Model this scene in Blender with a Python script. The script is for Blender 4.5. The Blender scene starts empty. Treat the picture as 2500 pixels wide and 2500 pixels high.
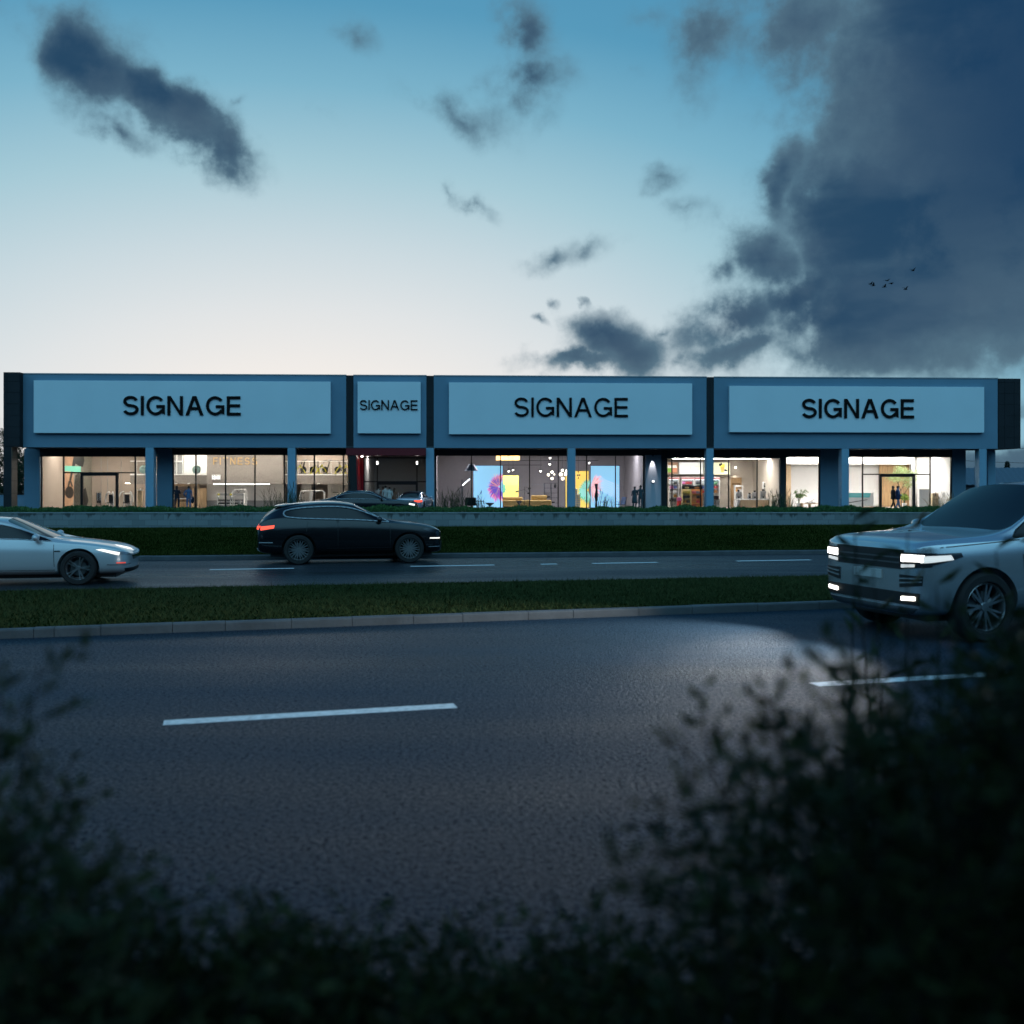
import bpy, bmesh, math, random
import numpy as np
from mathutils import Vector, Matrix
from mathutils.bvhtree import BVHTree
random.seed(7)
rng = np.random.default_rng(7)
R = math.radians
sc = bpy.context.scene
COL = sc.collection

# ------------------------------------------------------------------ materials
def nd(nt, typ, loc=None, **kw):
    n = nt.nodes.new(typ)
    for k, v in kw.items():
        setattr(n, k, v)
    return n

MATS = {}
def M(name, col, rough=.5, metal=0., var=0., vscale=4., bump=0., bscale=40., spec=.5, coat=0.,
      emit=None, estr=0., vary_rough=0., coat_rough=.03, trans=0., stretch=(1, 1, 1), col2=None, detail=5.):
    """one procedural Principled material; var blends towards col2 (or a darker tone) with noise"""
    if name in MATS:
        return MATS[name]
    m = bpy.data.materials.new(name)
    m.use_nodes = True
    nt = m.node_tree
    b = nt.nodes['Principled BSDF']
    c4 = (*col, 1)
    b.inputs['Base Color'].default_value = c4
    b.inputs['Roughness'].default_value = rough
    b.inputs['Metallic'].default_value = metal
    b.inputs['Specular IOR Level'].default_value = spec
    b.inputs['Coat Weight'].default_value = coat
    b.inputs['Coat Roughness'].default_value = coat_rough
    if emit:
        b.inputs['Emission Color'].default_value = (*emit, 1)
        b.inputs['Emission Strength'].default_value = estr
    if var or bump or vary_rough:
        tc = nd(nt, 'ShaderNodeTexCoord')
        mp = nd(nt, 'ShaderNodeMapping')
        mp.inputs['Scale'].default_value = stretch
        nt.links.new(tc.outputs['Object'], mp.inputs['Vector'])
        if var or vary_rough:
            nz = nd(nt, 'ShaderNodeTexNoise')
            nz.inputs['Scale'].default_value = vscale
            nz.inputs['Detail'].default_value = detail
            nt.links.new(mp.outputs['Vector'], nz.inputs['Vector'])
            mr = nd(nt, 'ShaderNodeMapRange')
            mr.inputs['From Min'].default_value = .3
            mr.inputs['From Max'].default_value = .7
            nt.links.new(nz.outputs['Fac'], mr.inputs['Value'])
        if var:
            mx = nd(nt, 'ShaderNodeMix', data_type='RGBA')
            d = col2 if col2 else tuple(c * (1 - var) for c in col)
            mx.inputs[6].default_value = c4
            mx.inputs[7].default_value = (*d, 1)
            nt.links.new(mr.outputs['Result'], mx.inputs[0])
            nt.links.new(mx.outputs[2], b.inputs['Base Color'])
        if vary_rough:
            m2 = nd(nt, 'ShaderNodeMapRange')
            m2.inputs['To Min'].default_value = max(0, rough - vary_rough)
            m2.inputs['To Max'].default_value = min(1, rough + vary_rough)
            nt.links.new(mr.outputs['Result'], m2.inputs['Value'])
            nt.links.new(m2.outputs['Result'], b.inputs['Roughness'])
        if bump:
            n2 = nd(nt, 'ShaderNodeTexNoise')
            n2.inputs['Scale'].default_value = bscale
            n2.inputs['Detail'].default_value = 4
            nt.links.new(mp.outputs['Vector'], n2.inputs['Vector'])
            bp_ = nd(nt, 'ShaderNodeBump')
            bp_.inputs['Strength'].default_value = bump
            bp_.inputs['Distance'].default_value = .02
            nt.links.new(n2.outputs['Fac'], bp_.inputs['Height'])
            nt.links.new(bp_.outputs['Normal'], b.inputs['Normal'])
    MATS[name] = m
    return m

def glow(name, col, s):
    return M(name, tuple(min(1, c) for c in col), .4, emit=col, estr=s)

def pane_mat(name, tint=(.93, .95, .96), refl=1.0):
    if name in MATS:
        return MATS[name]
    m = bpy.data.materials.new(name); m.use_nodes = True
    nt = m.node_tree; nt.nodes.clear()
    out = nd(nt, 'ShaderNodeOutputMaterial')
    tr = nd(nt, 'ShaderNodeBsdfTransparent'); tr.inputs[0].default_value = (*tint, 1)
    gl = nd(nt, 'ShaderNodeBsdfGlossy'); gl.inputs['Roughness'].default_value = .01
    fr = nd(nt, 'ShaderNodeFresnel'); fr.inputs[0].default_value = 1.45
    mu = nd(nt, 'ShaderNodeMath', operation='MULTIPLY'); mu.inputs[1].default_value = refl
    nt.links.new(fr.outputs[0], mu.inputs[0])
    mx = nd(nt, 'ShaderNodeMixShader')
    nt.links.new(mu.outputs[0], mx.inputs[0])
    nt.links.new(tr.outputs[0], mx.inputs[1]); nt.links.new(gl.outputs[0], mx.inputs[2])
    nt.links.new(mx.outputs[0], out.inputs[0])
    MATS[name] = m
    return m

def leaf_mat(name, c1, c2, rough=.55, trans=.25, spec=.12):
    if name in MATS:
        return MATS[name]
    m = bpy.data.materials.new(name); m.use_nodes = True
    nt = m.node_tree
    b = nt.nodes['Principled BSDF']; out = nt.nodes['Material Output']
    b.inputs['Roughness'].default_value = rough
    b.inputs['Specular IOR Level'].default_value = spec
    geo = nd(nt, 'ShaderNodeNewGeometry')
    mx = nd(nt, 'ShaderNodeMix', data_type='RGBA')
    mx.inputs[6].default_value = (*c1, 1); mx.inputs[7].default_value = (*c2, 1)
    nt.links.new(geo.outputs['Random Per Island'], mx.inputs[0])
    nt.links.new(mx.outputs[2], b.inputs['Base Color'])
    t = nd(nt, 'ShaderNodeBsdfTranslucent')
    nt.links.new(mx.outputs[2], t.inputs['Color'])
    ms = nd(nt, 'ShaderNodeMixShader'); ms.inputs[0].default_value = trans
    nt.links.new(b.outputs[0], ms.inputs[1]); nt.links.new(t.outputs[0], ms.inputs[2])
    nt.links.new(ms.outputs[0], out.inputs[0])
    MATS[name] = m
    return m

# ------------------------------------------------------------------ objects
def tag(o, label=None, cat=None, group=None, kind=None):
    if label: o['label'] = label
    if cat: o['category'] = cat
    if group: o['group'] = group
    if kind: o['kind'] = kind
    return o

def link(name, me, mats, parent=None, loc=None, rotz=0., smooth=False):
    for m in (mats if isinstance(mats, (list, tuple)) else [mats]):
        me.materials.append(m)
    o = bpy.data.objects.new(name, me)
    COL.objects.link(o)
    if parent: o.parent = parent
    if loc is not None: o.location = loc
    if rotz: o.rotation_euler = (0, 0, rotz)
    if smooth:
        me.polygons.foreach_set('use_smooth', [True] * len(me.polygons))
        if smooth is not True:
            me.set_sharp_from_angle(angle=R(smooth))
    return o

def thing(name, label, cat, loc=(0, 0, 0), rotz=0., group=None, scale=None):
    o = bpy.data.objects.new(name, None)
    COL.objects.link(o)
    o.empty_display_size = .2
    o.location = loc; o.rotation_euler = (0, 0, rotz)
    if scale: o.scale = (scale,) * 3
    return tag(o, label, cat, group)

def dup(root, loc, rotz, label=None, group=None):
    r = root.copy(); COL.objects.link(r)
    r.location = loc; r.rotation_euler = (0, 0, rotz)
    if label: r['label'] = label
    if group: r['group'] = group
    for ch in list(root.children):
        c = ch.copy(); COL.objects.link(c); c.parent = r
        for g in list(ch.children):
            d = g.copy(); COL.objects.link(d); d.parent = c
    return r

class MB:
    """collects shapes of ONE mesh"""
    def __init__(s):
        s.v = []; s.f = []; s.m = []
    def add(s, vs, fs, mi=0):
        n = len(s.v)
        s.v += [tuple(p) for p in vs]
        s.f += [tuple(i + n for i in f) for f in fs]
        s.m += [mi] * len(fs)
        return s
    def box(s, x0, x1, y0, y1, z0, z1, mi=0):
        vs = [(x, y, z) for z in (z0, z1) for y in (y0, y1) for x in (x0, x1)]
        return s.add(vs, [(0, 2, 3, 1), (4, 5, 7, 6), (0, 1, 5, 4), (2, 6, 7, 3), (0, 4, 6, 2), (1, 3, 7, 5)], mi)
    def cyl(s, p0, p1, r0, r1=None, n=10, mi=0, caps=True):
        r1 = r0 if r1 is None else r1
        p0, p1 = Vector(p0), Vector(p1)
        d = (p1 - p0)
        if d.length < 1e-7: return s
        d.normalize()
        a = d.orthogonal().normalized(); b = d.cross(a)
        vs = []
        for p, r in ((p0, r0), (p1, r1)):
            for k in range(n):
                t = 2 * math.pi * k / n
                vs.append(p + a * (r * math.cos(t)) + b * (r * math.sin(t)))
        fs = [(k, (k + 1) % n, n + (k + 1) % n, n + k) for k in range(n)]
        if caps:
            fs += [tuple(range(n))[::-1], tuple(range(n, 2 * n))]
        return s.add(vs, fs, mi)
    def tube(s, pts, r, n=8, mi=0):
        rs = r if isinstance(r, (list, tuple)) else [r] * len(pts)
        pts = [Vector(p) for p in pts]
        vs, fs = [], []
        prev = None
        for i, p in enumerate(pts):
            d = (pts[min(i + 1, len(pts) - 1)] - pts[max(i - 1, 0)]).normalized()
            a = d.orthogonal().normalized() if prev is None else (prev - d * prev.dot(d)).normalized()
            prev = a
            b = d.cross(a)
            for k in range(n):
                t = 2 * math.pi * k / n
                vs.append(p + a * (rs[i] * math.cos(t)) + b * (rs[i] * math.sin(t)))
        for i in range(len(pts) - 1):
            for k in range(n):
                fs.append((i * n + k, i * n + (k + 1) % n, (i + 1) * n + (k + 1) % n, (i + 1) * n + k))
        fs += [tuple(range(n))[::-1], tuple(range((len(pts) - 1) * n, len(pts) * n))]
        return s.add(vs, fs, mi)
    def lathe(s, prof, c=(0, 0, 0), n=20, axis='z', mi=0, caps=True):
        """prof: (radius, along) pairs"""
        vs, fs = [], []
        for (r, h) in prof:
            for k in range(n):
                t = 2 * math.pi * k / n
                a, b = r * math.cos(t), r * math.sin(t)
                q = (a, b, h) if axis == 'z' else ((a, h, b) if axis == 'y' else (h, a, b))
                vs.append((c[0] + q[0], c[1] + q[1], c[2] + q[2]))
        for i in range(len(prof) - 1):
            for k in range(n):
                fs.append((i * n + k, i * n + (k + 1) % n, (i + 1) * n + (k + 1) % n, (i + 1) * n + k))
        if caps and prof[0][0] > 1e-5: fs.append(tuple(range(n))[::-1])
        if caps and prof[-1][0] > 1e-5: fs.append(tuple(range((len(prof) - 1) * n, len(prof) * n)))
        return s.add(vs, fs, mi)
    def ball(s, c, r, n=14, mi=0, sq=(1, 1, 1)):
        prof = [(max(1e-6, r * math.sin(math.pi * i / 8)), -r * math.cos(math.pi * i / 8)) for i in range(9)]
        k0 = len(s.v)
        s.lathe(prof, (0, 0, 0), n, mi=mi)
        for i in range(k0, len(s.v)):
            p = s.v[i]
            s.v[i] = (c[0] + p[0] * sq[0], c[1] + p[1] * sq[1], c[2] + p[2] * sq[2])
        return s
    def prism(s, pts, y0, y1, mi=0, plane='xz'):
        """polygon (a,b) extruded along the third axis"""
        n = len(pts)
        q = (lambda a, b, h: (a, h, b)) if plane == 'xz' else ((lambda a, b, h: (a, b, h)) if plane == 'xy' else (lambda a, b, h: (h, a, b)))
        vs = [q(a, b, y0) for a, b in pts] + [q(a, b, y1) for a, b in pts]
        fs = [tuple(range(n)), tuple(range(n, 2 * n))[::-1]] + [(k, n + k, n + (k + 1) % n, (k + 1) % n) for k in range(n)]
        return s.add(vs, fs, mi)
    def mesh(s, name):
        me = bpy.data.meshes.new(name)
        me.from_pydata(s.v, [], s.f)
        me.polygons.foreach_set('material_index', s.m)
        bm = bmesh.new(); bm.from_mesh(me)
        bmesh.ops.recalc_face_normals(bm, faces=bm.faces)
        bm.to_mesh(me); bm.free()
        return me
    def build(s, name, mats, parent=None, loc=None, rotz=0., smooth=False, bevel=0., segs=2):
        o = link(name, s.mesh(name), mats, parent, loc, rotz, smooth)
        if bevel:
            b = o.modifiers.new('bevel', 'BEVEL'); b.width = bevel; b.segments = segs
            b.limit_method = 'ANGLE'; b.angle_limit = R(40)
        return o

def evaluated(o):
    """mesh with modifiers applied"""
    dg = bpy.context.evaluated_depsgraph_get()
    return bpy.data.meshes.new_from_object(o.evaluated_get(dg))

def text_mesh(txt, w, h, depth, offset=0., spacing=1.):
    """letters w x h metres in the xz plane, centred on x, standing on z=0, facing -y"""
    cu = bpy.data.curves.new('lettering', 'FONT')
    cu.body = txt; cu.extrude = .05; cu.offset = offset; cu.space_character = spacing; cu.resolution_u = 6
    o = bpy.data.objects.new('lettering', cu); COL.objects.link(o)
    bpy.context.view_layer.update()
    me = evaluated(o)
    bpy.data.objects.remove(o); bpy.data.curves.remove(cu)
    n = len(me.vertices); co = np.empty(n * 3); me.vertices.foreach_get('co', co); co = co.reshape(-1, 3)
    lo, hi = co.min(0), co.max(0)
    x = ((co[:, 0] - lo[0]) / (hi[0] - lo[0]) - .5) * w
    z = (co[:, 1] - lo[1]) / (hi[1] - lo[1]) * h
    y = -(co[:, 2] - lo[2]) / (hi[2] - lo[2]) * depth
    me.vertices.foreach_set('co', np.stack([x, y, z], 1).ravel())
    me.materials.clear()
    me.update()
    return me

def leaf_mesh(name, pos, dirs, size, wratio=.4, fold=.12, nrm=None):
    """N separate leaf blades: two folded triangles each"""
    n = len(pos)
    d = dirs / (np.linalg.norm(dirs, axis=1, keepdims=True) + 1e-9)
    r = rng.normal(size=(n, 3)) if nrm is None else nrm
    s = np.cross(d, r); s /= (np.linalg.norm(s, axis=1, keepdims=True) + 1e-9)
    u = np.cross(s, d)
    L = np.asarray(size).reshape(-1, 1) * np.ones((n, 1))
    base = pos; tip = pos + d * L - u * L * .1
    mid = pos + d * L * .42
    a = mid + s * L * wratio * .5 + u * L * fold
    b = mid - s * L * wratio * .5 + u * L * fold
    co = np.stack([base, a, tip, b], 1).reshape(-1, 3)
    k = np.arange(n)[:, None] * 4
    fa = np.concatenate([k + np.array([[0, 1, 2]]), k + np.array([[0, 2, 3]])], 1).reshape(-1)
    return raw_tris(name, co, fa)

def raw_tris(name, co, idx):
    me = bpy.data.meshes.new(name)
    nt = len(idx) // 3
    me.vertices.add(len(co)); me.vertices.foreach_set('co', np.asarray(co, dtype=np.float32).ravel())
    me.loops.add(nt * 3); me.loops.foreach_set('vertex_index', np.asarray(idx, dtype=np.int32))
    me.polygons.add(nt); me.polygons.foreach_set('loop_start', np.arange(nt, dtype=np.int32) * 3)
    me.update(calc_edges=True); me.validate()
    return me

def grotesque(txt, w, h, depth, t=.14, gap=.13):
    """plain sans capitals drawn stroke by stroke: w x h metres, centred on x, standing on z=0, facing -y"""
    polys = []; x0 = 0.
    def ribbon(path):
        P = [Vector((a, b, 0)) for a, b in path]; l, r = [], []
        for i, p in enumerate(P):
            a = (P[i] - P[i - 1]).normalized() if i else None; b = (P[i + 1] - P[i]).normalized() if i < len(P) - 1 else None
            d0 = a or b; d1 = b or a; m = (d0 + d1).normalized(); n = Vector((-m.y, m.x, 0)); c = max(.5, n.dot(Vector((-d0.y, d0.x, 0))))
            l.append((p + n * t / 2 / c)[:2]); r.append((p - n * t / 2 / c)[:2])
        return [[l[i], l[i + 1], r[i + 1], r[i]] for i in range(len(P) - 1)]
    def el(cx, cy, rx, ry, a0, a1, n=22): return [(cx + rx * math.cos(R(a0 + (a1 - a0) * i / n)), cy + ry * math.sin(R(a0 + (a1 - a0) * i / n))) for i in range(n + 1)]
    for c in txt:
        if c == 'I': wd = t; q = [[(0, 0), (t, 0), (t, 1), (0, 1)]]
        elif c == 'N': wd = .78; q = [[(0, 0), (t, 0), (t, .77), (wd - t * 1.08, 0), (wd, 0), (wd, 1), (wd - t, 1), (wd - t, .23), (t * 1.08, 1), (0, 1)]]
        elif c == 'E': wd = .70; q = [[(0, 0), (wd, 0), (wd, t), (t, t), (t, .5 - t * .42), (wd * .95, .5 - t * .42), (wd * .95, .5 + t * .58), (t, .5 + t * .58), (t, 1 - t), (wd * .98, 1 - t), (wd * .98, 1), (0, 1)]]
        elif c == 'F': wd = .64; q = [[(0, 0), (t, 0), (t, .5 - t * .42), (wd * .9, .5 - t * .42), (wd * .9, .5 + t * .58), (t, .5 + t * .58), (t, 1 - t), (wd, 1 - t), (wd, 1), (0, 1)]]
        elif c == 'T': wd = .76; q = [[(wd / 2 - t / 2, 0), (wd / 2 + t / 2, 0), (wd / 2 + t / 2, 1 - t), (wd, 1 - t), (wd, 1), (0, 1), (0, 1 - t), (wd / 2 - t / 2, 1 - t)]]
        elif c == 'A':
            wd = .90; k = t * 1.1; yi = 1 - k * 1.15; m = wd / 2; a0 = m - k * .58
            xin = lambda y: k + (m - k) * y / yi
            q = [[(0, 0), (k, 0), (m, yi), (m, 1), (a0, 1)], [(wd, 0), (wd - a0, 1), (m, 1), (m, yi), (wd - k, 0)]]
            y0_, y1_ = .29, .29 + t * .95
            q.append([(xin(y0_), y0_), (wd - xin(y0_), y0_), (wd - xin(y1_), y1_), (xin(y1_), y1_)])
        elif c == 'S':
            wd = .76; yu = (1.5 - t / 2) / 2; ru = (.5 - t / 2) / 2; yl = (.5 + t / 2) / 2
            p = el(.375, yu, .29, ru, 16, 270) + el(.385, yl, .315, ru, 90, -164)[1:]
            q = ribbon(p)
        else:                                                       # G
            wd = .92; rx = .46 - t / 2; xr_ = wd - t / 2
            q = ribbon(el(.46, .5, rx, .5 - t / 2, 38, 318, 34) + [(xr_, .16), (xr_, .46), (.50, .46)])
        polys += [[(a + x0, b) for a, b in pl] for pl in q]
        x0 += wd + gap
    xs = [a for pl in polys for a, _ in pl]; lo, hi = min(xs), max(xs)
    mb = MB()
    for pl in polys: mb.prism([(((a - lo) / (hi - lo) - .5) * w, b * h) for a, b in pl], -depth, 0)
    return mb.mesh('lettering')

# ------------------------------------------------------------------ photograph -> world (used once, to lay the site out in metres)
CAMZ, HOR, FOC = 2.1, 1182., 2500.
def G(px, py, z=0.):
    Y = (CAMZ - z) * FOC / (py - HOR)
    return Vector(((px - 1250.) * Y / FOC, Y, z))
TH = R(2.67); Y0 = 71.4
def LT(px, v):
    a = (px - 1250.) / FOC
    t = (v + math.cos(TH) * Y0) / (math.cos(TH) - a * math.sin(TH))
    return a, t
def U(px, v=0.):
    a, t = LT(px, v)
    return (math.cos(TH) * a + math.sin(TH)) * t - math.sin(TH) * Y0
def Z(px, py, v=0.):
    return CAMZ - (py - HOR) * LT(px, v)[1] / FOC
def W(u, v, z):
    return Vector((math.cos(TH) * u - math.sin(TH) * v, Y0 + math.sin(TH) * u + math.cos(TH) * v, z))
# ------------------------------------------------------------------ camera, sky, sun
cam = bpy.data.cameras.new('camera')
cam_o = bpy.data.objects.new('camera', cam); COL.objects.link(cam_o)
sc.camera = cam_o
cam.sensor_width = 36; cam.lens = 36; cam.shift_y = -(1250 - HOR) / 2500
cam_o.location = (0, 0, CAMZ); cam_o.rotation_euler = (R(90), 0, 0)
cam.clip_start = .05; cam.clip_end = 3000
cam.dof.use_dof = True; cam.dof.focus_distance = 30.; cam.dof.aperture_fstop = 36 / 26.; cam.dof.aperture_blades = 0

sc.cycles.use_denoising = True
sc.cycles.max_bounces = 8; sc.cycles.transparent_max_bounces = 24
sc.cycles.diffuse_bounces = 3; sc.cycles.glossy_bounces = 3
sc.cycles.caustics_reflective = False; sc.cycles.caustics_refractive = False
sc.cycles.sample_clamp_indirect = 6.
sc.view_settings.view_transform = 'Standard'; sc.view_settings.look = 'None'
sc.view_settings.exposure = 0; sc.view_settings.gamma = 1

SUN_AZ, SUN_EL = R(-13), R(2.5)       # the sun has just gone down behind the left half of the building
world = bpy.data.worlds.new('World'); sc.world = world; world.use_nodes = True
nt = world.node_tree; nt.nodes.clear()
L = nt.links.new
def mth(op, a, b=None, c=None, clamp=False):
    n = nd(nt, 'ShaderNodeMath', operation=op); n.use_clamp = clamp
    for i, x in enumerate((a, b, c)):
        if x is None: continue
        if isinstance(x, (int, float)): n.inputs[i].default_value = x
        else: L(x, n.inputs[i])
    return n.outputs[0]
def smooth(x, a, b):
    n = nd(nt, 'ShaderNodeMapRange', interpolation_type='SMOOTHSTEP')
    n.inputs['From Min'].default_value = a; n.inputs['From Max'].default_value = b
    L(x, n.inputs['Value']); return n.outputs['Result']
def mixc(f, a, b):
    n = nd(nt, 'ShaderNodeMix', data_type='RGBA')
    for i, x in ((0, f), (6, a), (7, b)):
        if isinstance(x, (int, float)): n.inputs[i].default_value = x
        elif isinstance(x, tuple): n.inputs[i].default_value = (*x, 1)
        else: L(x, n.inputs[i])
    return n.outputs[2]
def srgb(r, g, b):
    f = lambda c: (c / 255 / 12.92) if c / 255 <= .04045 else ((c / 255 + .055) / 1.055) ** 2.4
    return (f(r), f(g), f(b))

out = nd(nt, 'ShaderNodeOutputWorld'); bg = nd(nt, 'ShaderNodeBackground')
L(bg.outputs[0], out.inputs[0]); bg.inputs['Strength'].default_value = .1
tc = nd(nt, 'ShaderNodeTexCoord'); sep = nd(nt, 'ShaderNodeSeparateXYZ')
L(tc.outputs['Generated'], sep.inputs[0])
X_, Y_, Z_ = sep.outputs
deg = 180 / math.pi
AZ = mth('MULTIPLY', mth('ARCTAN2', X_, Y_), deg)
EL = mth('MULTIPLY', mth('ARCSINE', Z_), deg)
# clear twilight: warm white low over the set sun, turquoise above, deep blue away from it
da = mth('SUBTRACT', AZ, -11.)
t = mth('SQRT', mth('ADD', mth('POWER', mth('MULTIPLY', da, .52), 2.), mth('POWER', mth('MAXIMUM', EL, 0.), 2.)))
rmp = nd(nt, 'ShaderNodeValToRGB'); cr = rmp.color_ramp; cr.interpolation = 'LINEAR'
stops = [(0, (250, 244, 236)), (6.5, (241, 238, 235)), (9.5, (227, 231, 233)), (13, (204, 220, 227)), (17, (168, 205, 218)), (21, (126, 182, 206)), (25, (88, 156, 190)),
         (32, (72, 142, 182)), (48, (54, 116, 164)), (75, (42, 88, 136)), (96, (36, 76, 122))]
cr.elements[0].position = 0; cr.elements[0].color = (*srgb(*stops[0][1]), 1)
cr.elements[1].position = 1; cr.elements[1].color = (*srgb(*stops[-1][1]), 1)
for d, c in stops[1:-1]:
    e = cr.elements.new(d / 96.); e.color = (*srgb(*c), 1)
L(mth('DIVIDE', t, 96., clamp=True), rmp.inputs[0])
sky = nd(nt, 'ShaderNodeTexSky', sky_type='NISHITA')
sky.sun_disc = False; sky.sun_elevation = SUN_EL; sky.sun_rotation = SUN_AZ; sky.air_density = 1.2; sky.dust_density = .6; sky.ozone_density = 3.
clear10 = nd(nt, 'ShaderNodeVectorMath', operation='SCALE'); clear10.inputs['Scale'].default_value = 10.
L(rmp.outputs[0], clear10.inputs[0])
clear = mixc(.04, clear10.outputs[0], sky.outputs[0])

# clouds: ragged banks placed by bearing and height above the horizon
nz = nd(nt, 'ShaderNodeTexNoise'); nz.inputs['Scale'].default_value = 9.; nz.inputs['Detail'].default_value = 9.; nz.inputs['Roughness'].default_value = .58
L(tc.outputs['Generated'], nz.inputs['Vector'])
nz2 = nd(nt, 'ShaderNodeTexNoise'); nz2.inputs['Scale'].default_value = 24.; nz2.inputs['Detail'].default_value = 8.; nz2.inputs['Roughness'].default_value = .6
L(tc.outputs['Generated'], nz2.inputs['Vector'])
comb = nd(nt, 'ShaderNodeCombineXYZ'); L(AZ, comb.inputs[0]); L(EL, comb.inputs[1])
wv = nd(nt, 'ShaderNodeVectorMath', operation='MULTIPLY_ADD')        # warp
sb = nd(nt, 'ShaderNodeVectorMath', operation='SUBTRACT'); L(nz.outputs['Color'], sb.inputs[0]); sb.inputs[1].default_value = (.5, .5, .5)
L(sb.outputs[0], wv.inputs[0]); wv.inputs[1].default_value = (7., 6., 0); L(comb.outputs[0], wv.inputs[2])
flat = nd(nt, 'ShaderNodeVectorMath', operation='MULTIPLY'); L(wv.outputs[0], flat.inputs[0]); flat.inputs[1].default_value = (1, 1, 0)
DPP = deg / 2500.
def blob(px, py, rx, ry, rot, w, prev):
    a = math.atan((px - 1250) / 2500) * deg
    e = math.atan((HOR - py) / 2500 * math.cos(R(a))) * deg
    mp = nd(nt, 'ShaderNodeMapping', vector_type='TEXTURE')
    mp.inputs['Location'].default_value = (a, e, 0); mp.inputs['Rotation'].default_value = (0, 0, R(-rot)); mp.inputs['Scale'].default_value = (rx * DPP, ry * DPP, 1)
    L(flat.outputs[0], mp.inputs['Vector'])
    ln = nd(nt, 'ShaderNodeVectorMath', operation='LENGTH'); L(mp.outputs[0], ln.inputs[0])
    v = mth('MULTIPLY', mth('SUBTRACT', 1., ln.outputs['Value'], clamp=True), w)
    return v if prev is None else mth('SMOOTH_MAX', prev, v, .14)
BLOBS = [  # px, py, half length, half height, turn (down to the right), weight
    (215, 120, 230, 180, 30, 1.15), (330, 190, 200, 120, 36, 1.1), (430, 265, 330, 120, 36, 1.25), (540, 350, 170, 95, 50, 1.05), (260, 290, 240, 80, 18, .72), (560, 235, 60, 40, -30, .55),
    (2350, 300, 560, 640, 0, 1.6), (2150, 480, 300, 520, 10, 1.3), (2300, 720, 640, 300, -6, 1.5), (1960, 700, 240, 110, -20, 1.1),
    (2100, 830, 420, 130, -4, 1.2), (1800, 840, 230, 75, -14, .95), (1545, 850, 210, 130, 0, 1.2), (1430, 900, 260, 60, -4, .95), (1700, 880, 120, 60, 0, .6),
    (1770, 640, 130, 90, -25, .75), (1740, 90, 170, 250, 35, .85), (1960, 60, 330, 220, 0, 1.0), (1880, 620, 230, 140, 20, 1.), (1790, 770, 240, 120, -18, 1.), (1930, 420, 130, 260, 0, .95), (1600, 20, 200, 90, 0, .45),
    (1275, 110, 130, 190, 10, .82), (1290, 215, 220, 120, 0, .8), (1120, 275, 280, 120, 14, .68), (880, 70, 130, 100, 30, .55), (800, 280, 90, 90, 40, .36),
    (1150, 525, 130, 60, 20, .68), (1095, 500, 80, 50, 50, .6), (1370, 620, 180, 72, -18, .64), (1470, 600, 120, 70, -18, .55), (1630, 430, 150, 70, -14, .54), (1690, 510, 150, 80, 0, .5),
    (1335, 810, 60, 30, 0, .6), (1640, 780, 90, 40, -14, .62), (1390, 760, 40, 40, 0, .5), (1480, 735, 50, 24, 30, .5), (1790, 720, 60, 40, 0, .5), (1540, 170, 70, 60, 0, .4),
    (20, 40, 160, 110, 0, .45), (-40, 1010, 90, 60, 0, .6), (2380, 1000, 300, 50, -4, .9), (2480, 1120, 420, 90, 0, 1.1),
    (3300, 500, 900, 700, 0, 1.4), (-900, 300, 420, 200, 10, .8)]
acc = None
for b in BLOBS: acc = blob(*b, acc)
acc = mth('MULTIPLY', mth('SUBTRACT', acc, .10, clamp=False), 1.1); acc = mth('MAXIMUM', acc, 0.)
fbm = mth('ADD', mth('MULTIPLY', mth('SUBTRACT', nz.outputs['Fac'], .5), 1.15), mth('MULTIPLY', mth('SUBTRACT', nz2.outputs['Fac'], .5), 1.15))
dens = mth('ADD', mth('MULTIPLY', acc, 1.0), mth('MULTIPLY', fbm, smooth(acc, .03, .26)))
alpha = mth('MULTIPLY', smooth(dens, .06, .74), mth('ADD', .30, mth('MULTIPLY', smooth(acc, .05, .70), .68)))
core = smooth(dens, .2, 1.3)
nz3 = nd(nt, 'ShaderNodeTexNoise'); nz3.inputs['Scale'].default_value = 5.; nz3.inputs['Detail'].default_value = 5.
mp3 = nd(nt, 'ShaderNodeMapping'); mp3.inputs['Scale'].default_value = (1, 1, 2.6); L(tc.outputs['Generated'], mp3.inputs['Vector']); L(mp3.outputs[0], nz3.inputs['Vector'])
ccol = mixc(core, (1.1, 2.1, 2.8), (.46, .95, 1.58))                       # x10, the background strength is 0.1
ccol = mixc(mth('MULTIPLY', smooth(nz3.outputs['Fac'], .40, .64), smooth(acc, .4, 1.)), ccol, (.16, .56, 1.18))
ccol = mixc(mth('MULTIPLY', smooth(nz.outputs['Fac'], .56, .40), mth('MULTIPLY', smooth(acc, .4, 1.), .55)), ccol, (.62, 1.15, 1.75))
ccol = mixc(mth('MULTIPLY', smooth(AZ, 17., 27.), mth('MULTIPLY', smooth(EL, 9., 17.), .75)), ccol, (.05, .36, 1.02))
ccol = mixc(mth('MULTIPLY', smooth(EL, 9., 5.), .35), ccol, (1.1, 1.9, 2.4))
final = mixc(alpha, clear, ccol)
# pale unseen glow added high behind the camera to light the facade
final = mixc(mth('MULTIPLY', smooth(Y_, .05, -.4), smooth(Z_, .16, .42)), final, (3.6, 8.9, 12.6))
final = mixc(mth('MULTIPLY', smooth(Y_, .05, -.25), smooth(Z_, .26, .10)), final, (.10, .26, .46))      # unseen dark band added low behind the camera to darken car reflections
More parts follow.
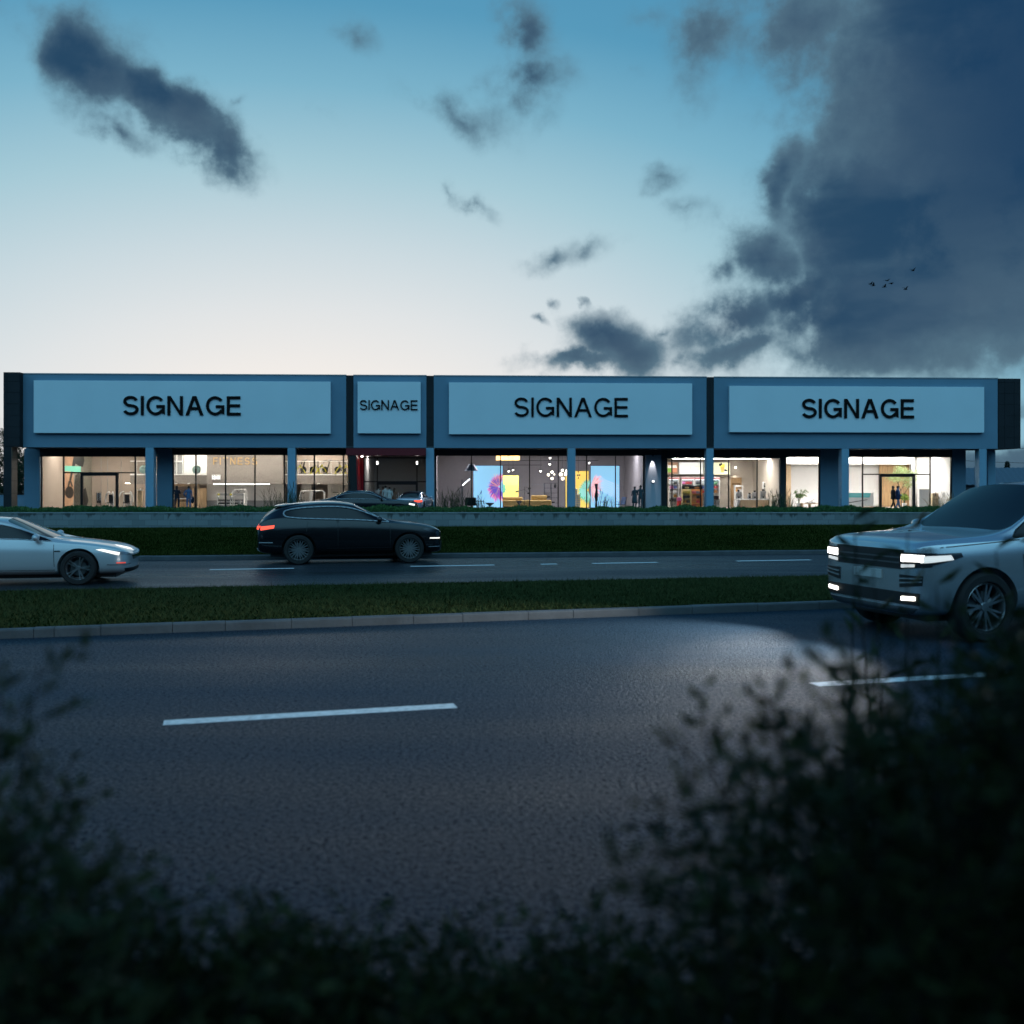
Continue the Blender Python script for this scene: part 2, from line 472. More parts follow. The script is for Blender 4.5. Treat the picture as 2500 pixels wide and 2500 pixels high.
# below the horizon: dull ground tone, hidden by the terrain
final = mixc(smooth(EL, -.2, -2.), final, (.3, .6, .9))
L(final, bg.inputs['Color'])
world.cycles.sampling_method = 'MANUAL'; world.cycles.sample_map_resolution = 1024

sun = bpy.data.lights.new('sun', 'SUN'); sun.energy = .06; sun.angle = R(11); sun.color = (1., .93, .86)
sun_o = bpy.data.objects.new('sun', sun); COL.objects.link(sun_o)
dv = Vector((math.sin(SUN_AZ) * math.cos(R(8)), math.cos(SUN_AZ) * math.cos(R(8)), math.sin(R(8))))
sun_o.rotation_euler = dv.to_track_quat('Z', 'Y').to_euler(); sun_o.location = (-15, 60, 30)
# ------------------------------------------------------------------ ground, roads, kerbs, grass
def asphalt(name, col, rough, bump, wet=0.):
    m = bpy.data.materials.new(name); m.use_nodes = True
    nt = m.node_tree; b = nt.nodes['Principled BSDF']; L = nt.links.new; b.inputs['Specular IOR Level'].default_value = .2; b.inputs['Specular Tint'].default_value = (.55, .8, 1., 1)
    tc = nd(nt, 'ShaderNodeTexCoord')
    big = nd(nt, 'ShaderNodeTexNoise'); big.inputs['Scale'].default_value = .55; big.inputs['Detail'].default_value = 5
    st_ = nd(nt, 'ShaderNodeMapping'); st_.inputs['Rotation'].default_value = (0, 0, -R(13)); st_.inputs['Scale'].default_value = (.18, 1., 1)
    L(tc.outputs['Object'], st_.inputs['Vector']); L(st_.outputs[0], big.inputs['Vector'])
    fine = nd(nt, 'ShaderNodeTexNoise'); fine.inputs['Scale'].default_value = 27; fine.inputs['Detail'].default_value = 7; fine.inputs['Roughness'].default_value = .82
    L(tc.outputs['Object'], fine.inputs['Vector'])
    vor = nd(nt, 'ShaderNodeTexVoronoi'); vor.inputs['Scale'].default_value = 38
    L(tc.outputs['Object'], vor.inputs['Vector'])
    mr = nd(nt, 'ShaderNodeMapRange'); mr.inputs['From Min'].default_value = .3; mr.inputs['From Max'].default_value = .72
    mr.inputs['To Min'].default_value = .4; mr.inputs['To Max'].default_value = 1.75
    L(fine.outputs['Fac'], mr.inputs['Value'])
    m2 = nd(nt, 'ShaderNodeMapRange'); m2.inputs['From Min'].default_value = .3; m2.inputs['From Max'].default_value = .7
    m2.inputs['To Min'].default_value = .72; m2.inputs['To Max'].default_value = 1.2
    L(big.outputs['Fac'], m2.inputs['Value'])
    mu = nd(nt, 'ShaderNodeMath', operation='MULTIPLY'); L(mr.outputs[0], mu.inputs[0]); L(m2.outputs[0], mu.inputs[1])
    sc_ = nd(nt, 'ShaderNodeVectorMath', operation='SCALE'); sc_.inputs[0].default_value = col; L(mu.outputs[0], sc_.inputs['Scale'])
    L(sc_.outputs[0], b.inputs['Base Color'])
    sv = nd(nt, 'ShaderNodeMapRange'); sv.inputs['From Min'].default_value = .42; sv.inputs['From Max'].default_value = .66
    sv.inputs['To Min'].default_value = .0; sv.inputs['To Max'].default_value = .22
    L(fine.outputs['Fac'], sv.inputs['Value']); L(sv.outputs[0], b.inputs['Specular IOR Level'])
    m3 = nd(nt, 'ShaderNodeMapRange'); m3.inputs['From Min'].default_value = .32; m3.inputs['From Max'].default_value = .68
    m3.inputs['To Min'].default_value = rough - wet; m3.inputs['To Max'].default_value = min(1, rough + .12)
    L(big.outputs['Fac'], m3.inputs['Value']); L(m3.outputs[0], b.inputs['Roughness'])
    ad = nd(nt, 'ShaderNodeMath', operation='ADD'); L(fine.outputs['Fac'], ad.inputs[0])
    vs = nd(nt, 'ShaderNodeMath', operation='MULTIPLY'); vs.inputs[1].default_value = .5; L(vor.outputs['Distance'], vs.inputs[0]); L(vs.outputs[0], ad.inputs[1])
    bp_ = nd(nt, 'ShaderNodeBump'); bp_.inputs['Strength'].default_value = bump; bp_.inputs['Distance'].default_value = .03
    L(ad.outputs[0], bp_.inputs['Height']); L(bp_.outputs[0], b.inputs['Normal'])
    return m
ROAD_NEAR = asphalt('near road asphalt', (.019, .036, .056), .46, .8, .1)
ROAD_FAR = asphalt('damp far road asphalt', (.030, .033, .04), .36, .35, .16)
LOT = asphalt('car park asphalt', (.04, .043, .05), .6, .4)
PAINT = M('white road paint', (.88, .88, .88), .6, var=.42, vscale=16, bump=.3, detail=10.)
KERB = M('kerb concrete', (.085, .095, .105), .8, var=.35, vscale=3, bump=.35, bscale=30)
SOIL = M('dark soil', (.012, .012, .010), .95, var=.4, vscale=2, bump=.5)
TURF = M('turf soil', (.008, .013, .002), .95, spec=0., var=.5, vscale=1.2, bump=.5, bscale=14)
BLADE = leaf_mat('grass blade', (.026, .046, .018), (.078, .092, .034), .7, .2, .03)
BLADE_D = leaf_mat('bank grass blade', (.034, .050, .013), (.085, .105, .028), .8, .15, .0)

def sheet(name, pts, mat, kind='structure', z=None):
    mb = MB(); mb.add(pts, [tuple(range(len(pts)))])
    o = mb.build(name, mat); tag(o, kind=kind); return o

# near carriageway kerb line and far carriageway lines, extended straight both ways
def line2(a, b, ext=120.):
    d = (b - a); d.z = 0; d.normalize()
    return a - d * ext, b + d * ext, d
nk0, nk1, nkd = line2(G(0, 1560), G(2020, 1487))
fn0, fn1, fnd = line2(G(280, 1441), G(1900, 1411))
fk0, fk1, fkd = line2(G(370, 1368), G(1980, 1353))
ZG = .13
sheet('ground', [(-900, -60, -.06), (900, -60, -.06), (900, 1500, -.06), (-900, 1500, -.06)], M('distant ground', (.02, .026, .02), .95, var=.4, vscale=.05))
nn = Vector((-nkd.y, nkd.x, 0))
n0, n1 = nk0 - nn * 12.3, nk1 - nn * 12.3
sheet('near_road', [(n0.x, n0.y, 0), (n1.x, n1.y, 0), (nk1.x, nk1.y, 0), (nk0.x, nk0.y, 0)], ROAD_NEAR)
f1 = Vector((-fkd.y, fkd.x, 0))
sheet('far_road', [(fn0.x, fn0.y, .0), (fn1.x, fn1.y, .0), (fk1.x, fk1.y, .0), (fk0.x, fk0.y, .0)], ROAD_FAR)

# kerb of the near carriageway: separate cast stones laid end to end, with open joints
def kerb_run(name, a, d, marks, h, depth, mat):
    n = Vector((-d.y, d.x, 0)); mb = MB()
    for s0, s1 in zip(marks[:-1], marks[1:]):
        p = a + d * (s0 + .004); q = a + d * (s1 - .004)
        dz = random.uniform(-.004, .004)
        bev = .025
        prof = [(0, -.05), (0, h - bev), (.008, h - .008), (bev, h), (depth, h), (depth, -.05)]
        vs = [(w.x + n.x * o_, w.y + n.y * o_, z + (dz if z > 0 else 0)) for w in (p, q) for o_, z in prof]
        k = len(prof)
        fs = [(i, (i + 1) % k, k + (i + 1) % k, k + i) for i in range(k)] + [tuple(range(k))[::-1], tuple(range(k, 2 * k))]
        mb.add(vs, fs)
    return tag(mb.build(name, mat), kind='structure')
ka = G(0, 1560); kd = nkd
def along(px, py): return (G(px, py) - ka).dot(kd)
seen = [along(x, 1560 - 73. / 2020 * x) for x in (-45, 82, 132, 246, 421, 550, 712, 860, 1010, 1130, 1290, 1400, 1560, 1690, 1850, 2000, 2130)]
marks = [seen[0] - 1. * k for k in range(70, 0, -1)] + seen + [seen[-1] + 1. * k for k in range(1, 90)]
kerb_run('near_kerb', ka, kd, marks, ZG, .14, KERB)
kerb_run('far_kerb', fk0, fkd, [i * 2. for i in range(0, 131)], .12, .16, KERB)

# median lawn between the kerb and the far carriageway
g0, g1 = nk0 + nn * .138, nk1 + nn * .138
ms = MB(); mx_ = list(np.linspace(-100, 100, 101)); yn_ = lambda x: g0.y + nkd.y / nkd.x * (x - g0.x); yf_ = lambda x: fn0.y + fnd.y / fnd.x * (x - fn0.x)
mx_ = [x for x in mx_ if yf_(x) > yn_(x) + .3]
ms.add([(x, yn_(x), ZG - .015) for x in mx_] + [(x, yf_(x), .03) for x in mx_], [(i, i + 1, len(mx_) + i + 1, len(mx_) + i) for i in range(len(mx_) - 1)])
tag(ms.build('median_soil', TURF), kind='structure')
EDGE = M('lawn edging concrete', (.12, .125, .13), .8, var=.3)
mbx = MB(); fnn = Vector((-fnd.y, fnd.x, 0))
mbx.add([(fn0.x, fn0.y, 0.03), (fn1.x, fn1.y, .03), (fn1.x + fnn.x * .07, fn1.y + fnn.y * .07, .012), (fn0.x + fnn.x * .07, fn0.y + fnn.y * .07, .012)], [(0, 1, 2, 3)])
tag(mbx.build('median_edge', EDGE), kind='structure')

def grass(name, pos, h, w, mat, lean=.5):
    n = len(pos)
    a = rng.uniform(0, 2 * np.pi, n); b = rng.uniform(0, 2 * np.pi, n)
    patch = 1 + .28 * np.sin(pos[:, 0] * 2.3 + 1.7 * np.sin(pos[:, 1] * 1.9)) * np.sin(pos[:, 1] * 3.1 + pos[:, 0] * .7)
    hh = h * rng.uniform(.5, 1.25, n) * patch * np.where(rng.uniform(0, 1, n) < .04, 1.9, 1.)
    side = np.stack([np.cos(a), np.sin(a), np.zeros(n)], 1) * (w * rng.uniform(.6, 1.3, n))[:, None]
    top = pos + np.stack([np.cos(b) * lean * hh, np.sin(b) * lean * hh, hh], 1)
    co = np.stack([pos - side, pos + side, top], 1).reshape(-1, 3)
    return tag(link(name, raw_tris(name, co, np.arange(n * 3)), mat), kind='stuff')

def strip_points(n, x0, x1, ya, yb, za, zb):
    """random points between two lines y=ya(x), y=yb(x)"""
    x = rng.uniform(x0, x1, n); t = rng.uniform(0, 1, n)
    y0 = ya(x); y1 = yb(x)
    return np.stack([x, y0 + (y1 - y0) * t, za(x) + (zb(x) - za(x)) * t], 1), t
def ln(a, d): return lambda x: a.y + d.y / d.x * (x - a.x)
P, tt = strip_points(110000, -11, 12, ln(g0, nkd), ln(fn0, fnd), lambda x: ZG - .015 + 0 * x, lambda x: .03 + 0 * x)
grass('median_grass', P, .052, .006, BLADE, .8)

# bank rising to the block wall
WY = 37.2
def bank_z(x): return np.interp(x, [-40, -19, 18, 60], [.48, .50, .65, .70])
mb = MB(); bx = list(np.linspace(-90, 90, 46)); k = len(bx)
vs = []
for i, t in enumerate(np.linspace(0, 1, 15)):
    for x in bx:
        y0 = ln(fk0, fkd)(x) + .15; y1 = WY + .02
        s = t * t * (3 - 2 * t)
        vs.append((x, y0 + (y1 - y0) * t, .115 + (float(bank_z(x)) - .115) * s))
mb.add(vs, [(j * k + i, j * k + i + 1, (j + 1) * k + i + 1, (j + 1) * k + i) for j in range(14) for i in range(k - 1)])
tag(mb.build('grass_bank', TURF, smooth=True), kind='structure')
n = 130000
x = rng.uniform(-21, 22, n); t = rng.uniform(0, 1, n)
y0 = np.array(ln(fk0, fkd)(x)) + .15; s = t * t * (3 - 2 * t)
grass('bank_grass', np.stack([x, y0 + (WY - y0) * t, .115 + (bank_z(x) - .115) * s - .01], 1), .06, .0055, BLADE_D, .7)

# painted lane dashes
def dash(name, a, b, width):
    d = (b - a).normalized(); n = Vector((-d.y, d.x, 0)) * width / 2
    mb = MB(); q = [a - n, b - n, b + n, a + n]
    mb.add([(p.x, p.y, .004) for p in q], [(0, 1, 2, 3)])
    return tag(mb.build('lane_dash', PAINT), kind='structure')
da, db = G(399, 1765.5), G(1112, 1723.5)
dd = (db - da).normalized()
dash('d', da, db, .2)
per = (G(1975, 1668) - da).length
for k_ in (-2, -1, 1, 2, 3):
    dash('d', da + dd * per * k_, db + dd * per * k_, .2)
for (a, b) in ((512, 718), (1002, 1207), (1320, 1360), (1446, 1605), (1798, 1980)):
    yl = lambda q: 1391 - 24. * (q - 512) / (1980 - 512)
    dash('d', G(a, yl(a)), G(b, yl(b)), .22)
a0 = G(0, 1399.4); d0 = (G(1980, 1367) - G(512, 1391)).normalized()
for k_ in range(5):
    dash('d', a0 - d0 * (4.2 * k_ + 3.), a0 - d0 * (4.2 * k_ + .8), .14)
    q = G(1980, 1367); dash('d', q + d0 * (4.2 * k_ + 2.), q + d0 * (4.2 * k_ + 4.2), .14)

# verge under the foreground shrubs
m0, m1 = n0, n1
sheet('verge', [(m0.x, m0.y, .05), (m1.x, m1.y, .05), (m1.x + nn.x * -40, m1.y - nn.y * 40, .05), (m0.x - nn.x * 40, m0.y - nn.y * 40, .05)], SOIL)

# block retaining wall of the raised bed, with its planting
def block_wall_mat():
    m = bpy.data.materials.new('concrete block wall'); m.use_nodes = True
    nt = m.node_tree; b = nt.nodes['Principled BSDF']; L = nt.links.new
    tc = nd(nt, 'ShaderNodeTexCoord')
    sp = nd(nt, 'ShaderNodeSeparateXYZ'); L(tc.outputs['Object'], sp.inputs[0])
    cb = nd(nt, 'ShaderNodeCombineXYZ'); L(sp.outputs[0], cb.inputs[0]); L(sp.outputs[2], cb.inputs[1])
    br = nd(nt, 'ShaderNodeTexBrick'); br.inputs['Scale'].default_value = 1.; br.inputs['Brick Width'].default_value = .46; br.inputs['Row Height'].default_value = .2
    br.inputs['Mortar Size'].default_value = .006; br.inputs['Mortar Smooth'].default_value = .3
    br.inputs['Color1'].default_value = (.20, .235, .245, 1); br.inputs['Color2'].default_value = (.15, .18, .19, 1); br.inputs['Mortar'].default_value = (.10, .12, .125, 1)
    L(cb.outputs[0], br.inputs['Vector'])
    nz = nd(nt, 'ShaderNodeTexNoise'); nz.inputs['Scale'].default_value = 3.; nz.inputs['Detail'].default_value = 7
    mp = nd(nt, 'ShaderNodeMapping'); mp.inputs['Scale'].default_value = (1.4, 1, .45); L(tc.outputs['Object'], mp.inputs['Vector']); L(mp.outputs[0], nz.inputs['Vector'])
    # run-off stains hanging from the coping
    zr = nd(nt, 'ShaderNodeMapRange'); zr.inputs['From Min'].default_value = .75; zr.inputs['From Max'].default_value = 1.07; zr.inputs['To Min'].default_value = -.12; zr.inputs['To Max'].default_value = .12
    L(sp.outputs[2], zr.inputs['Value'])
    ad = nd(nt, 'ShaderNodeMath', operation='ADD'); L(nz.outputs['Fac'], ad.inputs[0]); L(zr.outputs[0], ad.inputs[1])
    ss = nd(nt, 'ShaderNodeMapRange'); ss.inputs['From Min'].default_value = .56; ss.inputs['From Max'].default_value = .66; ss.inputs['To Max'].default_value = .8
    L(ad.outputs[0], ss.inputs['Value'])
    mx = nd(nt, 'ShaderNodeMix', data_type='RGBA'); L(ss.outputs[0], mx.inputs[0]); L(br.outputs['Color'], mx.inputs[6]); mx.inputs[7].default_value = (.03, .037, .036, 1)
    L(mx.outputs[2], b.inputs['Base Color']); b.inputs['Roughness'].default_value = .85
    bp_ = nd(nt, 'ShaderNodeBump'); bp_.inputs['Strength'].default_value = .5; bp_.inputs['Distance'].default_value = .01
    L(br.outputs['Fac'], bp_.inputs['Height']); bp_.invert = True; L(bp_.outputs[0], b.inputs['Normal'])
    return m
WT = 1.063
xr = (2085 - 1250) * WY / FOC
wall = thing('retaining_wall', 'long low block wall with a thin coping below the clipped hedge', 'wall', (0, WY, 0))
mb = MB(); mb.box(-60, xr, 0, .2, 0, WT - .02); mb.build('block_face', block_wall_mat(), wall)
mb = MB()
for i in range(14): mb.box(xr + .012 + i * 3.6, xr + 3.6 - .012 + i * 3.6, .0, .2, 0, WT - .02)
mb.build('concrete_panel', M('stained concrete', (.19, .215, .22), .85, var=.6, vscale=1.6, bump=.3, detail=8, stretch=(1, 1, .6)), wall)
mb = MB(); mb.box(-60, 58, -.015, .22, WT - .018, WT + .012); mb.build('coping', M('wall coping', (.30, .34, .35), .7, var=.2), wall)
sheet('planting_bed', [(-60, WY + .2, WT - .06), (58, WY + .2, WT - .06), (58, WY + 1.7, WT - .06), (-60, WY + 1.7, WT - .06)], SOIL)
mb = MB(); mb.box(-60, 58, WY + 1.7, WY + 1.85, 0, WT); tag(mb.build('bed_kerb', KERB), kind='structure')
HL = leaf_mat('hedge leaf', (.04, .11, .035), (.085, .17, .055), .5, .25)
n = 42000
x = rng.uniform(-21, 21, n); y = rng.uniform(WY + .12, WY + 1.5, n)
topz = .20 + .05 * np.sin(x * 1.7) * np.sin(x * .53 + 1) + .035 * np.sin(x * 6.1)
z = WT - .04 + topz * rng.uniform(0, 1, n) ** .6 * (1 - .35 * np.abs((y - WY - .8) / .7) ** 3)
dirs = rng.normal(size=(n, 3)); dirs[:, 2] = np.abs(dirs[:, 2]) + .35
hedge = thing('low_hedge', 'long low leafy hedge growing along the top of the block wall', 'hedge', (0, 0, 0))
link('foliage', leaf_mesh('foliage', np.stack([x, y, z], 1), dirs, rng.uniform(.05, .11, n), .5), HL, hedge)

# car park up to the shops
sheet('car_park', [(-120, WY + 1.85, .25), (120, WY + 1.85, .25), (120, 140, .25), (-120, 140, .25)], LOT)
# ------------------------------------------------------------------ the retail building
BLUE = M('blue grey render', (.14, .255, .35), .75, var=.10, vscale=.6, bump=.12, bscale=60)
BLUE2 = M('blue grey column render', (.20, .36, .48), .75, var=.08, vscale=.9, bump=.12, bscale=60)
def panel_mat():
    m = M('dark cladding panel', (.018, .022, .027), .6, spec=.25, var=.3, vscale=.8)
    nt = m.node_tree; b = nt.nodes['Principled BSDF']
    tc = nd(nt, 'ShaderNodeTexCoord'); nz = nd(nt, 'ShaderNodeTexNoise'); nz.inputs['Scale'].default_value = 8
    nt.links.new(tc.outputs['Object'], nz.inputs['Vector'])
    return m
CLAD = panel_mat()
JOINT = M('cladding joint', (.008, .009, .01), .7)
SOFFIT = M('dark soffit', (.035, .042, .05), .7, var=.2)
COPING = M('metal coping', (.42, .46, .48), .35, .7)  # light tone paints in the sky highlight along the roof edge
FRAME = M('black window frame', (.012, .013, .014), .4, .3)
PANE = pane_mat('shop glass')
MAROON = M('maroon metal portal', (.17, .014, .02), .4, .2, var=.15)
REDP = M('red lacquer lining', (.55, .015, .028), .3, coat=.4)
TAUPE = M('taupe plaster', (.34, .285, .24), .8, var=.06, vscale=1)
WHITEW = M('white plaster', (.74, .73, .72), .8, var=.04)
MAUVE = M('grey mauve plaster', (.30, .275, .28), .8, var=.06)
GREYW = M('grey plaster', (.30, .31, .32), .8, var=.08)
BEIGE = M('beige plaster', (.56, .50, .43), .8, var=.05)
CONC = M('speckled concrete', (.30, .275, .25), .85, var=.55, vscale=26, bump=.3, bscale=40)
FLOOR = M('pale floor tile', (.42, .40, .38), .25, var=.1)
CEIL = M('white ceiling', (.7, .69, .67), .85)
CEILG = M('grey ceiling', (.28, .28, .285), .85)
OAK = M('oak panelling', (.46, .29, .14), .5, var=.4, vscale=3, stretch=(6, 6, .4))
OAKL = M('pale oak panelling', (.58, .42, .26), .5, var=.3, vscale=3, stretch=(6, 6, .4))
BLACK = M('black metal', (.012, .012, .013), .45)
WHITEM = M('white metal', (.75, .75, .74), .35)
LIGHTW = glow('warm light strip', (1., .88, .75), 54.)
LIGHTN = glow('neutral light strip', (1., .93, .86), 54.)
LIGHTC = glow('cool light strip', (.94, .92, 1.), 110.)
COVE = glow('cove light', (1., .86, .68), 16.)  # glow of the hidden strips added under the galleries
COVEN = glow('neutral cove light', (1., .94, .86), 9.)
SPOT = glow('lit downlight', (1., .92, .8), 26.)

ZT, ZB, ZF = 9.66, 4.61, .28
VR = 2.5                                   # the shop fronts stand back behind the columns
bld = thing('retail_building', 'long flat-roofed blue-grey shop building with lit glass fronts under a deep sign band', 'building', W(0, 0, 0), TH)

def part(mb, name, mat, parent=None, **k):
    return mb.build(name, mat, parent or bld, **k)

# --- upper band in four bays with dark clad strips between
segs = [(48, 845), (863, 1041), (1059, 1725), (1743, 2436)]
for a, b in segs:
    mb = MB(); mb.box(U(a), U(b), 0, .6, ZB, ZT - .05); part(mb, 'fascia_wall', BLUE, bevel=.02)
    mb = MB(); mb.box(U(a) - .01, U(b) + .01, -.03, .62, ZT - .05, ZT + .02); part(mb, 'coping', COPING)
for a, b in ((845, 863), (1041, 1059), (1725, 1743)):
    mb = MB(); u0, u1 = U(a) + .003, U(b) - .003; um = (u0 + u1) / 2
    zz = [ZB, 5.15, 5.94, 6.73, 7.52, 8.31, 9.10, ZT - .02]
    for z0, z1 in zip(zz[:-1], zz[1:]):
        mb.box(u0, um - .006, .03, .5, z0 + .008, z1 - .008); mb.box(um + .006, u1, .03, .5, z0 + .008, z1 - .008)
    part(mb, 'cladding_strip', CLAD)
    mb = MB(); mb.box(u0, u1, .06, .52, ZB, ZT - .02); part(mb, 'strip_backing', JOINT)
# flat roof, soffit and back of the block
mb = MB(); mb.box(U(59, VR), U(2358, VR), .62, 22, ZT - .5, ZT - .3); part(mb, 'roof', SOFFIT)
mb = MB(); mb.box(U(48), U(2470), .02, VR + 1.0, ZB + .0, ZB + .12)
part(mb, 'soffit', SOFFIT)
mb = MB(); mb.box(U(59, VR), U(2358, VR), 21.8, 22, .25, ZT - .5); mb.box(U(59, VR) + .0, U(59, VR) + .2, VR + .3, 21.8, .25, ZT - .5); mb.box(U(2358, VR) - .2, U(2358, VR), VR + .3, 21.8, .25, ZT - .5); part(mb, 'rear_wall', BLUE)

# --- left end portal of dark panels
def clad_block(u0, u1, v0, v1, z0, z1, us, zs, name='end_pier'):
    mb = MB(); g = .008
    us = [u0] + us + [u1]; zs = [z0] + zs + [z1]
    for a, b in zip(us[:-1], us[1:]):
        for c, d in zip(zs[:-1], zs[1:]):
            mb.box(a + g, b - g, v0, v0 + .06, c + g, d - g)
    o = part(mb, name, CLAD, bevel=.006)
    m2 = MB(); m2.box(u0 + .004, u1 - .004, v0 + .03, v1, z0 + .004, z1 - .004); m2.build('pier_core', JOINT, o)
    return o
VP = -.55
zs = [Z(25, y, VP) for y in (1069, 1042, 1014, 986, 958, 931)]
clad_block(U(8, VP), U(48, VP), VP, .6, ZB + .02, ZT + .02, [U(17, VP)], zs)
clad_block(U(8, VP), U(27.5, VP), VP, .35, .25, ZB + .012, [], [Z(20, y, VP) for y in (1204, 1174, 1145, 1117)], 'end_pier_leg')
mb = MB(); 
for z0, z1 in zip([.25] + [Z(35, y, 0) for y in (1204, 1174, 1145, 1117)], [Z(35, y, 0) for y in (1204, 1174, 1145, 1117)] + [ZB]):
    mb.box(U(27.5, VP), U(27.5, VP) + .03, VP + .02, .33, z0 + .01, z1 - .01)
part(mb, 'pier_return', M('brown-lit cladding', (.20, .13, .09), .5, var=.2))  # brown tone paints in the light falling on the return
# --- right end block, overhanging
clad_block(U(2437), U(2492), 0, 3.8, ZB + .02, ZT - .02, [U(2453), U(2476)], [Z(2460, y) for y in (1069, 1042, 1015, 988, 961, 934)], 'end_block')

# --- columns
def column(a, b, v0=.004, v1=.66, z1=ZB, mat=BLUE2):
    mb = MB(); mb.box(U(a, v0), U(b, v0), v0, v1, .25, z1); part(mb, 'column', mat, bevel=.015)
for a, b in ((355, 375), (702, 721), (1040, 1059.5), (1386, 1405), (1724.5, 1742.5), (2055, 2073), (2391, 2409)):
    column(a, b)
column(2412, 2430.5, 3.0, 3.7, ZB + .0)

# --- shop front walls between the glazing
def front_wall(a, b, z1=ZB, v0=VR, v1=VR + .3, z0=.25, mat=BLUE, name='front_wall'):
    mb = MB(); mb.box(U(a, v0), U(b, v0), v0, v1, z0, z1); return part(mb, name, mat)
front_wall(59, 97); front_wall(383, 420.5); front_wall(2003, 2047); front_wall(2325, 2358)
front_wall(1904.5, 1917, mat=SOFFIT)
front_wall(1615.5, 1629.5, mat=BLACK)
ZH = {'A1': 4.12, 'A': 4.24, 'B': 4.02, 'C': 4.22, 'D': 3.98, 'E': 4.15}
for a, b, zh in ((97, 383, ZH['A1']), (420.5, 853, ZH['A']), (1062, 1615.5, ZH['C']), (1629.5, 1904.5, ZH['D']), (1917, 2003, ZH['E']), (2047, 2325, ZH['E'])):
    front_wall(a, b, ZB, VR, VR + .25, zh, SOFFIT, 'window_header')

def window(a, b, zh, mulls=(), trans=None, door=None, v=VR, mw=.09, name='window', head=True):
    """frame with mullions as one part, its glass below it"""
    root = bpy.data.objects.new(name, None); COL.objects.link(root); root.parent = bld
    u0, u1 = U(a, v), U(b, v)
    mb = MB(); d0, d1 = v + .04, v + .16
    for q in mulls:
        u = U(q, v); mb.box(u - mw / 2, u + mw / 2, d0, d1, .30, zh)
    if head: mb.box(u0, u1, d0 + .004, d1 - .004, zh - .07, zh + .02)
    mb.box(u0, u1, d0 + .004, d1 - .004, .25, .33)
    if trans:
        for (ta, tb, tz) in trans: mb.box(U(ta, v), U(tb, v), d0 + .006, d1 - .006, tz - .04, tz + .04)
    mb.build('frame', FRAME, root)
    g = MB(); y = v + .1
    g.box(u0, u1, y - .006, y + .006, .33, zh - .05)
    g.build('pane', PANE, root)
    if door:
        da_, db_, dz = door
        dr = bpy.data.objects.new('glass_door', None); COL.objects.link(dr); dr.parent = bld
        e = MB(); ua, ub = U(da_, v), U(db_, v)
        e.box(ua - .1, ua + .06, v - .02, v + .2, .27, dz + .08); e.box(ub - .06, ub + .1, v - .02, v + .2, .27, dz + .08); e.box(ua + .06, ub - .06, v - .02, v + .2, dz - .1, dz + .08)
        e.build('door_frame', FRAME, dr)
        h = MB(); um = (ua + ub) / 2
        for s_ in (-1, 1): h.cyl((um + s_ * .08, v - .04, .95), (um + s_ * .08, v - .04, 1.5), .015, n=6)
        h.build('door_handle', WHITEM, dr)
    return root
zt = lambda px, py: Z(px, py, VR)
window(97, 383, ZH['A1'], (100.5, 154.5, 329.5), [(155, 328, zt(240, 1154))], (200, 284, zt(240, 1158)))
window(420.5, 853, ZH['A'], (422, 477.5, 550, 622, 694, 767, 838))
window(886, 1060, ZH['B'], (888, 921, 1018), [(888, 1058, zt(960, 1176))], (923, 1017, zt(960, 1180)), mw=.07)
window(1062, 1571, ZH['C'], (1064, 1151, 1222, 1293, 1363, 1432.5, 1503, 1571.5), mw=.075)
window(1629.5, 1904.5, 4.22, (1641, 1711, 1779.5, 1849), mw=.08, head=False)
window(1917, 2003, ZH['E'], (1918.5, 2001), mw=.10)
window(2047, 2325, ZH['E'], (2107, 2272, 2323), [(2108, 2272, zt(2190, 1158))], (2151, 2231, zt(2190, 1161)), mw=.08)

# --- red entrance portal of the dim middle shop
portal = bpy.data.objects.new('entrance_portal', None); COL.objects.link(portal); portal.parent = bld
mb = MB(); mb.box(U(845, -.25), U(1040, -.25) - .01, -.25, VR + .02, Z(900, 1111.5, -.25), ZB - .03); mb.build('portal_beam', MAROON, portal)
mb = MB(); zb_, zt_ = .25, Z(860, 1111.5, -.25) - .003
ua, ub = U(852, -.2), U(869, -.2); la, lb = U(857.5, -.2), U(874, -.2)
vs = [(la, -.2, zb_), (lb, -.2, zb_), (lb, VR, zb_), (la, VR, zb_), (ua, -.2, zt_), (ub, -.2, zt_), (ub, VR, zt_), (ua, VR, zt_)]
mb.add(vs, [(0, 3, 2, 1), (4, 5, 6, 7), (0, 1, 5, 4), (1, 2, 6, 5), (2, 3, 7, 6), (3, 0, 4, 7)]); mb.build('portal_post', M('near black metal', (.006, .006, .007), .5), portal)
mb = MB(); e = .012
vs = [(lb + e, -.17, zb_), (lb + e, VR - .02, zb_), (ub + e, VR - .02, zt_ - .02), (ub + e, -.17, zt_ - .02), (lb + e + .03, -.17, zb_), (lb + e + .03, VR - .02, zb_), (ub + e + .03, VR - .02, zt_ - .02), (ub + e + .03, -.17, zt_ - .02)]
mb.add(vs, [(0, 1, 2, 3), (4, 7, 6, 5), (0, 4, 5, 1), (1, 5, 6, 2), (2, 6, 7, 3), (3, 7, 4, 0)]); mb.build('portal_lining', REDP, portal)
front_wall(874, 887, ZB, VR - .0, VR + .3, .25, REDP)

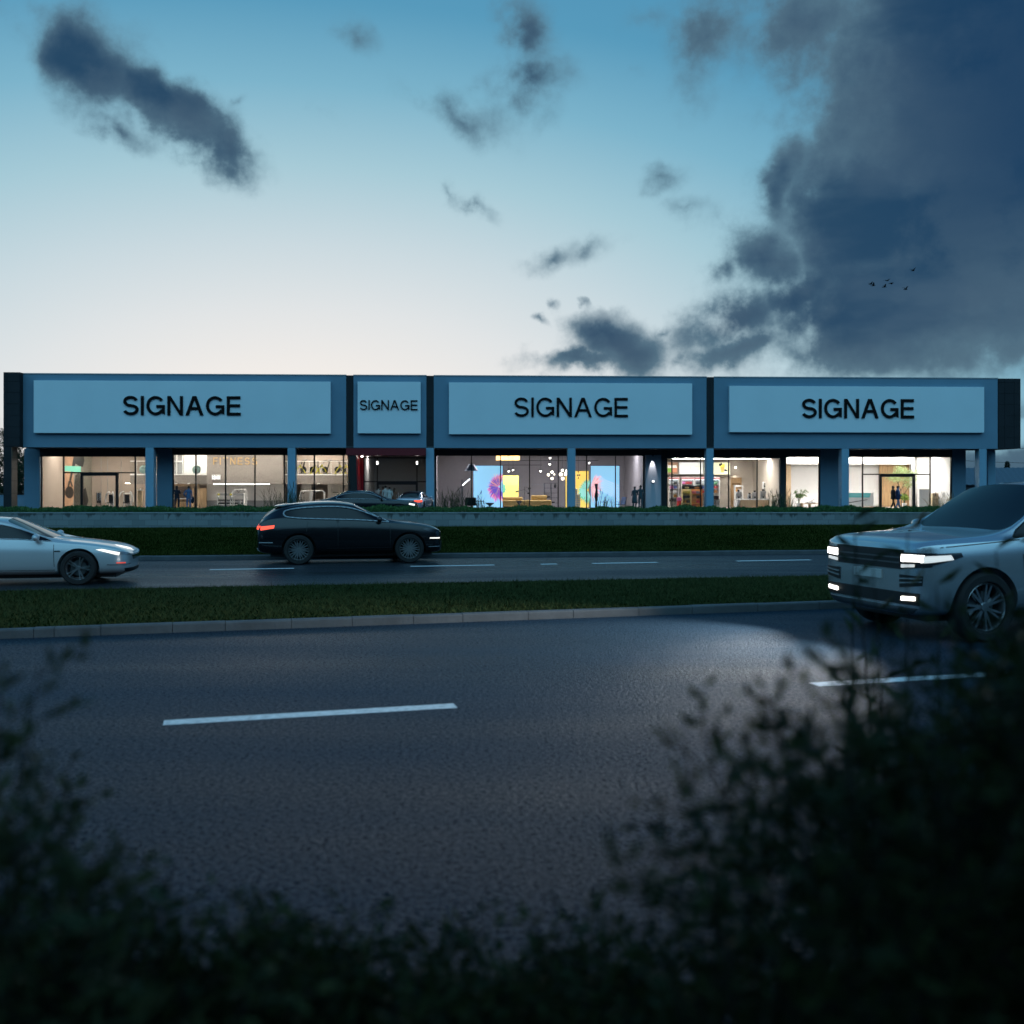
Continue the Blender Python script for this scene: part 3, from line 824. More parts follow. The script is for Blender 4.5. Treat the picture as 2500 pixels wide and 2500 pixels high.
# --- rooms
def room(a, b, depth, zc, wall, ceil, floor=FLOOR, back=None, left=None, right=None):
    v0 = VR + .22; v1 = VR + depth
    ua, ub = U(a, VR), U(b, VR)
    mb = MB(); mb.box(ua - .1, ub + .1, v1, v1 + .1, ZF, zc); part(mb, 'room_back_wall', back or wall)
    mb = MB(); mb.box(ua - .12, ua - .02, v0, v1, ZF, zc); part(mb, 'room_side_wall', left or wall)
    mb = MB(); mb.box(ub + .02, ub + .12, v0, v1, ZF, zc); part(mb, 'room_side_wall', right or wall)
    mb = MB(); mb.box(ua - .12, ub + .12, v0, v1 + .1, zc, zc + .1); part(mb, 'room_ceiling', ceil)
    mb = MB(); mb.box(ua - .12, ub + .12, VR + .2, v1 + .1, .2, ZF); part(mb, 'room_floor', floor)
    return ua, ub, v0, v1
RA = room(98, 848, 10, 5.0, TAUPE, CEIL)
RBm = room(890, 1050, 8, 4.3, GREYW, CEILG, M('dark floor', (.06, .06, .065), .3), left=WHITEW)
RC = room(1064, 1571, 9, 4.75, MAUVE, CEILG)
RD = room(1631, 1903, 7, 3.98 + .12, BEIGE, CEILG)
RE = room(1919, 2323, 7.5, 4.35, WHITEW, CEIL)
mb = MB(); mb.box(U(852, 3), U(890, 3), VR + 8, VR + 8.1, ZF, 4.4); part(mb, 'room_back_wall', GREYW)
mb = MB(); mb.box(U(1571.5, VR) + .16, U(1615, VR), VR + .1, VR + .4, ZF, ZH['C']); part(mb, 'shop_pier', M('pale blue plaster', (.52, .53, .60), .7))

def lamp_strip(a, b, v, z, w, mat, label, par=None):
    mb = MB(); u0, u1 = U(a, v), U(b, v)
    c = W((u0 + u1) / 2, v, z); l = (u1 - u0) / 2
    t = thing('ceiling_light', label, 'ceiling light', c, TH, 'strip lights on the shop ceilings')
    MB().box(-l, l, -w / 2, w / 2, 0, .05).build('housing', WHITEM, t)
    MB().box(-l + .03, l - .03, -w / 2 + .03, w / 2 - .03, -.012, -.001).build('diffuser', mat, t)
lamp_strip(120, 330, 5., 4.92, .5, LIGHTW, 'long warm strip light on the gym ceiling left of the blue column')
lamp_strip(120, 330, 9.5, 4.92, .4, LIGHTW, 'warm strip light on the gym ceiling next to the athlete mural')
lamp_strip(425, 840, 4.6, 4.92, .45, LIGHTW, 'long warm strip light on the gym ceiling above the window line')
lamp_strip(425, 840, 11., 4.92, .4, LIGHTW, 'long warm strip light on the ceiling over the gym gallery')
lamp_strip(1090, 1560, 5.5, 4.66, .25, LIGHTC, 'cool strip light on the furniture showroom ceiling')
lamp_strip(1640, 1895, 5., 4.02, .5, LIGHTN, 'neutral strip light on the convenience shop ceiling')
lamp_strip(1930, 2310, 5., 4.27, .6, LIGHTN, 'long bright strip light on the white office ceiling near the window')
lamp_strip(1930, 2310, 8.2, 4.27, .4, LIGHTN, 'bright strip light on the white office ceiling towards the back')
lamp_strip(893, 930, 5., 4.24, .45, LIGHTN, 'short cool strip light beside the white wall of the dim shop')

# gallery of the gym with its concrete edge, and the concrete volume that carries the lettering
VM = 7.2
zm1, zm0 = Z(600, 1157, VM), Z(600, 1181, VM)
for a, b in ((318, 505), (688, 848)):
    mb = MB(); mb.box(U(a, VM), U(b, VM), VM, VR + 9.98, zm0 + .05, zm1 - .1); part(mb, 'gallery_slab', CONC)
    mb = MB(); mb.box(U(a, VM), U(b, VM), VM - .04, VR + 9.98, zm1 - .1, zm1); part(mb, 'gallery_floor', WHITEM)
    rl = bpy.data.objects.new('gallery_railing', None); COL.objects.link(rl); rl.parent = bld
    mb = MB(); zr_ = Z(600, 1126, VM)
    mb.box(U(a, VM), U(b, VM), VM, VM + .06, zr_ - .03, zr_ + .03)
    k = 6
    for i in range(k): 
        u = U(a + (b - a) * (i + .5) / k, VM); mb.cyl((u, VM + .03, zm1), (u, VM + .03, zr_), .015, n=6)
    mb.build('handrail', WHITEM, rl)
    g = MB(); g.box(U(a, VM) + .02, U(b, VM) - .02, VM + .024, VM + .036, zm1 + .02, zr_ - .04); g.build('rail_pane', pane_mat('railing glass', (.95, .97, .97), .6), rl)
    mb = MB(); mb.box(U(a, VM), U(b, VM), VM, VM + .12, zm0 - .03, zm0 + .05); part(mb, 'gallery_lip', CONC)
    mb = MB(); mb.box(U(a, VM + 2.), U(b, VM + 2.), VM + .8, VM + .95, zm0 + .02, zm0 + .045); part(mb, 'cove_and_fill_light', COVE)  # hidden strip added to light the space under the gallery
VF = 6.2
mb = MB(); mb.box(U(505, VF), U(690, VF), VF, VR + 9.98, Z(600, 1181, VF), 4.98); part(mb, 'gym_bulkhead', CONC)
mb = MB(); mb.box(U(525, VF + 1), U(660, VF + 1), VF + .5, VF + .75, Z(600, 1181, VF) - .05, Z(600, 1181, VF) - .008); part(mb, 'cove_and_fill_light', COVEN)
mb = MB(); mb.box(U(505, 9.5), U(692, 9.5), 9.5, 9.6, ZF, Z(600, 1181, VF) - .01); part(mb, 'gym_rear_panel', WHITEW)
mb = MB(); mb.box(U(505, 9.4), U(690, 9.4), 9.38, 9.48, ZF, ZF + .55); part(mb, 'gym_plinth', GREYW)
# gallery back wall with white window grid
mb = MB(); mb.box(U(449, 12.2), U(505, 12.2), 12.2, 12.3, zm1, 4.99); part(mb, 'gallery_rear_panel', WHITEW)
wg = bpy.data.objects.new('gallery_window', None); COL.objects.link(wg); wg.parent = bld
mb = MB(); mb.box(U(421, 12.2), U(447, 12.2), 12.32, 12.36, zm1, 4.9); mb.build('dark_pane', GREYW, wg)
mb = MB()
for q in (421, 431, 446): mb.box(U(q, 12.2) - .05, U(q, 12.2) + .05, 12.2, 12.3, zm1, 4.9)
zq = Z(430, 1127, 12.2); mb.box(U(420, 12.2), U(447, 12.2), 12.21, 12.29, zq - .04, zq + .04); mb.build('grid_frame', WHITEM, wg)
# lobby below the gallery: timber portal, doors
mb = MB()
for q in (421, 470, 484): mb.box(U(q, 7.6) - .06, U(q, 7.6) + .06, 7.6, 7.7, ZF, zm0)
mb.box(U(421, 7.6), U(484, 7.6), 7.61, 7.69, zm0 - .22, zm0 - .04); part(mb, 'lobby_frame', OAKL)
mb = MB(); mb.box(U(487, 9), U(504, 9), 9, 9.08, ZF, Z(495, 1192, 9)); part(mb, 'lobby_door', OAKL)
# rear of the lower right gym: lit white panels between grey piers
for a, b in ((736, 760), (800, 850)): mb = MB(); mb.box(U(a, 11), U(b, 11), 11, 11.1, ZF, zm0 + .04); part(mb, 'gym_rear_panel', WHITEW)
mb = MB()
for q in (246, 262, 295): mb.box(U(q, VR + 9.9) - .012, U(q, VR + 9.9) + .012, VR + 9.96, VR + 9.99, ZF, 5.)
part(mb, 'panel_joint', GREYW)

# --- sign boards on the band
SIGN = M('pale sign panel', (.66, .80, .86), .55, var=.06, vscale=.4, bump=.05)
LETTER = M('black sign letters', (.003, .003, .0035), .7, spec=.15)
def sign(a, b, z0, z1, ta, tb, tz0, tz1, off, label):
    v = -.28
    u0, u1 = U(a, v), U(b, v)
    t = thing('sign_board', label, 'sign', W((u0 + u1) / 2, v, z0), TH, 'sign boards along the blue band')
    l = (u1 - u0) / 2
    MB().box(-l, l, 0, .26, 0, z1 - z0).build('panel', SIGN, t, bevel=.012)
    uc = (U(ta, v) + U(tb, v)) / 2 - (u0 + u1) / 2
    me = grotesque('SIGNAGE', U(tb, v) - U(ta, v), tz1 - tz0, .07, off)
    link('lettering', me, LETTER, t, (uc, -.006, tz0 - z0))
zs_ = lambda px, py: Z(px, py, -.28)
sign(82, 807, zs_(82, 1057), zs_(82, 928.5), 301.5, 588, zs_(440, 1014), zs_(440, 967), .148, 'widest pale sign board, bold black SIGNAGE lettering right of its dark end pier')
sign(873, 1027, zs_(950, 1058), zs_(950, 932), 879, 1019.5, zs_(950, 1001), zs_(950, 977), .118, 'small square pale sign board with small black SIGNAGE lettering above the red portal')
sign(1096, 1690, zs_(1096, 1060), zs_(1096, 933.5), 1256, 1533, zs_(1400, 1018), zs_(1400, 971), .125, 'pale sign board with thin black SIGNAGE lettering above the furniture showroom')
sign(1781, 2403, zs_(1781, 1055), zs_(1781, 942), 1958, 2231, zs_(2095, 1021), zs_(2095, 974), .148, 'lower-set pale sign board with bold black SIGNAGE lettering above the white office')
# ------------------------------------------------------------------ vehicles
GLASS_CAR = M('car glass', (.004, .005, .007), .04, spec=.4)
RUBBER = M('tyre rubber', (.012, .012, .013), .8, bump=.2, bscale=60)
ALLOY = M('wheel alloy', (.42, .44, .46), .28, .9)
ALLOY_DARK = M('dark wheel alloy', (.14, .15, .16), .3, .9)
TRIM = M('bright window trim', (.42, .45, .48), .5, .3)
BLACKP = M('black car plastic', (.01, .01, .011), .45)
CHROME_D = M('satin grille metal', (.2, .21, .22), .3, .9)

def car_cage(st):
    """st: (xl, xt, zb, w, zsh, wb, zbelt, wt, zedge, ztop) from nose to tail"""
    rings = []
    for (xl, xt, zb, w, zs, wb, zB, wt, ze, zt) in st:
        def lp(a, b, t): return a + (b - a) * t
        h = [(xl, 0, zb), (xl, .8 * w, zb), (xl, .96 * w, zb + .09), (xl, w, zb + .52 * (zs - zb)), (xl, .985 * w, zs), (xl, wb, zB),
             (lp(xl, xt, .1), lp(wb, wt, .1), lp(zB, ze, .1)), (lp(xl, xt, .84), lp(wb, wt, .84), lp(zB, ze, .84)),
             (xt, wt, ze), (xt, .55 * wt, lp(ze, zt, .75)), (xt, 0, zt)]
        rings.append([Vector(p) for p in h])
    return rings

def car_shell(st, side, front_glass, rear_glass, wheels, rad, crease=(), sub=2):
    """subdivided body shell with window faces marked (1 side, 2 front, 3 rear) and wheel wells cut (4)"""
    rings = car_cage(st)
    nr = 11; full = 2 * nr - 2
    vs, fs, mi = [], [], []
    for r in rings:
        vs += [p for p in r] + [Vector((p.x, -p.y, p.z)) for p in r[-2:0:-1]]
    def mat_of(i, j):
        if j == 6 and i in side: return 1
        if j in (8, 9) and i in front_glass: return 2
        if j in (8, 9) and i in rear_glass: return 3
        return 0
    for i in range(len(rings) - 1):
        for k in range(full):
            k2 = (k + 1) % full
            j = k if k < nr - 1 else full - 1 - k
            fs.append((i * full + k, i * full + k2, (i + 1) * full + k2, (i + 1) * full + k)); mi.append(mat_of(i, j))
    for e, base in ((0, 0), (1, (len(rings) - 1) * full)):
        for j in range(nr - 1):
            a, b = base + j, base + j + 1
            a2 = base + (full - j) % full; b2 = base + (full - j - 1) % full
            q = [a, b, b2, a2]
            q = list(dict.fromkeys(q))
            fs.append(tuple(q if e == 0 else q[::-1])); mi.append(0)
    me = bpy.data.meshes.new('shell'); me.from_pydata([tuple(v) for v in vs], [], fs)
    me.polygons.foreach_set('material_index', mi)
    for _ in range(5): me.materials.append(None)
    bm = bmesh.new(); bm.from_mesh(me)
    bmesh.ops.recalc_face_normals(bm, faces=bm.faces)
    cl = bm.edges.layers.float.new('crease_edge')
    bm.verts.ensure_lookup_table()
    for e in bm.edges:
        ms = {f.material_index for f in e.link_faces}
        if len(ms) > 1: e[cl] = .75
        a, b = sorted(v.index for v in e.verts)
        ra, rb = a // full, b // full
        ka, kb = a % full, b % full
        ja = ka if ka < nr else full - ka; jb = kb if kb < nr else full - kb
        if ja == jb and ra != rb:
            for (row, i0, i1, amt) in crease:
                if ja == row and i0 <= min(ra, rb) and max(ra, rb) <= i1: e[cl] = max(e[cl], amt)
    bm.to_mesh(me); bm.free()
    o = bpy.data.objects.new('shell', me); COL.objects.link(o)
    s = o.modifiers.new('s', 'SUBSURF'); s.levels = sub; s.render_levels = sub
    cut = MB()
    for (x, y) in wheels:
        cut.cyl((x, y * .62, rad), (x, y * 1.6, rad), rad * 1.16, n=40, mi=4)
    cm = cut.mesh('cut')
    for _ in range(5): cm.materials.append(None)
    co = bpy.data.objects.new('cut', cm); COL.objects.link(co)
    b = o.modifiers.new('b', 'BOOLEAN'); b.operation = 'DIFFERENCE'; b.object = co; b.solver = 'EXACT'
    bpy.context.view_layer.update()
    out = evaluated(o)
    bpy.data.objects.remove(o); bpy.data.objects.remove(co)
    return out

def split_by_material(me, sel):
    bm = bmesh.new(); bm.from_mesh(me)
    bmesh.ops.delete(bm, geom=[f for f in bm.faces if f.material_index not in sel], context='FACES')
    for f in bm.faces: f.material_index = sel.index(f.material_index)
    out = bpy.data.meshes.new('part'); bm.to_mesh(out); bm.free()
    out.materials.clear()
    return out

def border_trim(me, r, keep=lambda p: True):
    bm = bmesh.new(); bm.from_mesh(me)
    mb = MB()
    for e in bm.edges:
        if len(e.link_faces) == 1:
            a, b = e.verts[0].co, e.verts[1].co
            if keep((a + b) / 2):
                o_ = Vector((0, math.copysign(r * .8, a.y), 0)); mb.cyl(a + o_, b + o_, r, n=5)
    bm.free()
    return mb

def side_split(me, sgn):
    bm = bmesh.new(); bm.from_mesh(me)
    bmesh.ops.delete(bm, geom=[f for f in bm.faces if f.calc_center_median().y * sgn < 0], context='FACES')
    out = bpy.data.meshes.new('part'); bm.to_mesh(out); bm.free()
    return out

class Skin:
    """lays thin fitted pieces on the finished body"""
    def __init__(s, me):
        bm = bmesh.new(); bm.from_mesh(me); s.t = BVHTree.FromBMesh(bm); bm.free()
    def patch(s, quad, axis, sgn, off=.008, n=(10, 4), mb=None, mi=0, far=5.):
        """quad: 4 corners in the plane across `axis`; seen from side sgn"""
        mb = mb or MB()
        nx, ny = n
        g, b = [], []
        d = Vector((-sgn, 0, 0)) if axis == 'x' else (Vector((0, -sgn, 0)) if axis == 'y' else Vector((0, 0, -sgn)))
        last = None
        for j in range(ny + 1):
            for i in range(nx + 1):
                u, w = i / nx, j / ny
                p = [quad[0][k] * (1 - u) * (1 - w) + quad[1][k] * u * (1 - w) + quad[2][k] * u * w + quad[3][k] * (1 - u) * w for k in (0, 1)]
                org = Vector((sgn * far, p[0], p[1])) if axis == 'x' else (Vector((p[0], sgn * far, p[1])) if axis == 'y' else Vector((p[0], p[1], sgn * far)))
                h = s.t.ray_cast(org, d)
                if h[0] is None:
                    q = last if last is not None else org + d * far
                    q = Vector((q.x, p[0], p[1])) if axis == 'x' else (Vector((p[0], q.y, p[1])) if axis == 'y' else Vector((p[0], p[1], q.z)))
                else:
                    q = h[0]; last = q
                g.append(q - d * off); b.append(q + d * .02)
        k0 = len(g); w_ = nx + 1
        fs = []
        for j in range(ny):
            for i in range(nx):
                fs.append((j * w_ + i, j * w_ + i + 1, (j + 1) * w_ + i + 1, (j + 1) * w_ + i))
        loop = [i for i in range(w_)] + [j * w_ + nx for j in range(1, ny + 1)] + [ny * w_ + i for i in range(nx - 1, -1, -1)] + [j * w_ for j in range(ny - 1, 0, -1)]
        for a in range(len(loop)):
            p, q = loop[a], loop[(a + 1) % len(loop)]
            fs.append((p, q, k0 + q, k0 + p))
        mb.add(g + b, fs, mi)
        return mb
    def line(s, pts, axis, sgn, w=.012, off=.003, mb=None, mi=0, step=6):
        mb = mb or MB()
        for (a, b) in zip(pts[:-1], pts[1:]):
            dx, dy = b[0] - a[0], b[1] - a[1]
            L = math.hypot(dx, dy); nx_, ny_ = -dy / L * w / 2, dx / L * w / 2
            s.patch([(a[0] + nx_, a[1] + ny_), (b[0] + nx_, b[1] + ny_), (b[0] - nx_, b[1] - ny_), (a[0] - nx_, a[1] - ny_)], axis, sgn, off, (step, 1), mb, mi)
        return mb

def wheel_part(parent, x, y, rad, width, rim_mat, spokes=10, twin=False, name='wheel'):
    sg = 1 if y > 0 else -1
    w = bpy.data.objects.new(name, None); COL.objects.link(w); w.parent = parent; w.location = (x, y, rad)
    ro = rad * .72
    t = MB(); hw = width / 2
    prof = [(ro, -hw * .8), (ro * 1.04, -hw), (rad * .93, -hw), (rad, -hw * .72), (rad, hw * .72), (rad * .93, hw), (ro * 1.04, hw), (ro, hw * .8), (ro * .98, 0), (ro, -hw * .8)]
    t.lathe(prof, n=44, axis='y', caps=False); t.build('tyre', RUBBER, w, smooth=40)
    r = MB()
    yo = sg * hw * .72
    r.lathe([(ro * .995, -sg * hw * .7), (ro * .995, yo), (ro * .94, yo + sg * .012), (ro * .9, yo - sg * .01), (ro * .88, -sg * hw * .6)], n=44, axis='y', caps=False)
    r.lathe([(.001, yo + sg * .0), (ro * .17, yo), (ro * .2, yo - sg * .03), (ro * .2, yo - sg * .08)], n=20, axis='y')
    for k in range(spokes):
        a = 2 * math.pi * k / spokes
        for off in ((-.07, .07) if twin else (0,)):
            a1 = a + off * .6; a2 = a + off * 2.0
            i0, i1 = ro * .15, ro * .92
            wd0, wd1 = ro * (.05 if twin else .085), ro * (.04 if twin else .06)
            p = []
            for (rr, aa, wd, yy) in ((i0, a1, wd0, yo - sg * .015), (i1, a2, wd1, yo - sg * .004)):
                cx, cz = rr * math.cos(aa), rr * math.sin(aa)
                tx, tz = -math.sin(aa), math.cos(aa)
                p += [(cx + tx * wd, yy, cz + tz * wd), (cx - tx * wd, yy, cz - tz * wd), (cx - tx * wd, yy - sg * .05, cz - tz * wd), (cx + tx * wd, yy - sg * .05, cz + tz * wd)]
            r.add(p, [(0, 1, 5, 4), (1, 2, 6, 5), (2, 3, 7, 6), (3, 0, 4, 7)])
    r.build('rim', rim_mat, w, smooth=35)
    d = MB(); d.lathe([(ro * .62, -sg * .01), (ro * .62, sg * .02)], n=28, axis='y'); d.build('brake_disc', CHROME_D, w)
    return w

def car(name, label, cat, spec, loc, heading, scale=1., group=None):
    """spec: dict describing one vehicle; local +x is its nose"""
    root = thing(name, label, cat, loc, heading, group, scale if scale != 1 else None)
    wx, wy, rad = spec['wheels'], spec['track'], spec['rad']
    wpos = [(wx[0], wy), (wx[0], -wy), (wx[1], wy), (wx[1], -wy)]
    me = car_shell(spec['st'], spec['side'], spec['front'], spec['rear'], wpos, rad, spec.get('crease', ()))
    skin = Skin(me)
    link('body', split_by_material(me, [0, 4]), [spec['paint'], BLACKP], root, smooth=38)
    sides = split_by_material(me, [1])
    for sg in (1, -1):
        pm = side_split(sides, sg)
        tr = border_trim(pm, spec.get('trim_r', .012), spec.get('trim_keep', lambda p: True))
        wn = link('side_window', pm, GLASS_CAR, root, smooth=True)
        if tr.v: tr.build('window_trim', spec.get('trim', TRIM), wn, smooth=True)
        pl = MB()
        for (x0, x1) in spec.get('pillars', ()):
            skin.line([(x0, spec['belt'] - .02), (x1, spec['belt'] + spec['glass_h'])], 'y', sg, .07, .004, pl, step=6)
        if pl.v: pl.build('pillar', BLACKP, root)
        ln = MB()
        for pts in spec.get('seams', ()):
            skin.line(pts, 'y', sg, .011, .002, ln)
        if ln.v: ln.build('door_seam', BLACKP, root)
        for (x, z) in spec.get('handles', ()):
            skin.patch([(x, z), (x + .2, z + .004), (x + .2, z + .034), (x, z + .03)], 'y', sg, .022, (4, 2)).build('door_handle', spec.get('handle_mat', spec['paint']), root, smooth=40)
        sl = skin.patch([(spec['sill'][0], spec['sill'][2]), (spec['sill'][1], spec['sill'][2]), (spec['sill'][1], spec['sill'][3]), (spec['sill'][0], spec['sill'][3])], 'y', sg, .012, (14, 1))
        sl.build('side_sill', spec.get('sill_mat', BLACKP), root)
        # mirror
        mx, mz, my = spec['mirror']
        mi_ = MB(); mi_.ball((mx, sg * (my + .13), mz + .05), 1, 14, sq=(.075, .115, .075))
        mi_.cyl((mx + .01, sg * (my - .04), mz - .03), (mx, sg * (my + .08), mz + .01), .025, .03)
        mi_.build('wing_mirror', spec.get('mirror_mat', spec['paint']), root, smooth=50)
    link('windscreen', split_by_material(me, [2]), GLASS_CAR, root, smooth=True)
    link('rear_window', split_by_material(me, [3]), GLASS_CAR, root, smooth=True)
    for (x, y) in wpos:
        wheel_part(root, x, y - (.0 if y > 0 else -.0), rad, spec.get('tw', .26), spec.get('rim', ALLOY), spec.get('spokes', 10), spec.get('twin', False))
    for p in spec['patches']:
        # (part name, axis, side, quad, offset, material, mirror?)
        nm, ax, sg, quad, off, mt, mir = p
        for ms in ((1, -1) if mir else (1,)):
            q = [(a * ms, b) for a, b in quad] if ax in ('x',) else quad
            s2 = sg * ms if (ax == 'y') else sg
            skin.patch(q, ax, s2, off, (14, 4)).build(nm, mt, root, smooth=40)
    fl = MB(); L = spec['st'][0][0]; E = spec['st'][-1][0]
    fl.box(E + .35, L - .3, -wy + .2, wy - .2, spec['st'][4][2] - .05, spec['st'][4][2] + .03)
    fl.build('underbody', BLACKP, root)
    return root, skin
SILVER = M('silver car paint', (.56, .59, .62), .27, .8, coat=1., coat_rough=.04)
WHITEP = M('pearl white car paint', (.46, .50, .53), .28, .3, coat=1., coat_rough=.03)
BLACKC = M('black car paint', (.003, .004, .006), .25, .2, coat=.5, coat_rough=.02)
NAVYC = M('midnight car paint', (.004, .006, .010), .22, .3, coat=.5, coat_rough=.02)
LILAC = M('pale grey car paint', (.5, .5, .56), .25, .4, coat=1.)
LAMP_HI = glow('lit headlamp', (1., .95, .88), 5.)
LAMP_SOFT = glow('lamp side glow', (1., .95, .88), .55)
LAMP_LO = glow('running light', (1., .93, .82), 1.3)
LAMP_FOG = glow('lit fog lamp', (1., .93, .82), 6.)
LAMP_OFF = M('clear lamp cover', (.35, .37, .4), .12, .4, coat=1.)
TAIL = glow('lit tail lamp', (1., .085, .04), 1.5)
TAIL_DIM = glow('dim tail lamp', (.8, .08, .05), .7)
LAMP_DARK = M('smoked lamp housing', (.03, .032, .036), .12, .3, coat=1.)
PLATE = M('number plate', (.5, .5, .48), .4)

def st(*rows): return list(rows)

SUV = dict(
    paint=SILVER, wheels=(1.60, -1.32), track=.86, rad=.40, tw=.28, spokes=7, twin=True, rim=ALLOY,
    #      xl    xt    zb   w    zsh   wb   zB    wt   ze    zt
    st=st((2.46, 2.44, .36, .78, .84, .75, 1.05, .68, 1.105, 1.12),
          (2.42, 2.38, .28, .91, .91, .88, 1.10, .80, 1.15, 1.17),
          (2.20, 2.16, .27, .985, .98, .93, 1.125, .85, 1.18, 1.205),
          (1.66, 1.66, .27, 1.0, 1.0, .945, 1.145, .86, 1.205, 1.235),
          (1.20, 1.14, .27, 1.0, 1.02, .95, 1.165, .86, 1.235, 1.265),
          (.82, .40, .27, 1.0, 1.04, .95, 1.19, .68, 1.75, 1.83),
          (-.25, -.25, .27, 1.0, 1.05, .95, 1.21, .68, 1.775, 1.86),
          (-1.15, -1.15, .27, 1.0, 1.06, .95, 1.23, .68, 1.765, 1.85),
          (-1.95, -1.92, .27, .99, 1.06, .93, 1.24, .66, 1.71, 1.79),
          (-2.38, -2.16, .30, .96, 1.05, .90, 1.24, .64, 1.66, 1.73),
          (-2.46, -2.42, .32, .90, 1.02, .84, 1.18, .70, 1.25, 1.27),
          (-2.50, -2.48, .40, .80, .95, .74, 1.05, .62, 1.10, 1.12)),
    side=(4, 5, 6, 7), front=(4,), rear=(9,), crease=((5, 0, 4, .5), (8, 4, 9, .35), (4, 1, 11, .3)),
    belt=1.2, glass_h=.5, pillars=((-.32, -.36), (-1.2, -1.26)),
    seams=([(1.0, .42), (.98, 1.1), (.92, 1.17)], [(-.3, .42), (-.3, 1.18)], [(-1.28, .62), (-1.18, 1.2)], [(1.0, .42), (-1.0, .42)], [(2.2, 1.09), (1.1, 1.165)]),
    handles=((-.2, 1.0), (-1.1, 1.02)), sill=(1.1, -.85, .28, .38), mirror=(.86, 1.22, .93), mirror_mat=SILVER,
    trim=BLACKP, trim_r=.01,
    patches=[
        ('grille', 'x', 1, [(-.60, .83), (.60, .83), (.62, 1.055), (-.62, 1.055)], .010, BLACKP, False),
        ('grille_bar', 'x', 1, [(-.57, .955), (.57, .955), (.57, .97), (-.57, .97)], .022, CHROME_D, False),
        ('grille_bar', 'x', 1, [(-.57, .895), (.57, .895), (.57, .91), (-.57, .91)], .022, CHROME_D, False),
        ('headlight_housing', 'x', 1, [(.57, .835), (.93, .87), (.93, 1.03), (.57, 1.03)], .012, LAMP_DARK, True),
        ('headlight', 'x', 1, [(.60, .92), (.93, .935), (.93, 1.005), (.60, 1.005)], .022, LAMP_HI, True),
        ('headlight', 'x', 1, [(.60, .85), (.80, .868), (.80, .90), (.60, .888)], .022, LAMP_SOFT, True),
        ('headlight_tail', 'y', 1, [(1.93, .985), (2.42, .865), (2.42, 1.02), (1.95, 1.035)], .012, LAMP_DARK, True),
        ('headlight', 'y', 1, [(2.06, .955), (2.42, .915), (2.42, .995), (2.09, 1.008)], .020, LAMP_SOFT, True),
        ('number_plate', 'x', 1, [(-.26, .70), (.26, .70), (.26, .80), (-.26, .80)], .02, PLATE, False),
        ('bumper_vent', 'x', 1, [(.56, .62), (.88, .66), (.885, .77), (.56, .77)], .010, BLACKP, True),
        ('bumper_blade', 'x', 1, [(.57, .665), (.88, .695), (.88, .712), (.57, .682)], .020, SILVER, True),
        ('bumper_blade', 'x', 1, [(.57, .715), (.88, .735), (.88, .752), (.57, .732)], .020, SILVER, True),
        ('lower_intake', 'x', 1, [(-.84, .43), (.84, .43), (.86, .57), (-.86, .57)], .010, BLACKP, False),
        ('fog_lamp', 'x', 1, [(.60, .475), (.80, .487), (.80, .53), (.60, .52)], .022, LAMP_FOG, True),
        ('skid_plate', 'x', 1, [(-.72, .325), (.72, .325), (.82, .40), (-.82, .40)], .012, CHROME_D, False),
        ('fuel_flap_vent', 'y', 1, [(.98, .66), (1.06, .66), (1.08, 1.0), (1.0, 1.0)], .008, BLACKP, True),
        ('tail_light', 'x', -1, [(.62, 1.0), (.82, 1.0), (.82, 1.16), (.62, 1.16)], .01, TAIL_DIM, True),
    ])

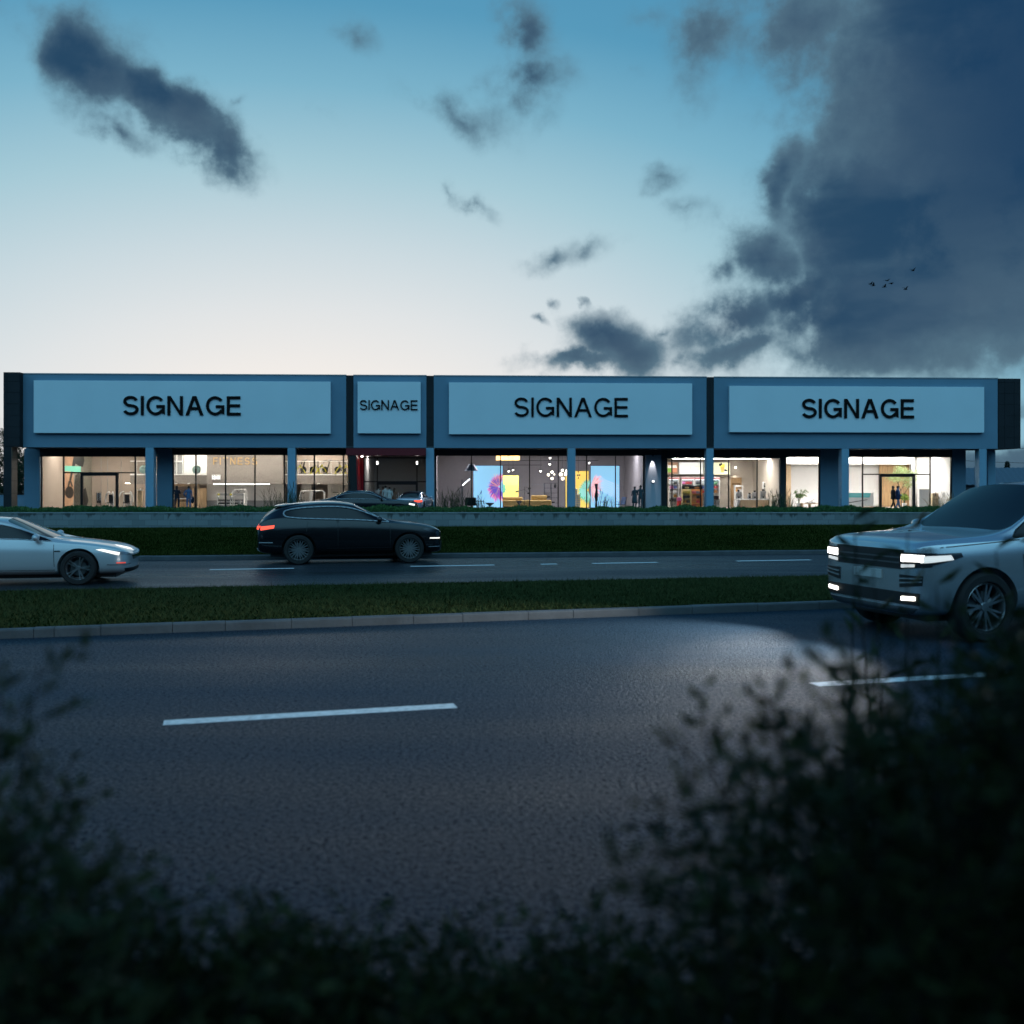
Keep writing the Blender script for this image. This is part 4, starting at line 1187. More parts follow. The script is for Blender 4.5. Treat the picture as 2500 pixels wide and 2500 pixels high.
SEDAN_WHITE = dict(
    paint=WHITEP, wheels=(1.46, -1.50), track=.83, rad=.355, tw=.25, spokes=5, twin=True, rim=ALLOY,
    st=st((2.46, 2.43, .26, .50, .50, .48, .60, .40, .635, .65),
          (2.36, 2.33, .20, .74, .56, .72, .68, .60, .715, .735),
          (2.08, 2.06, .19, .90, .63, .85, .765, .72, .805, .825),
          (1.50, 1.50, .19, .94, .68, .885, .845, .76, .885, .91),
          (1.02, .88, .19, .945, .72, .885, .895, .76, .945, .975),
          (.42, -.02, .19, .95, .74, .885, .925, .60, 1.335, 1.40),
          (-.42, -.50, .19, .95, .76, .885, .94, .60, 1.375, 1.44),
          (-1.15, -1.20, .19, .95, .78, .88, .955, .58, 1.31, 1.39),
          (-1.72, -1.72, .19, .95, .80, .865, .965, .57, 1.16, 1.235),
          (-2.12, -2.20, .20, .93, .80, .83, .97, .62, 1.01, 1.045),
          (-2.42, -2.40, .26, .86, .76, .78, .94, .64, .965, .985),
          (-2.49, -2.47, .34, .74, .68, .66, .84, .52, .87, .88)),
    side=(4, 5, 6, 7), front=(4,), rear=(7, 8), crease=((5, 0, 4, .4), (8, 4, 8, .3), (4, 2, 10, .35)),
    belt=.94, glass_h=.36, pillars=((-.42, -.5),),
    seams=([(1.0, .32), (.98, .85)], [(-.42, .3), (-.42, .93)], [(-1.3, .45), (-1.2, .95)], [(1.0, .32), (-1.1, .32)]),
    handles=((-.35, .80), (-1.2, .82)), sill=(1.05, -1.1, .19, .27), mirror=(.66, .95, .88),
    trim=TRIM, trim_r=.01,
    patches=[
        ('headlight', 'x', 1, [(.52, .60), (.80, .625), (.84, .70), (.60, .655)], .012, LAMP_OFF, True),
        ('headlight_side', 'y', 1, [(1.80, .735), (2.24, .605), (2.26, .665), (1.92, .745)], .010, LAMP_LO, True),
        ('nose_panel', 'x', 1, [(-.34, .50), (.34, .50), (.42, .585), (-.42, .585)], .008, LAMP_DARK, False),
        ('lower_intake', 'x', 1, [(-.62, .235), (.62, .235), (.70, .33), (-.70, .33)], .010, BLACKP, False),
        ('bumper_strip', 'y', 1, [(2.02, .405), (2.42, .395), (2.43, .425), (2.02, .43)], .012, LAMP_OFF, True),
        ('marker_light', 'y', 1, [(2.20, .435), (2.36, .43), (2.36, .455), (2.20, .46)], .014, TAIL_DIM, True),
        ('sill_strip', 'y', 1, [(1.05, .30), (-1.1, .30), (-1.1, .315), (1.05, .315)], .010, TRIM, True),
        ('fender_badge', 'y', 1, [(1.0, .70), (1.12, .70), (1.10, .725), (.98, .725)], .008, BLACKP, True),
        ('tail_light', 'x', -1, [(.42, .76), (.80, .76), (.80, .86), (.42, .86)], .01, TAIL_DIM, True),
    ])

SUV_BLACK = dict(
    paint=BLACKC, wheels=(1.50, -1.39), track=.85, rad=.385, tw=.28, spokes=10, twin=True, rim=ALLOY,
    st=st((2.44, 2.40, .30, .56, .62, .54, .78, .46, .83, .85),
          (2.33, 2.28, .25, .80, .70, .78, .86, .66, .915, .94),
          (2.05, 2.02, .24, .94, .80, .89, .955, .76, 1.01, 1.035),
          (1.50, 1.50, .24, .965, .88, .91, 1.03, .78, 1.075, 1.10),
          (1.02, .92, .24, .965, .90, .91, 1.075, .77, 1.125, 1.155),
          (.48, .04, .24, .965, .91, .91, 1.10, .63, 1.53, 1.60),
          (-.35, -.40, .24, .965, .92, .91, 1.12, .64, 1.60, 1.675),
          (-1.15, -1.20, .24, .97, .94, .90, 1.15, .62, 1.565, 1.65),
          (-1.80, -1.82, .24, .97, .95, .88, 1.20, .58, 1.47, 1.56),
          (-2.20, -2.20, .27, .95, .95, .85, 1.19, .60, 1.30, 1.38),
          (-2.40, -2.36, .31, .90, .92, .80, 1.08, .66, 1.12, 1.14),
          (-2.46, -2.44, .40, .78, .84, .70, .95, .56, .98, .99)),
    side=(4, 5, 6, 7), front=(4,), rear=(8, 9), crease=((5, 0, 4, .4), (8, 4, 8, .3), (4, 2, 10, .3)),
    belt=1.11, glass_h=.42, pillars=((-.38, -.44),),
    seams=([(1.0, .42), (.98, 1.02)], [(-.38, .42), (-.38, 1.1)], [(-1.25, .62), (-1.15, 1.12)], [(1.0, .42), (-1.0, .42)]),
    handles=((-.3, .93), (-1.15, .96)), sill=(1.05, -.95, .25, .36), mirror=(.70, 1.12, .90),
    trim=TRIM, trim_r=.02, trim_keep=lambda p: True,
    patches=[
        ('headlight', 'y', 1, [(1.85, .90), (2.26, .75), (2.28, .83), (1.98, .93)], .010, LAMP_DARK, True),
        ('daytime_light', 'y', 1, [(2.05, .645), (2.34, .635), (2.34, .668), (2.05, .672)], .014, LAMP_LO, True),
        ('bumper_intake', 'x', 1, [(-.7, .36), (.7, .36), (.72, .56), (-.72, .56)], .008, BLACKP, False),
        ('front_strip', 'y', 1, [(2.02, .42), (2.34, .42), (2.34, .435), (2.02, .435)], .012, TRIM, True),
        ('tail_light', 'y', -1, [(-2.02, .955), (-2.36, .90), (-2.36, 1.0), (-2.0, 1.035)], .012, TAIL, True),
        ('tail_light_rear', 'x', -1, [(.45, .92), (.82, .92), (.84, 1.02), (.45, 1.0)], .012, TAIL, True),
        ('rear_reflector', 'y', -1, [(-2.05, .575), (-2.40, .575), (-2.40, .595), (-2.05, .595)], .012, TRIM, True),
        ('exhaust_trim', 'x', -1, [(.45, .33), (.7, .34), (.7, .42), (.45, .42)], .012, TRIM, True),
        ('roof_spoiler', 'x', -1, [(-.52, 1.52), (.52, 1.52), (.46, 1.58), (-.46, 1.58)], .16, BLACKC, False),
        ('roof_rail', 'z', 1, [(-1.5, .60), (.0, .61), (.0, .635), (-1.5, .625)], .03, BLACKP, False),
    ])

SEDAN_BLACK = dict(
    paint=NAVYC, wheels=(1.62, -1.50), track=.83, rad=.36, tw=.25, spokes=10, twin=False, rim=ALLOY_DARK,
    st=st((2.56, 2.53, .28, .62, .58, .60, .74, .50, .77, .785),
          (2.46, 2.43, .22, .82, .64, .78, .80, .66, .835, .85),
          (2.15, 2.13, .21, .92, .72, .87, .865, .74, .90, .915),
          (1.62, 1.62, .21, .945, .77, .89, .91, .76, .945, .965),
          (1.02, .92, .21, .945, .79, .89, .945, .76, .99, 1.015),
          (.52, .12, .21, .95, .80, .89, .96, .61, 1.37, 1.43),
          (-.35, -.40, .21, .95, .81, .89, .97, .62, 1.41, 1.475),
          (-1.10, -1.12, .21, .95, .82, .89, .98, .60, 1.37, 1.44),
          (-1.72, -1.58, .21, .95, .82, .885, .985, .58, 1.22, 1.29),
          (-1.98, -2.02, .22, .94, .82, .87, .985, .66, 1.02, 1.045),
          (-2.48, -2.46, .26, .90, .78, .82, .95, .70, .985, 1.0),
          (-2.58, -2.57, .34, .80, .72, .74, .86, .62, .90, .91)),
    side=(4, 5, 6, 7), front=(4,), rear=(7, 8), crease=((5, 0, 4, .5), (8, 4, 8, .3), (4, 1, 11, .4), (8, 9, 11, .4)),
    belt=.97, glass_h=.36, pillars=((-.35, -.42),),
    seams=([(1.05, .32), (1.02, .88)], [(-.35, .3), (-.35, .96)], [(-1.35, .5), (-1.2, .97)], [(1.05, .32), (-1.1, .32)]),
    handles=((-.28, .80), (-1.2, .82)), sill=(1.05, -1.1, .21, .29), mirror=(.72, .98, .88),
    trim=TRIM, trim_r=.014,
    patches=[
        ('headlight', 'y', 1, [(2.12, .72), (2.42, .66), (2.43, .75), (2.14, .80)], .012, LAMP_LO, True),
        ('grille', 'x', 1, [(-.4, .42), (.4, .42), (.42, .70), (-.42, .70)], .012, CHROME_D, False),
        ('bumper_strip', 'y', 1, [(2.10, .42), (2.44, .42), (2.44, .44), (2.10, .44)], .012, TRIM, True),
        ('tail_light', 'y', -1, [(-2.15, .74), (-2.52, .72), (-2.52, .86), (-2.12, .88)], .012, TAIL, True),
        ('tail_light_rear', 'x', -1, [(.45, .72), (.80, .72), (.80, .86), (.45, .86)], .012, TAIL, True),
        ('number_plate', 'x', -1, [(-.26, .52), (.26, .52), (.26, .63), (-.26, .63)], .012, PLATE, False),
        ('bumper_trim', 'x', -1, [(-.7, .40), (.7, .40), (.7, .42), (-.7, .42)], .014, TRIM, False),
    ])
# ------------------------------------------------------------------ people
SKINM = M('skin', (.36, .21, .15), .55)
def cloth(name, c): return M(name, c, .85, var=.25, vscale=9)
def person(label, loc, rotz, pose, shirt, trousers, hair, height=1.72, group=None, long_hair=False, skirt=None, coat=None):
    """one continuous body grown from a jointed skeleton; hair and a skirt or coat are worn on it. Faces local -y."""
    root = thing('person', label, 'person', loc, rotz, group, height / 1.75)
    J = {'pel': (0, 0, .96), 'wai': (0, .0, 1.12), 'che': (0, .005, 1.33), 'nec': (0, .01, 1.49), 'hd0': (0, -.005, 1.58), 'hd1': (0, -.01, 1.70)}
    Rr = {'pel': (.155, .11), 'wai': (.135, .10), 'che': (.165, .115), 'nec': (.055, .055), 'hd0': (.072, .088), 'hd1': (.062, .075)}
    E = [('pel', 'wai'), ('wai', 'che'), ('che', 'nec'), ('nec', 'hd0'), ('hd0', 'hd1')]
    arms = pose['arms']; legs = pose['legs']
    for s_, sg in (('l', 1), ('r', -1)):
        sh = (.185 * sg, .01, 1.42)
        el, wr, ha = arms[s_]
        J['sh' + s_] = sh; Rr['sh' + s_] = (.062, .062)
        for n_, p, r in (('el', el, .045), ('wr', wr, .032), ('ha', ha, .036)):
            J[n_ + s_] = (p[0] * sg if p[0] is not None else 0, p[1], p[2]); Rr[n_ + s_] = (r, r * (.7 if n_ == 'ha' else 1))
        E += [('che', 'sh' + s_), ('sh' + s_, 'el' + s_), ('el' + s_, 'wr' + s_), ('wr' + s_, 'ha' + s_)]
        kn, an = legs[s_]
        J['hi' + s_] = (.09 * sg, 0, .90); Rr['hi' + s_] = (.092, .095)
        J['kn' + s_] = (kn[0] * sg, kn[1], kn[2]); Rr['kn' + s_] = (.062, .064)
        J['an' + s_] = (an[0] * sg, an[1], an[2]); Rr['an' + s_] = (.043, .05)
        J['to' + s_] = (an[0] * sg * 1.08, an[1] - .16, an[2] - .055); Rr['to' + s_] = (.042, .03)
        E += [('pel', 'hi' + s_), ('hi' + s_, 'kn' + s_), ('kn' + s_, 'an' + s_), ('an' + s_, 'to' + s_)]
    names = list(J)
    me = bpy.data.meshes.new('body'); me.from_pydata([J[n_] for n_ in names], [(names.index(a), names.index(b)) for a, b in E], [])
    o = bpy.data.objects.new('body', me); COL.objects.link(o)
    o.modifiers.new('skin', 'SKIN').use_smooth_shade = True
    sv = me.skin_vertices[0].data
    for i, n_ in enumerate(names):
        sv[i].radius = Rr[n_]; sv[i].use_root = n_ == 'pel'
    m = o.modifiers.new('sub', 'SUBSURF'); m.levels = m.render_levels = 2
    bpy.context.view_layer.update()
    body = evaluated(o); bpy.data.objects.remove(o)
    # face and fingers grown into the same mesh
    mb = MB()
    hx, hy, hz = J['hd0']
    mb.ball((0, hy - .088, hz + .035), .014, 8, 2, (1, 1.3, 1.7))                     # nose
    for sg in (1, -1):
        mb.ball((sg * .033, hy - .076, hz + .065), .010, 8, 3)                         # eyes at half the head
        mb.ball((sg * .074, hy + .012, hz + .045), .022, 8, 2, (.5, .8, 1.4))          # ears
        s_ = 'l' if sg > 0 else 'r'
        w = Vector(J['wr' + s_]); h = Vector(J['ha' + s_]); d = (h - w).normalized(); sd = d.orthogonal().normalized(); nn_ = d.cross(sd)
        for k_, (off, ln_) in enumerate(((-.027, .062), (-.009, .074), (.009, .07), (.026, .055))):
            p = h + sd * off + d * .015
            mb.tube([p, p + d * ln_ * .55, p + d * ln_ * .9 + nn_ * .018], [.0095, .0085, .006], 6, 2)
        p = h - d * .03 + sd * -.03
        mb.tube([p, p + d * .03 - sd * .028, p + d * .062 - sd * .03], [.011, .010, .007], 6, 2)
    mb.ball((0, hy - .080, hz - .012), .018, 8, 4, (1.2, .5, .3))                       # mouth
    fm = mb.mesh('f')
    bm = bmesh.new(); bm.from_mesh(body)
    def near(p, a, b):
        a, b = Vector(a), Vector(b); t = max(0, min(1, (p - a).dot(b - a) / (b - a).length_squared)); return (p - a - (b - a) * t).length
    for f in bm.faces:
        c = f.calc_center_median()
        ds = [(near(c, J[a], J[b]) / max(Rr[a][0], .04), a, b) for a, b in E]
        _, a, b = min(ds)
        if a in ('nec', 'hd0'): mi = 2 if c.z > 1.47 else 0
        elif a[:2] == 'wr': mi = 2
        elif a[:2] in ('sh', 'el') or (a, b[:2]) == ('che', 'sh'): mi = 0
        elif a[:2] == 'an': mi = 3
        elif a[:2] in ('hi', 'kn') or b[:2] == 'hi' or c.z < .98: mi = 1
        else: mi = 0
        f.material_index = mi
    bm.to_mesh(body); bm.free()
    bm = bmesh.new(); bm.from_mesh(body); bm.from_mesh(fm); bm.to_mesh(body); bm.free()
    body.materials.clear()
    link('body', body, [shirt, trousers, SKINM, M('dark shoe', (.01, .01, .01), .5), M('lip', (.25, .09, .08), .5)], root, smooth=True)
    hb = MB()
    hm = M('hair ' + hair, {'dark': (.01, .008, .007), 'brown': (.05, .028, .015)}[hair], .6)
    hb.ball((0, hy + .018, hz + .075), 1, 16, sq=(.083, .098, .088))
    if long_hair:
        hb.tube([(0, hy + .07, hz + .08), (0, hy + .095, hz - .06), (0, hy + .09, hz - .2)], [.07, .078, .05], 10)
    hb.build('hair', hm, root, smooth=True)
    if skirt:
        kb = MB(); kb.lathe([(.15, 1.06), (.175, .95), (.21, .72), (.225, .52), (.215, .52), (.165, .95)], n=20); kb.build('skirt', skirt, root, smooth=True)
    if coat:
        kb = MB(); prof = [(.18, 1.40), (.19, 1.25), (.175, 1.1), (.20, .92), (.215, .78), (.205, .78), (.165, 1.1)]
        kb.lathe(prof, n=22)
        kb.v = [(x, y * .78, z) for x, y, z in kb.v]
        kb.build('coat', coat, root, smooth=True)
    return root
STAND = {'l': ((.11, 0, .51), (.105, .015, .09)), 'r': ((.11, 0, .51), (.105, .015, .09))}
WALK = {'l': ((.09, -.12, .52), (.09, -.20, .10)), 'r': ((.09, .04, .50), (.09, .24, .13))}
A_DOWN = ((.235, .02, 1.14), (.235, -.05, .90), (.23, -.075, .81))
A_BENT = ((.235, .03, 1.14), (.16, -.20, 1.05), (.10, -.24, 1.07))
A_CROSS = ((.23, -.02, 1.16), (.0, -.19, 1.19), (-.10, -.17, 1.24))
A_HIP = ((.36, .08, 1.16), (.20, .02, 1.00), (.15, -.04, .97))
A_CHIN = ((.21, -.10, 1.17), (.06, -.18, 1.36), (.02, -.13, 1.45))
def pose(l, r, legs=STAND): return {'arms': {'l': l, 'r': r}, 'legs': legs}

def at(px, v, z=.25): return W(U(px, v), v, z)
navy = cloth('navy jacket cloth', (.012, .018, .035)); dark = cloth('dark trouser cloth', (.012, .013, .018)); bluesh = cloth('blue shirt cloth', (.07, .16, .32))
teal = cloth('teal grey cloth', (.035, .075, .095)); black = cloth('black cloth', (.012, .012, .014)); white = cloth('white shirt cloth', (.55, .53, .50)); rose = cloth('rust cloth', (.30, .13, .08))
person('man in dark jacket with a hand at his chin outside the gym window', at(432, .9), TH + R(28), pose(A_CHIN, A_CROSS), navy, dark, 'dark', 1.76)
person('man in blue shirt with one hand on his hip and a jacket over his arm', at(460.5, .9), TH + R(208), pose(A_HIP, A_DOWN), bluesh, dark, 'dark', 1.74)
jk = MB(); jk.tube([(-.29, -.1, .98), (-.32, -.12, .86), (-.30, -.1, .66), (-.27, -.06, .52)], [.05, .1, .11, .05], 10)
o = jk.build('carried_jacket', navy, None, at(460.5, .9), TH + R(208), smooth=True); tag(o, 'dark jacket hanging from the forearm of the man in the blue shirt', 'jacket')
person('person in teal-grey dress with short dark hair, nearer the bright screen', at(1549.5, 1.6), TH + R(200), pose(A_BENT, A_BENT), teal, black, 'dark', 1.70, skirt=teal)
person('person in teal-grey jacket standing beside the pale pier, taller of two', at(1564, 1.4), TH + R(150), pose(A_BENT, A_DOWN), teal, black, 'dark', 1.78)
person('person in a navy coat walking past the office door, in front of the indoor tree', at(2192, .6), TH + R(95), pose(A_DOWN, A_BENT, WALK), bluesh, dark, 'dark', 1.74, coat=cloth('navy coat cloth', (.02, .035, .10)))
person('person in a black coat walking close behind the navy coat at the office door', at(2180.5, .9), TH + R(95), pose(A_BENT, A_DOWN, WALK), black, black, 'dark', 1.74, coat=black)
crowd = [(924, 1.35, 'dark', white, 'person in a white shirt at the far left of the group behind the black saloon', 150, 1.68), (935, 1.1, 'brown', rose, 'person in a rust top between two people in white shirts', 200, 1.70),
         (941.5, .8, 'dark', white, 'tall dark-haired person in a white shirt beside the saloon bonnet', 170, 1.76), (951, .6, 'dark', white, 'person in a white shirt in front of the group, back turned', 185, 1.66),
         (963, 1.1, 'brown', rose, 'long-haired person in a rust top next to the pale parked car', 160, 1.6)]
for i, (px, v, hr, shi, lab, ro, ht) in enumerate(crowd):
    person(lab, at(px, v), TH + R(ro), pose(A_DOWN, A_BENT if i % 2 else A_DOWN), shi, dark, hr, ht, 'people gathered at the shop entrance', long_hair=(i == 4))
# ------------------------------------------------------------------ things inside the shops
def item(name, label, cat, px, v, z=ZF, rot=0., group=None): return thing(name, label, cat, W(U(px, v), v, z), TH + rot, group)
def solo(mb, name, mat, label, cat, px, v, z=ZF, rot=0., group=None, **k):
    o = mb.build(name, mat, None, W(U(px, v), v, z), TH + rot, **k); return tag(o, label, cat, group)

# --- gym: photographic mural of a leg and hand with a kettlebell, shown as flat printed shapes
def mural():
    """printed on the left side wall of the gym, which recedes from the glass"""
    u0 = U(98, VR) - .016
    def uvz(px, py):
        a = (px - 1250.) / FOC
        t = (u0 + math.sin(TH) * Y0) / (math.cos(TH) * a + math.sin(TH))
        return t * (math.cos(TH) - math.sin(TH) * a) - math.cos(TH) * Y0, CAMZ - (py - HOR) * t / FOC
    v0, v1 = uvz(156, 1200)[0], uvz(223, 1200)[0]; vc = (v0 + v1) / 2
    t = thing('wall_mural', 'tall printed mural of a leg and a dark kettlebell on the gym side wall', 'mural', W(u0, vc, ZF), TH)
    zt_ = 4.7
    MB().box(0, .03, v0 - vc, v1 - vc, 0, zt_).build('board', M('mural grey weave', (.33, .32, .27), .7, var=.6, vscale=22, bump=.3), t)
    def shape(pts, mat, x, name='print'):
        q = []
        for a, b in pts:
            v, z = uvz(a, b); q.append((min(max(v, v0), v1) - vc, min(max(z - ZF, 0), zt_)))
        MB().prism(q, x - .002, x, plane='yz').build(name, mat, t)
    skinp = M('printed skin tone', (.55, .33, .2), .6, var=.35, vscale=1.5)
    drk = M('printed dark cloth', (.02, .022, .022), .6); ink = M('printed black', (.006, .006, .006), .35); tat = M('printed mottled skin', (.09, .09, .075), .6, var=.9, vscale=7)
    shape([(156, 1090), (181, 1090), (178, 1150), (180, 1200), (176, 1245), (156, 1245)], skinp, .033)
    shape([(183, 1160), (192, 1154), (200, 1175), (196, 1210), (198, 1245), (180, 1245), (179, 1190)], tat, .036)
    shape([(182, 1090), (200, 1090), (205, 1125), (201, 1140), (192, 1138), (183, 1132), (176, 1158), (172, 1176), (168, 1172), (175, 1135)], drk, .039)
    shape([(156.5, 1137), (196, 1139), (196, 1153), (156.5, 1150)], M('printed aqua band', (.18, .62, .48), .6), .042)
    n = 18
    shape([(168 + 10.5 * math.cos(2 * math.pi * i / n), 1202 + 15 * math.sin(2 * math.pi * i / n)) for i in range(n)], ink, .045)
    shape([(163, 1190), (166, 1174), (172, 1172), (177, 1188), (173, 1188), (170, 1178), (167, 1188)], ink, .048)
    shape([(208, 1190), (215, 1222), (210, 1245), (202, 1245), (203, 1195)], drk, .036)
mural()
mb = MB().box(-.16, .16, -.04, 0, 0, .82); solo(mb, 'wall_panel', BLACK, 'narrow black panel fixed on the taupe gym wall', 'panel', 241, VR + 9.93, Z(241, 1228, VR + 9.9), bevel=.01)

def multi_gym(px, v, lab, wide):
    t = item('exercise_machine', lab, 'gym machine', px, v, group='white machines in the gym')
    w = wide
    f = MB(); f.box(-w, w, -.35, .35, 0, .07)
    for s_ in (-1, 1):
        f.cyl((s_ * w * .5, .2, .05), (s_ * w * .5, .2, 1.15), .035); f.tube([(s_ * w * .5, .2, 1.1), (s_ * w * .45, .1, 1.28), (s_ * w * .75, -.1, 1.2), (s_ * w, -.2, .85), (s_ * w * 1.02, -.2, .5)], .035, 8)
    f.cyl((-w * .5, .2, 1.15), (w * .5, .2, 1.15), .035); f.build('frame', WHITEM, t, smooth=40)
    s = MB(); s.box(-.18, .18, -.3, .08, .42, .5); s.build('seat', BLACK, t, bevel=.02)
    s = MB(); s.box(-.16, .16, .08, .15, .5, 1.05); s.build('backrest', BLACK, t, bevel=.02)
    k = MB()
    for i in range(7): k.box(-.14, .14, .24, .36, .1 + i * .09, .175 + i * .09)
    k.build('weight_stack', GREYW, t)
multi_gym(270, 4.5, 'narrow white exercise machine behind the black door post', .28)
multi_gym(309, 4.5, 'wide white exercise machine with two curved arms by the blue column', .52)
t = item('punch_board', 'tall tan padded board on a stand next to the blue column', 'training board', 342, 5.)
MB().box(-.16, .16, -.06, .06, .15, 1.35).build('pad', M('tan padding', (.62, .46, .28), .7, var=.2), t, bevel=.03)
MB().box(-.24, .24, -.2, .2, 0, .05).box(-.03, .03, .06, .12, .05, 1.5).box(-.2, .2, -.05, .1, 1.36, 1.41).build('stand', WHITEM, t)

def ball_(px, py, v, r, lab):
    mb = MB(); mb.ball((0, 0, r), r, 20); return solo(mb, 'exercise_ball', M('pale teal rubber', (.32, .46, .44), .4), lab, 'exercise ball', px, v, zm1, smooth=True, group='exercise balls on the gallery')
ball_(351, 0, VM + .6, .33, 'teal exercise ball on the gallery left of the blue column')
ball_(480, 0, VM + .6, .33, 'teal exercise ball on the gallery by the concrete lettering wall')

# spin bikes on the gallery
YEL = M('yellow bike frame', (.62, .55, .06), .4)
def bike0():
    t = item('spin_bike', 'yellow and black spin bike on the gallery, cut off by the blue column', 'exercise bike', 731, VM + .7, zm1, R(8), 'spin bikes on the gallery')
    f = MB(); f.box(-.5, -.42, -.22, .22, 0, .06); f.box(.42, .5, -.22, .22, 0, .06); f.tube([(-.46, 0, .05), (-.2, 0, .38), (.05, 0, .62), (.12, 0, .72)], [.05, .06, .06, .04]); f.tube([(.46, 0, .05), (.3, 0, .35), (.05, 0, .6)], [.05, .05, .05]); f.build('frame', YEL, t, smooth=40)
    w = MB(); w.lathe([(.02, -.03), (.23, -.03), (.24, 0), (.23, .03), (.02, .03)], (.3, 0, .34), 20, 'y'); w.build('flywheel', BLACK, t, smooth=40)
    s = MB(); s.cyl((-.2, 0, .4), (-.26, 0, .92), .025); s.ball((-.27, 0, .95), 1, 10, sq=(.14, .08, .035)); s.build('saddle', BLACK, t, smooth=40)
    h = MB(); h.cyl((.1, 0, .65), (.2, 0, 1.02), .03); h.tube([(.42, -.2, 1.06), (.26, -.2, 1.0), (.2, 0, 1.02), (.26, .2, 1.0), (.42, .2, 1.06)], .02); h.build('handlebar', BLACK, t, smooth=40)
    return t
bk = bike0()
for px, r_, dv, lab in ((770, 150, .8, 'yellow spin bike just right of the first mullion, turned away'), (784, 15, .5, 'yellow spin bike near the middle of the gallery facing right'),
                        (832, 160, .8, 'yellow spin bike left of the last gym mullion'), (847, 165, .5, 'yellow spin bike beside the black portal post')):
    dup(bk, W(U(px, VM + dv), VM + dv, zm1), TH + R(r_), lab)
for px, lab in ((739, 'black upright console bike at the blue column'), (800, 'black upright console bike between two yellow spin bikes')):
    t = item('upright_trainer', lab, 'exercise bike', px, VM + .6, zm1, group='black trainers on the gallery')
    m_ = MB(); m_.box(-.3, .3, -.2, .2, 0, .05); m_.tube([(-.1, 0, .05), (.02, 0, .5), (.18, 0, 1.05)], [.06, .05, .04]); m_.build('frame', BLACK, t, smooth=40)
    m_ = MB(); m_.box(.05, .32, -.14, .14, 1.03, 1.12); m_.build('console', GREYW, t, bevel=.01)

# wall lettering and clock on the concrete volume
GOLD = M('brushed gold letters', (.62, .42, .18), .35, .6)
fl_ = grotesque('FITNESS', U(628, VF) - U(521, VF), Z(570, 1117, VF) - Z(570, 1134.5, VF), .05, .12, .34)
o = link('wall_lettering', fl_, GOLD, None, W((U(521, VF) + U(628, VF)) / 2, VF - .012, Z(570, 1134.5, VF)), TH); tag(o, 'spaced gold FITNESS letters on the speckled concrete wall', 'lettering')
kx = (U(539, VF) - U(517, VF)) / 2; zc0, zc1 = Z(528, 1172.5, VF), Z(528, 1159, VF)
t = item('wall_clock', 'white rounded digital wall clock showing 12:45 below the gold letters', 'clock', 528, VF - .004, zc0)
MB().box(-kx, kx, -.06, 0, 0, zc1 - zc0).build('case', WHITEM, t, bevel=.05, segs=3)
MB().box(-kx + .05, kx - .05, -.066, -.0605, .05, zc1 - zc0 - .05).build('display', M('grey clock face', (.42, .42, .42), .4), t)
link('digits', text_mesh('12:45', kx * 1.55, (zc1 - zc0) * .56, .008, .012), glow('lit digits', (1, 1, 1), 2.2), t, (0, -.067, (zc1 - zc0) * .22))

# rack of weights, cable frame
t = item('dumbbell_rack', 'white rack of dumbbells with yellow labels below the concrete wall', 'weight rack', 564, 5.4)
f = MB()
for x in (-.95, 0, .95): f.box(x - .03, x + .03, -.2, .2, 0, 1.15)
for z_ in (.3, .55, .85): f.box(-.95, .95, -.22, .2, z_, z_ + .03)
f.build('frame', WHITEM, t)
MB().box(-.98, .98, -.235, -.205, .98, 1.14).build('header', GREYW, t)
for x in (-.86, .02): MB().box(x - .06, x + .1, -.25, -.236, .99, 1.13).build('label_plate', YEL, t)
for r_, z_ in enumerate((.33, .58)):
    for i in range(12):
        m_ = MB(); x = -.86 + i * .155
        m_.cyl((0, -.16, .05), (0, .14, .05), .018, n=6); m_.cyl((0, -.17, .05), (0, -.08, .05), .055, n=8); m_.cyl((0, .06, .05), (0, .15, .05), .055, n=8)
        o = m_.build('dumbbell', BLACK, None, W(U(564, 5.4) + x, 5.4, ZF + z_), TH)
        tag(o, ('black dumbbell on the lowest rail of the white gym rack' if r_ == 0 else 'black dumbbell on the middle rail of the white gym rack'), 'dumbbell', 'dumbbells on the lower rail' if r_ == 0 else 'dumbbells on the middle rail')
def cable_frame(px, v, w, h, lab, lean=0.):
    t = item('cable_frame', lab, 'gym frame', px, v, group='cable frames in the gym')
    f = MB()
    for x in (-w, w):
        for y in (-.25, .25): f.tube([(x, y, 0), (x + lean, y, h - .12), (x * .8 + lean, y, h)], .03)
    f.cyl((-w * .8 + lean, -.25, h), (w * .8 + lean, -.25, h), .03); f.cyl((-w * .8 + lean, .25, h), (w * .8 + lean, .25, h), .03)
    for x in (-w, w): f.cyl((x, -.25, .05), (x, .25, .05), .03)
    f.build('frame', WHITEM, t, smooth=40)
    b = MB(); b.tube([(-.3 * w, -.3, h - .05), (0, -.34, h - .2), (.3 * w, -.3, h - .06)], .03); b.build('grip_bar', BLACK, t, smooth=True)
    k = MB()
    for i in range(6): k.box(-.2 * w, .2 * w, -.1, .1, .08 + i * .1, .16 + i * .1)
    k.build('weight_stack', GREYW, t)
cable_frame(585, 5.0, .46, 1.42, 'white cable frame with a black grip standing next to the dumbbell rack')
cable_frame(742, 5.2, .42, 1.3, 'leaning white rack frame just right of the blue gym column', .2)
cable_frame(775, 5.2, .5, 1.32, 'white cable frame behind the tail of the black saloon')
t = item('wall_shelf', 'white wall shelf with a dark lower rail at the back of the gym', 'shelf', 820, VR + 8.3, Z(820, 1204, VR + 8.3))
MB().box(-.28, .28, -.2, 0, 0, .03).box(-.28, .28, -.2, 0, .45, .48).box(-.28, -.25, -.2, 0, .03, .45).box(.25, .28, -.2, 0, .03, .45).build('carcass', WHITEM, t)
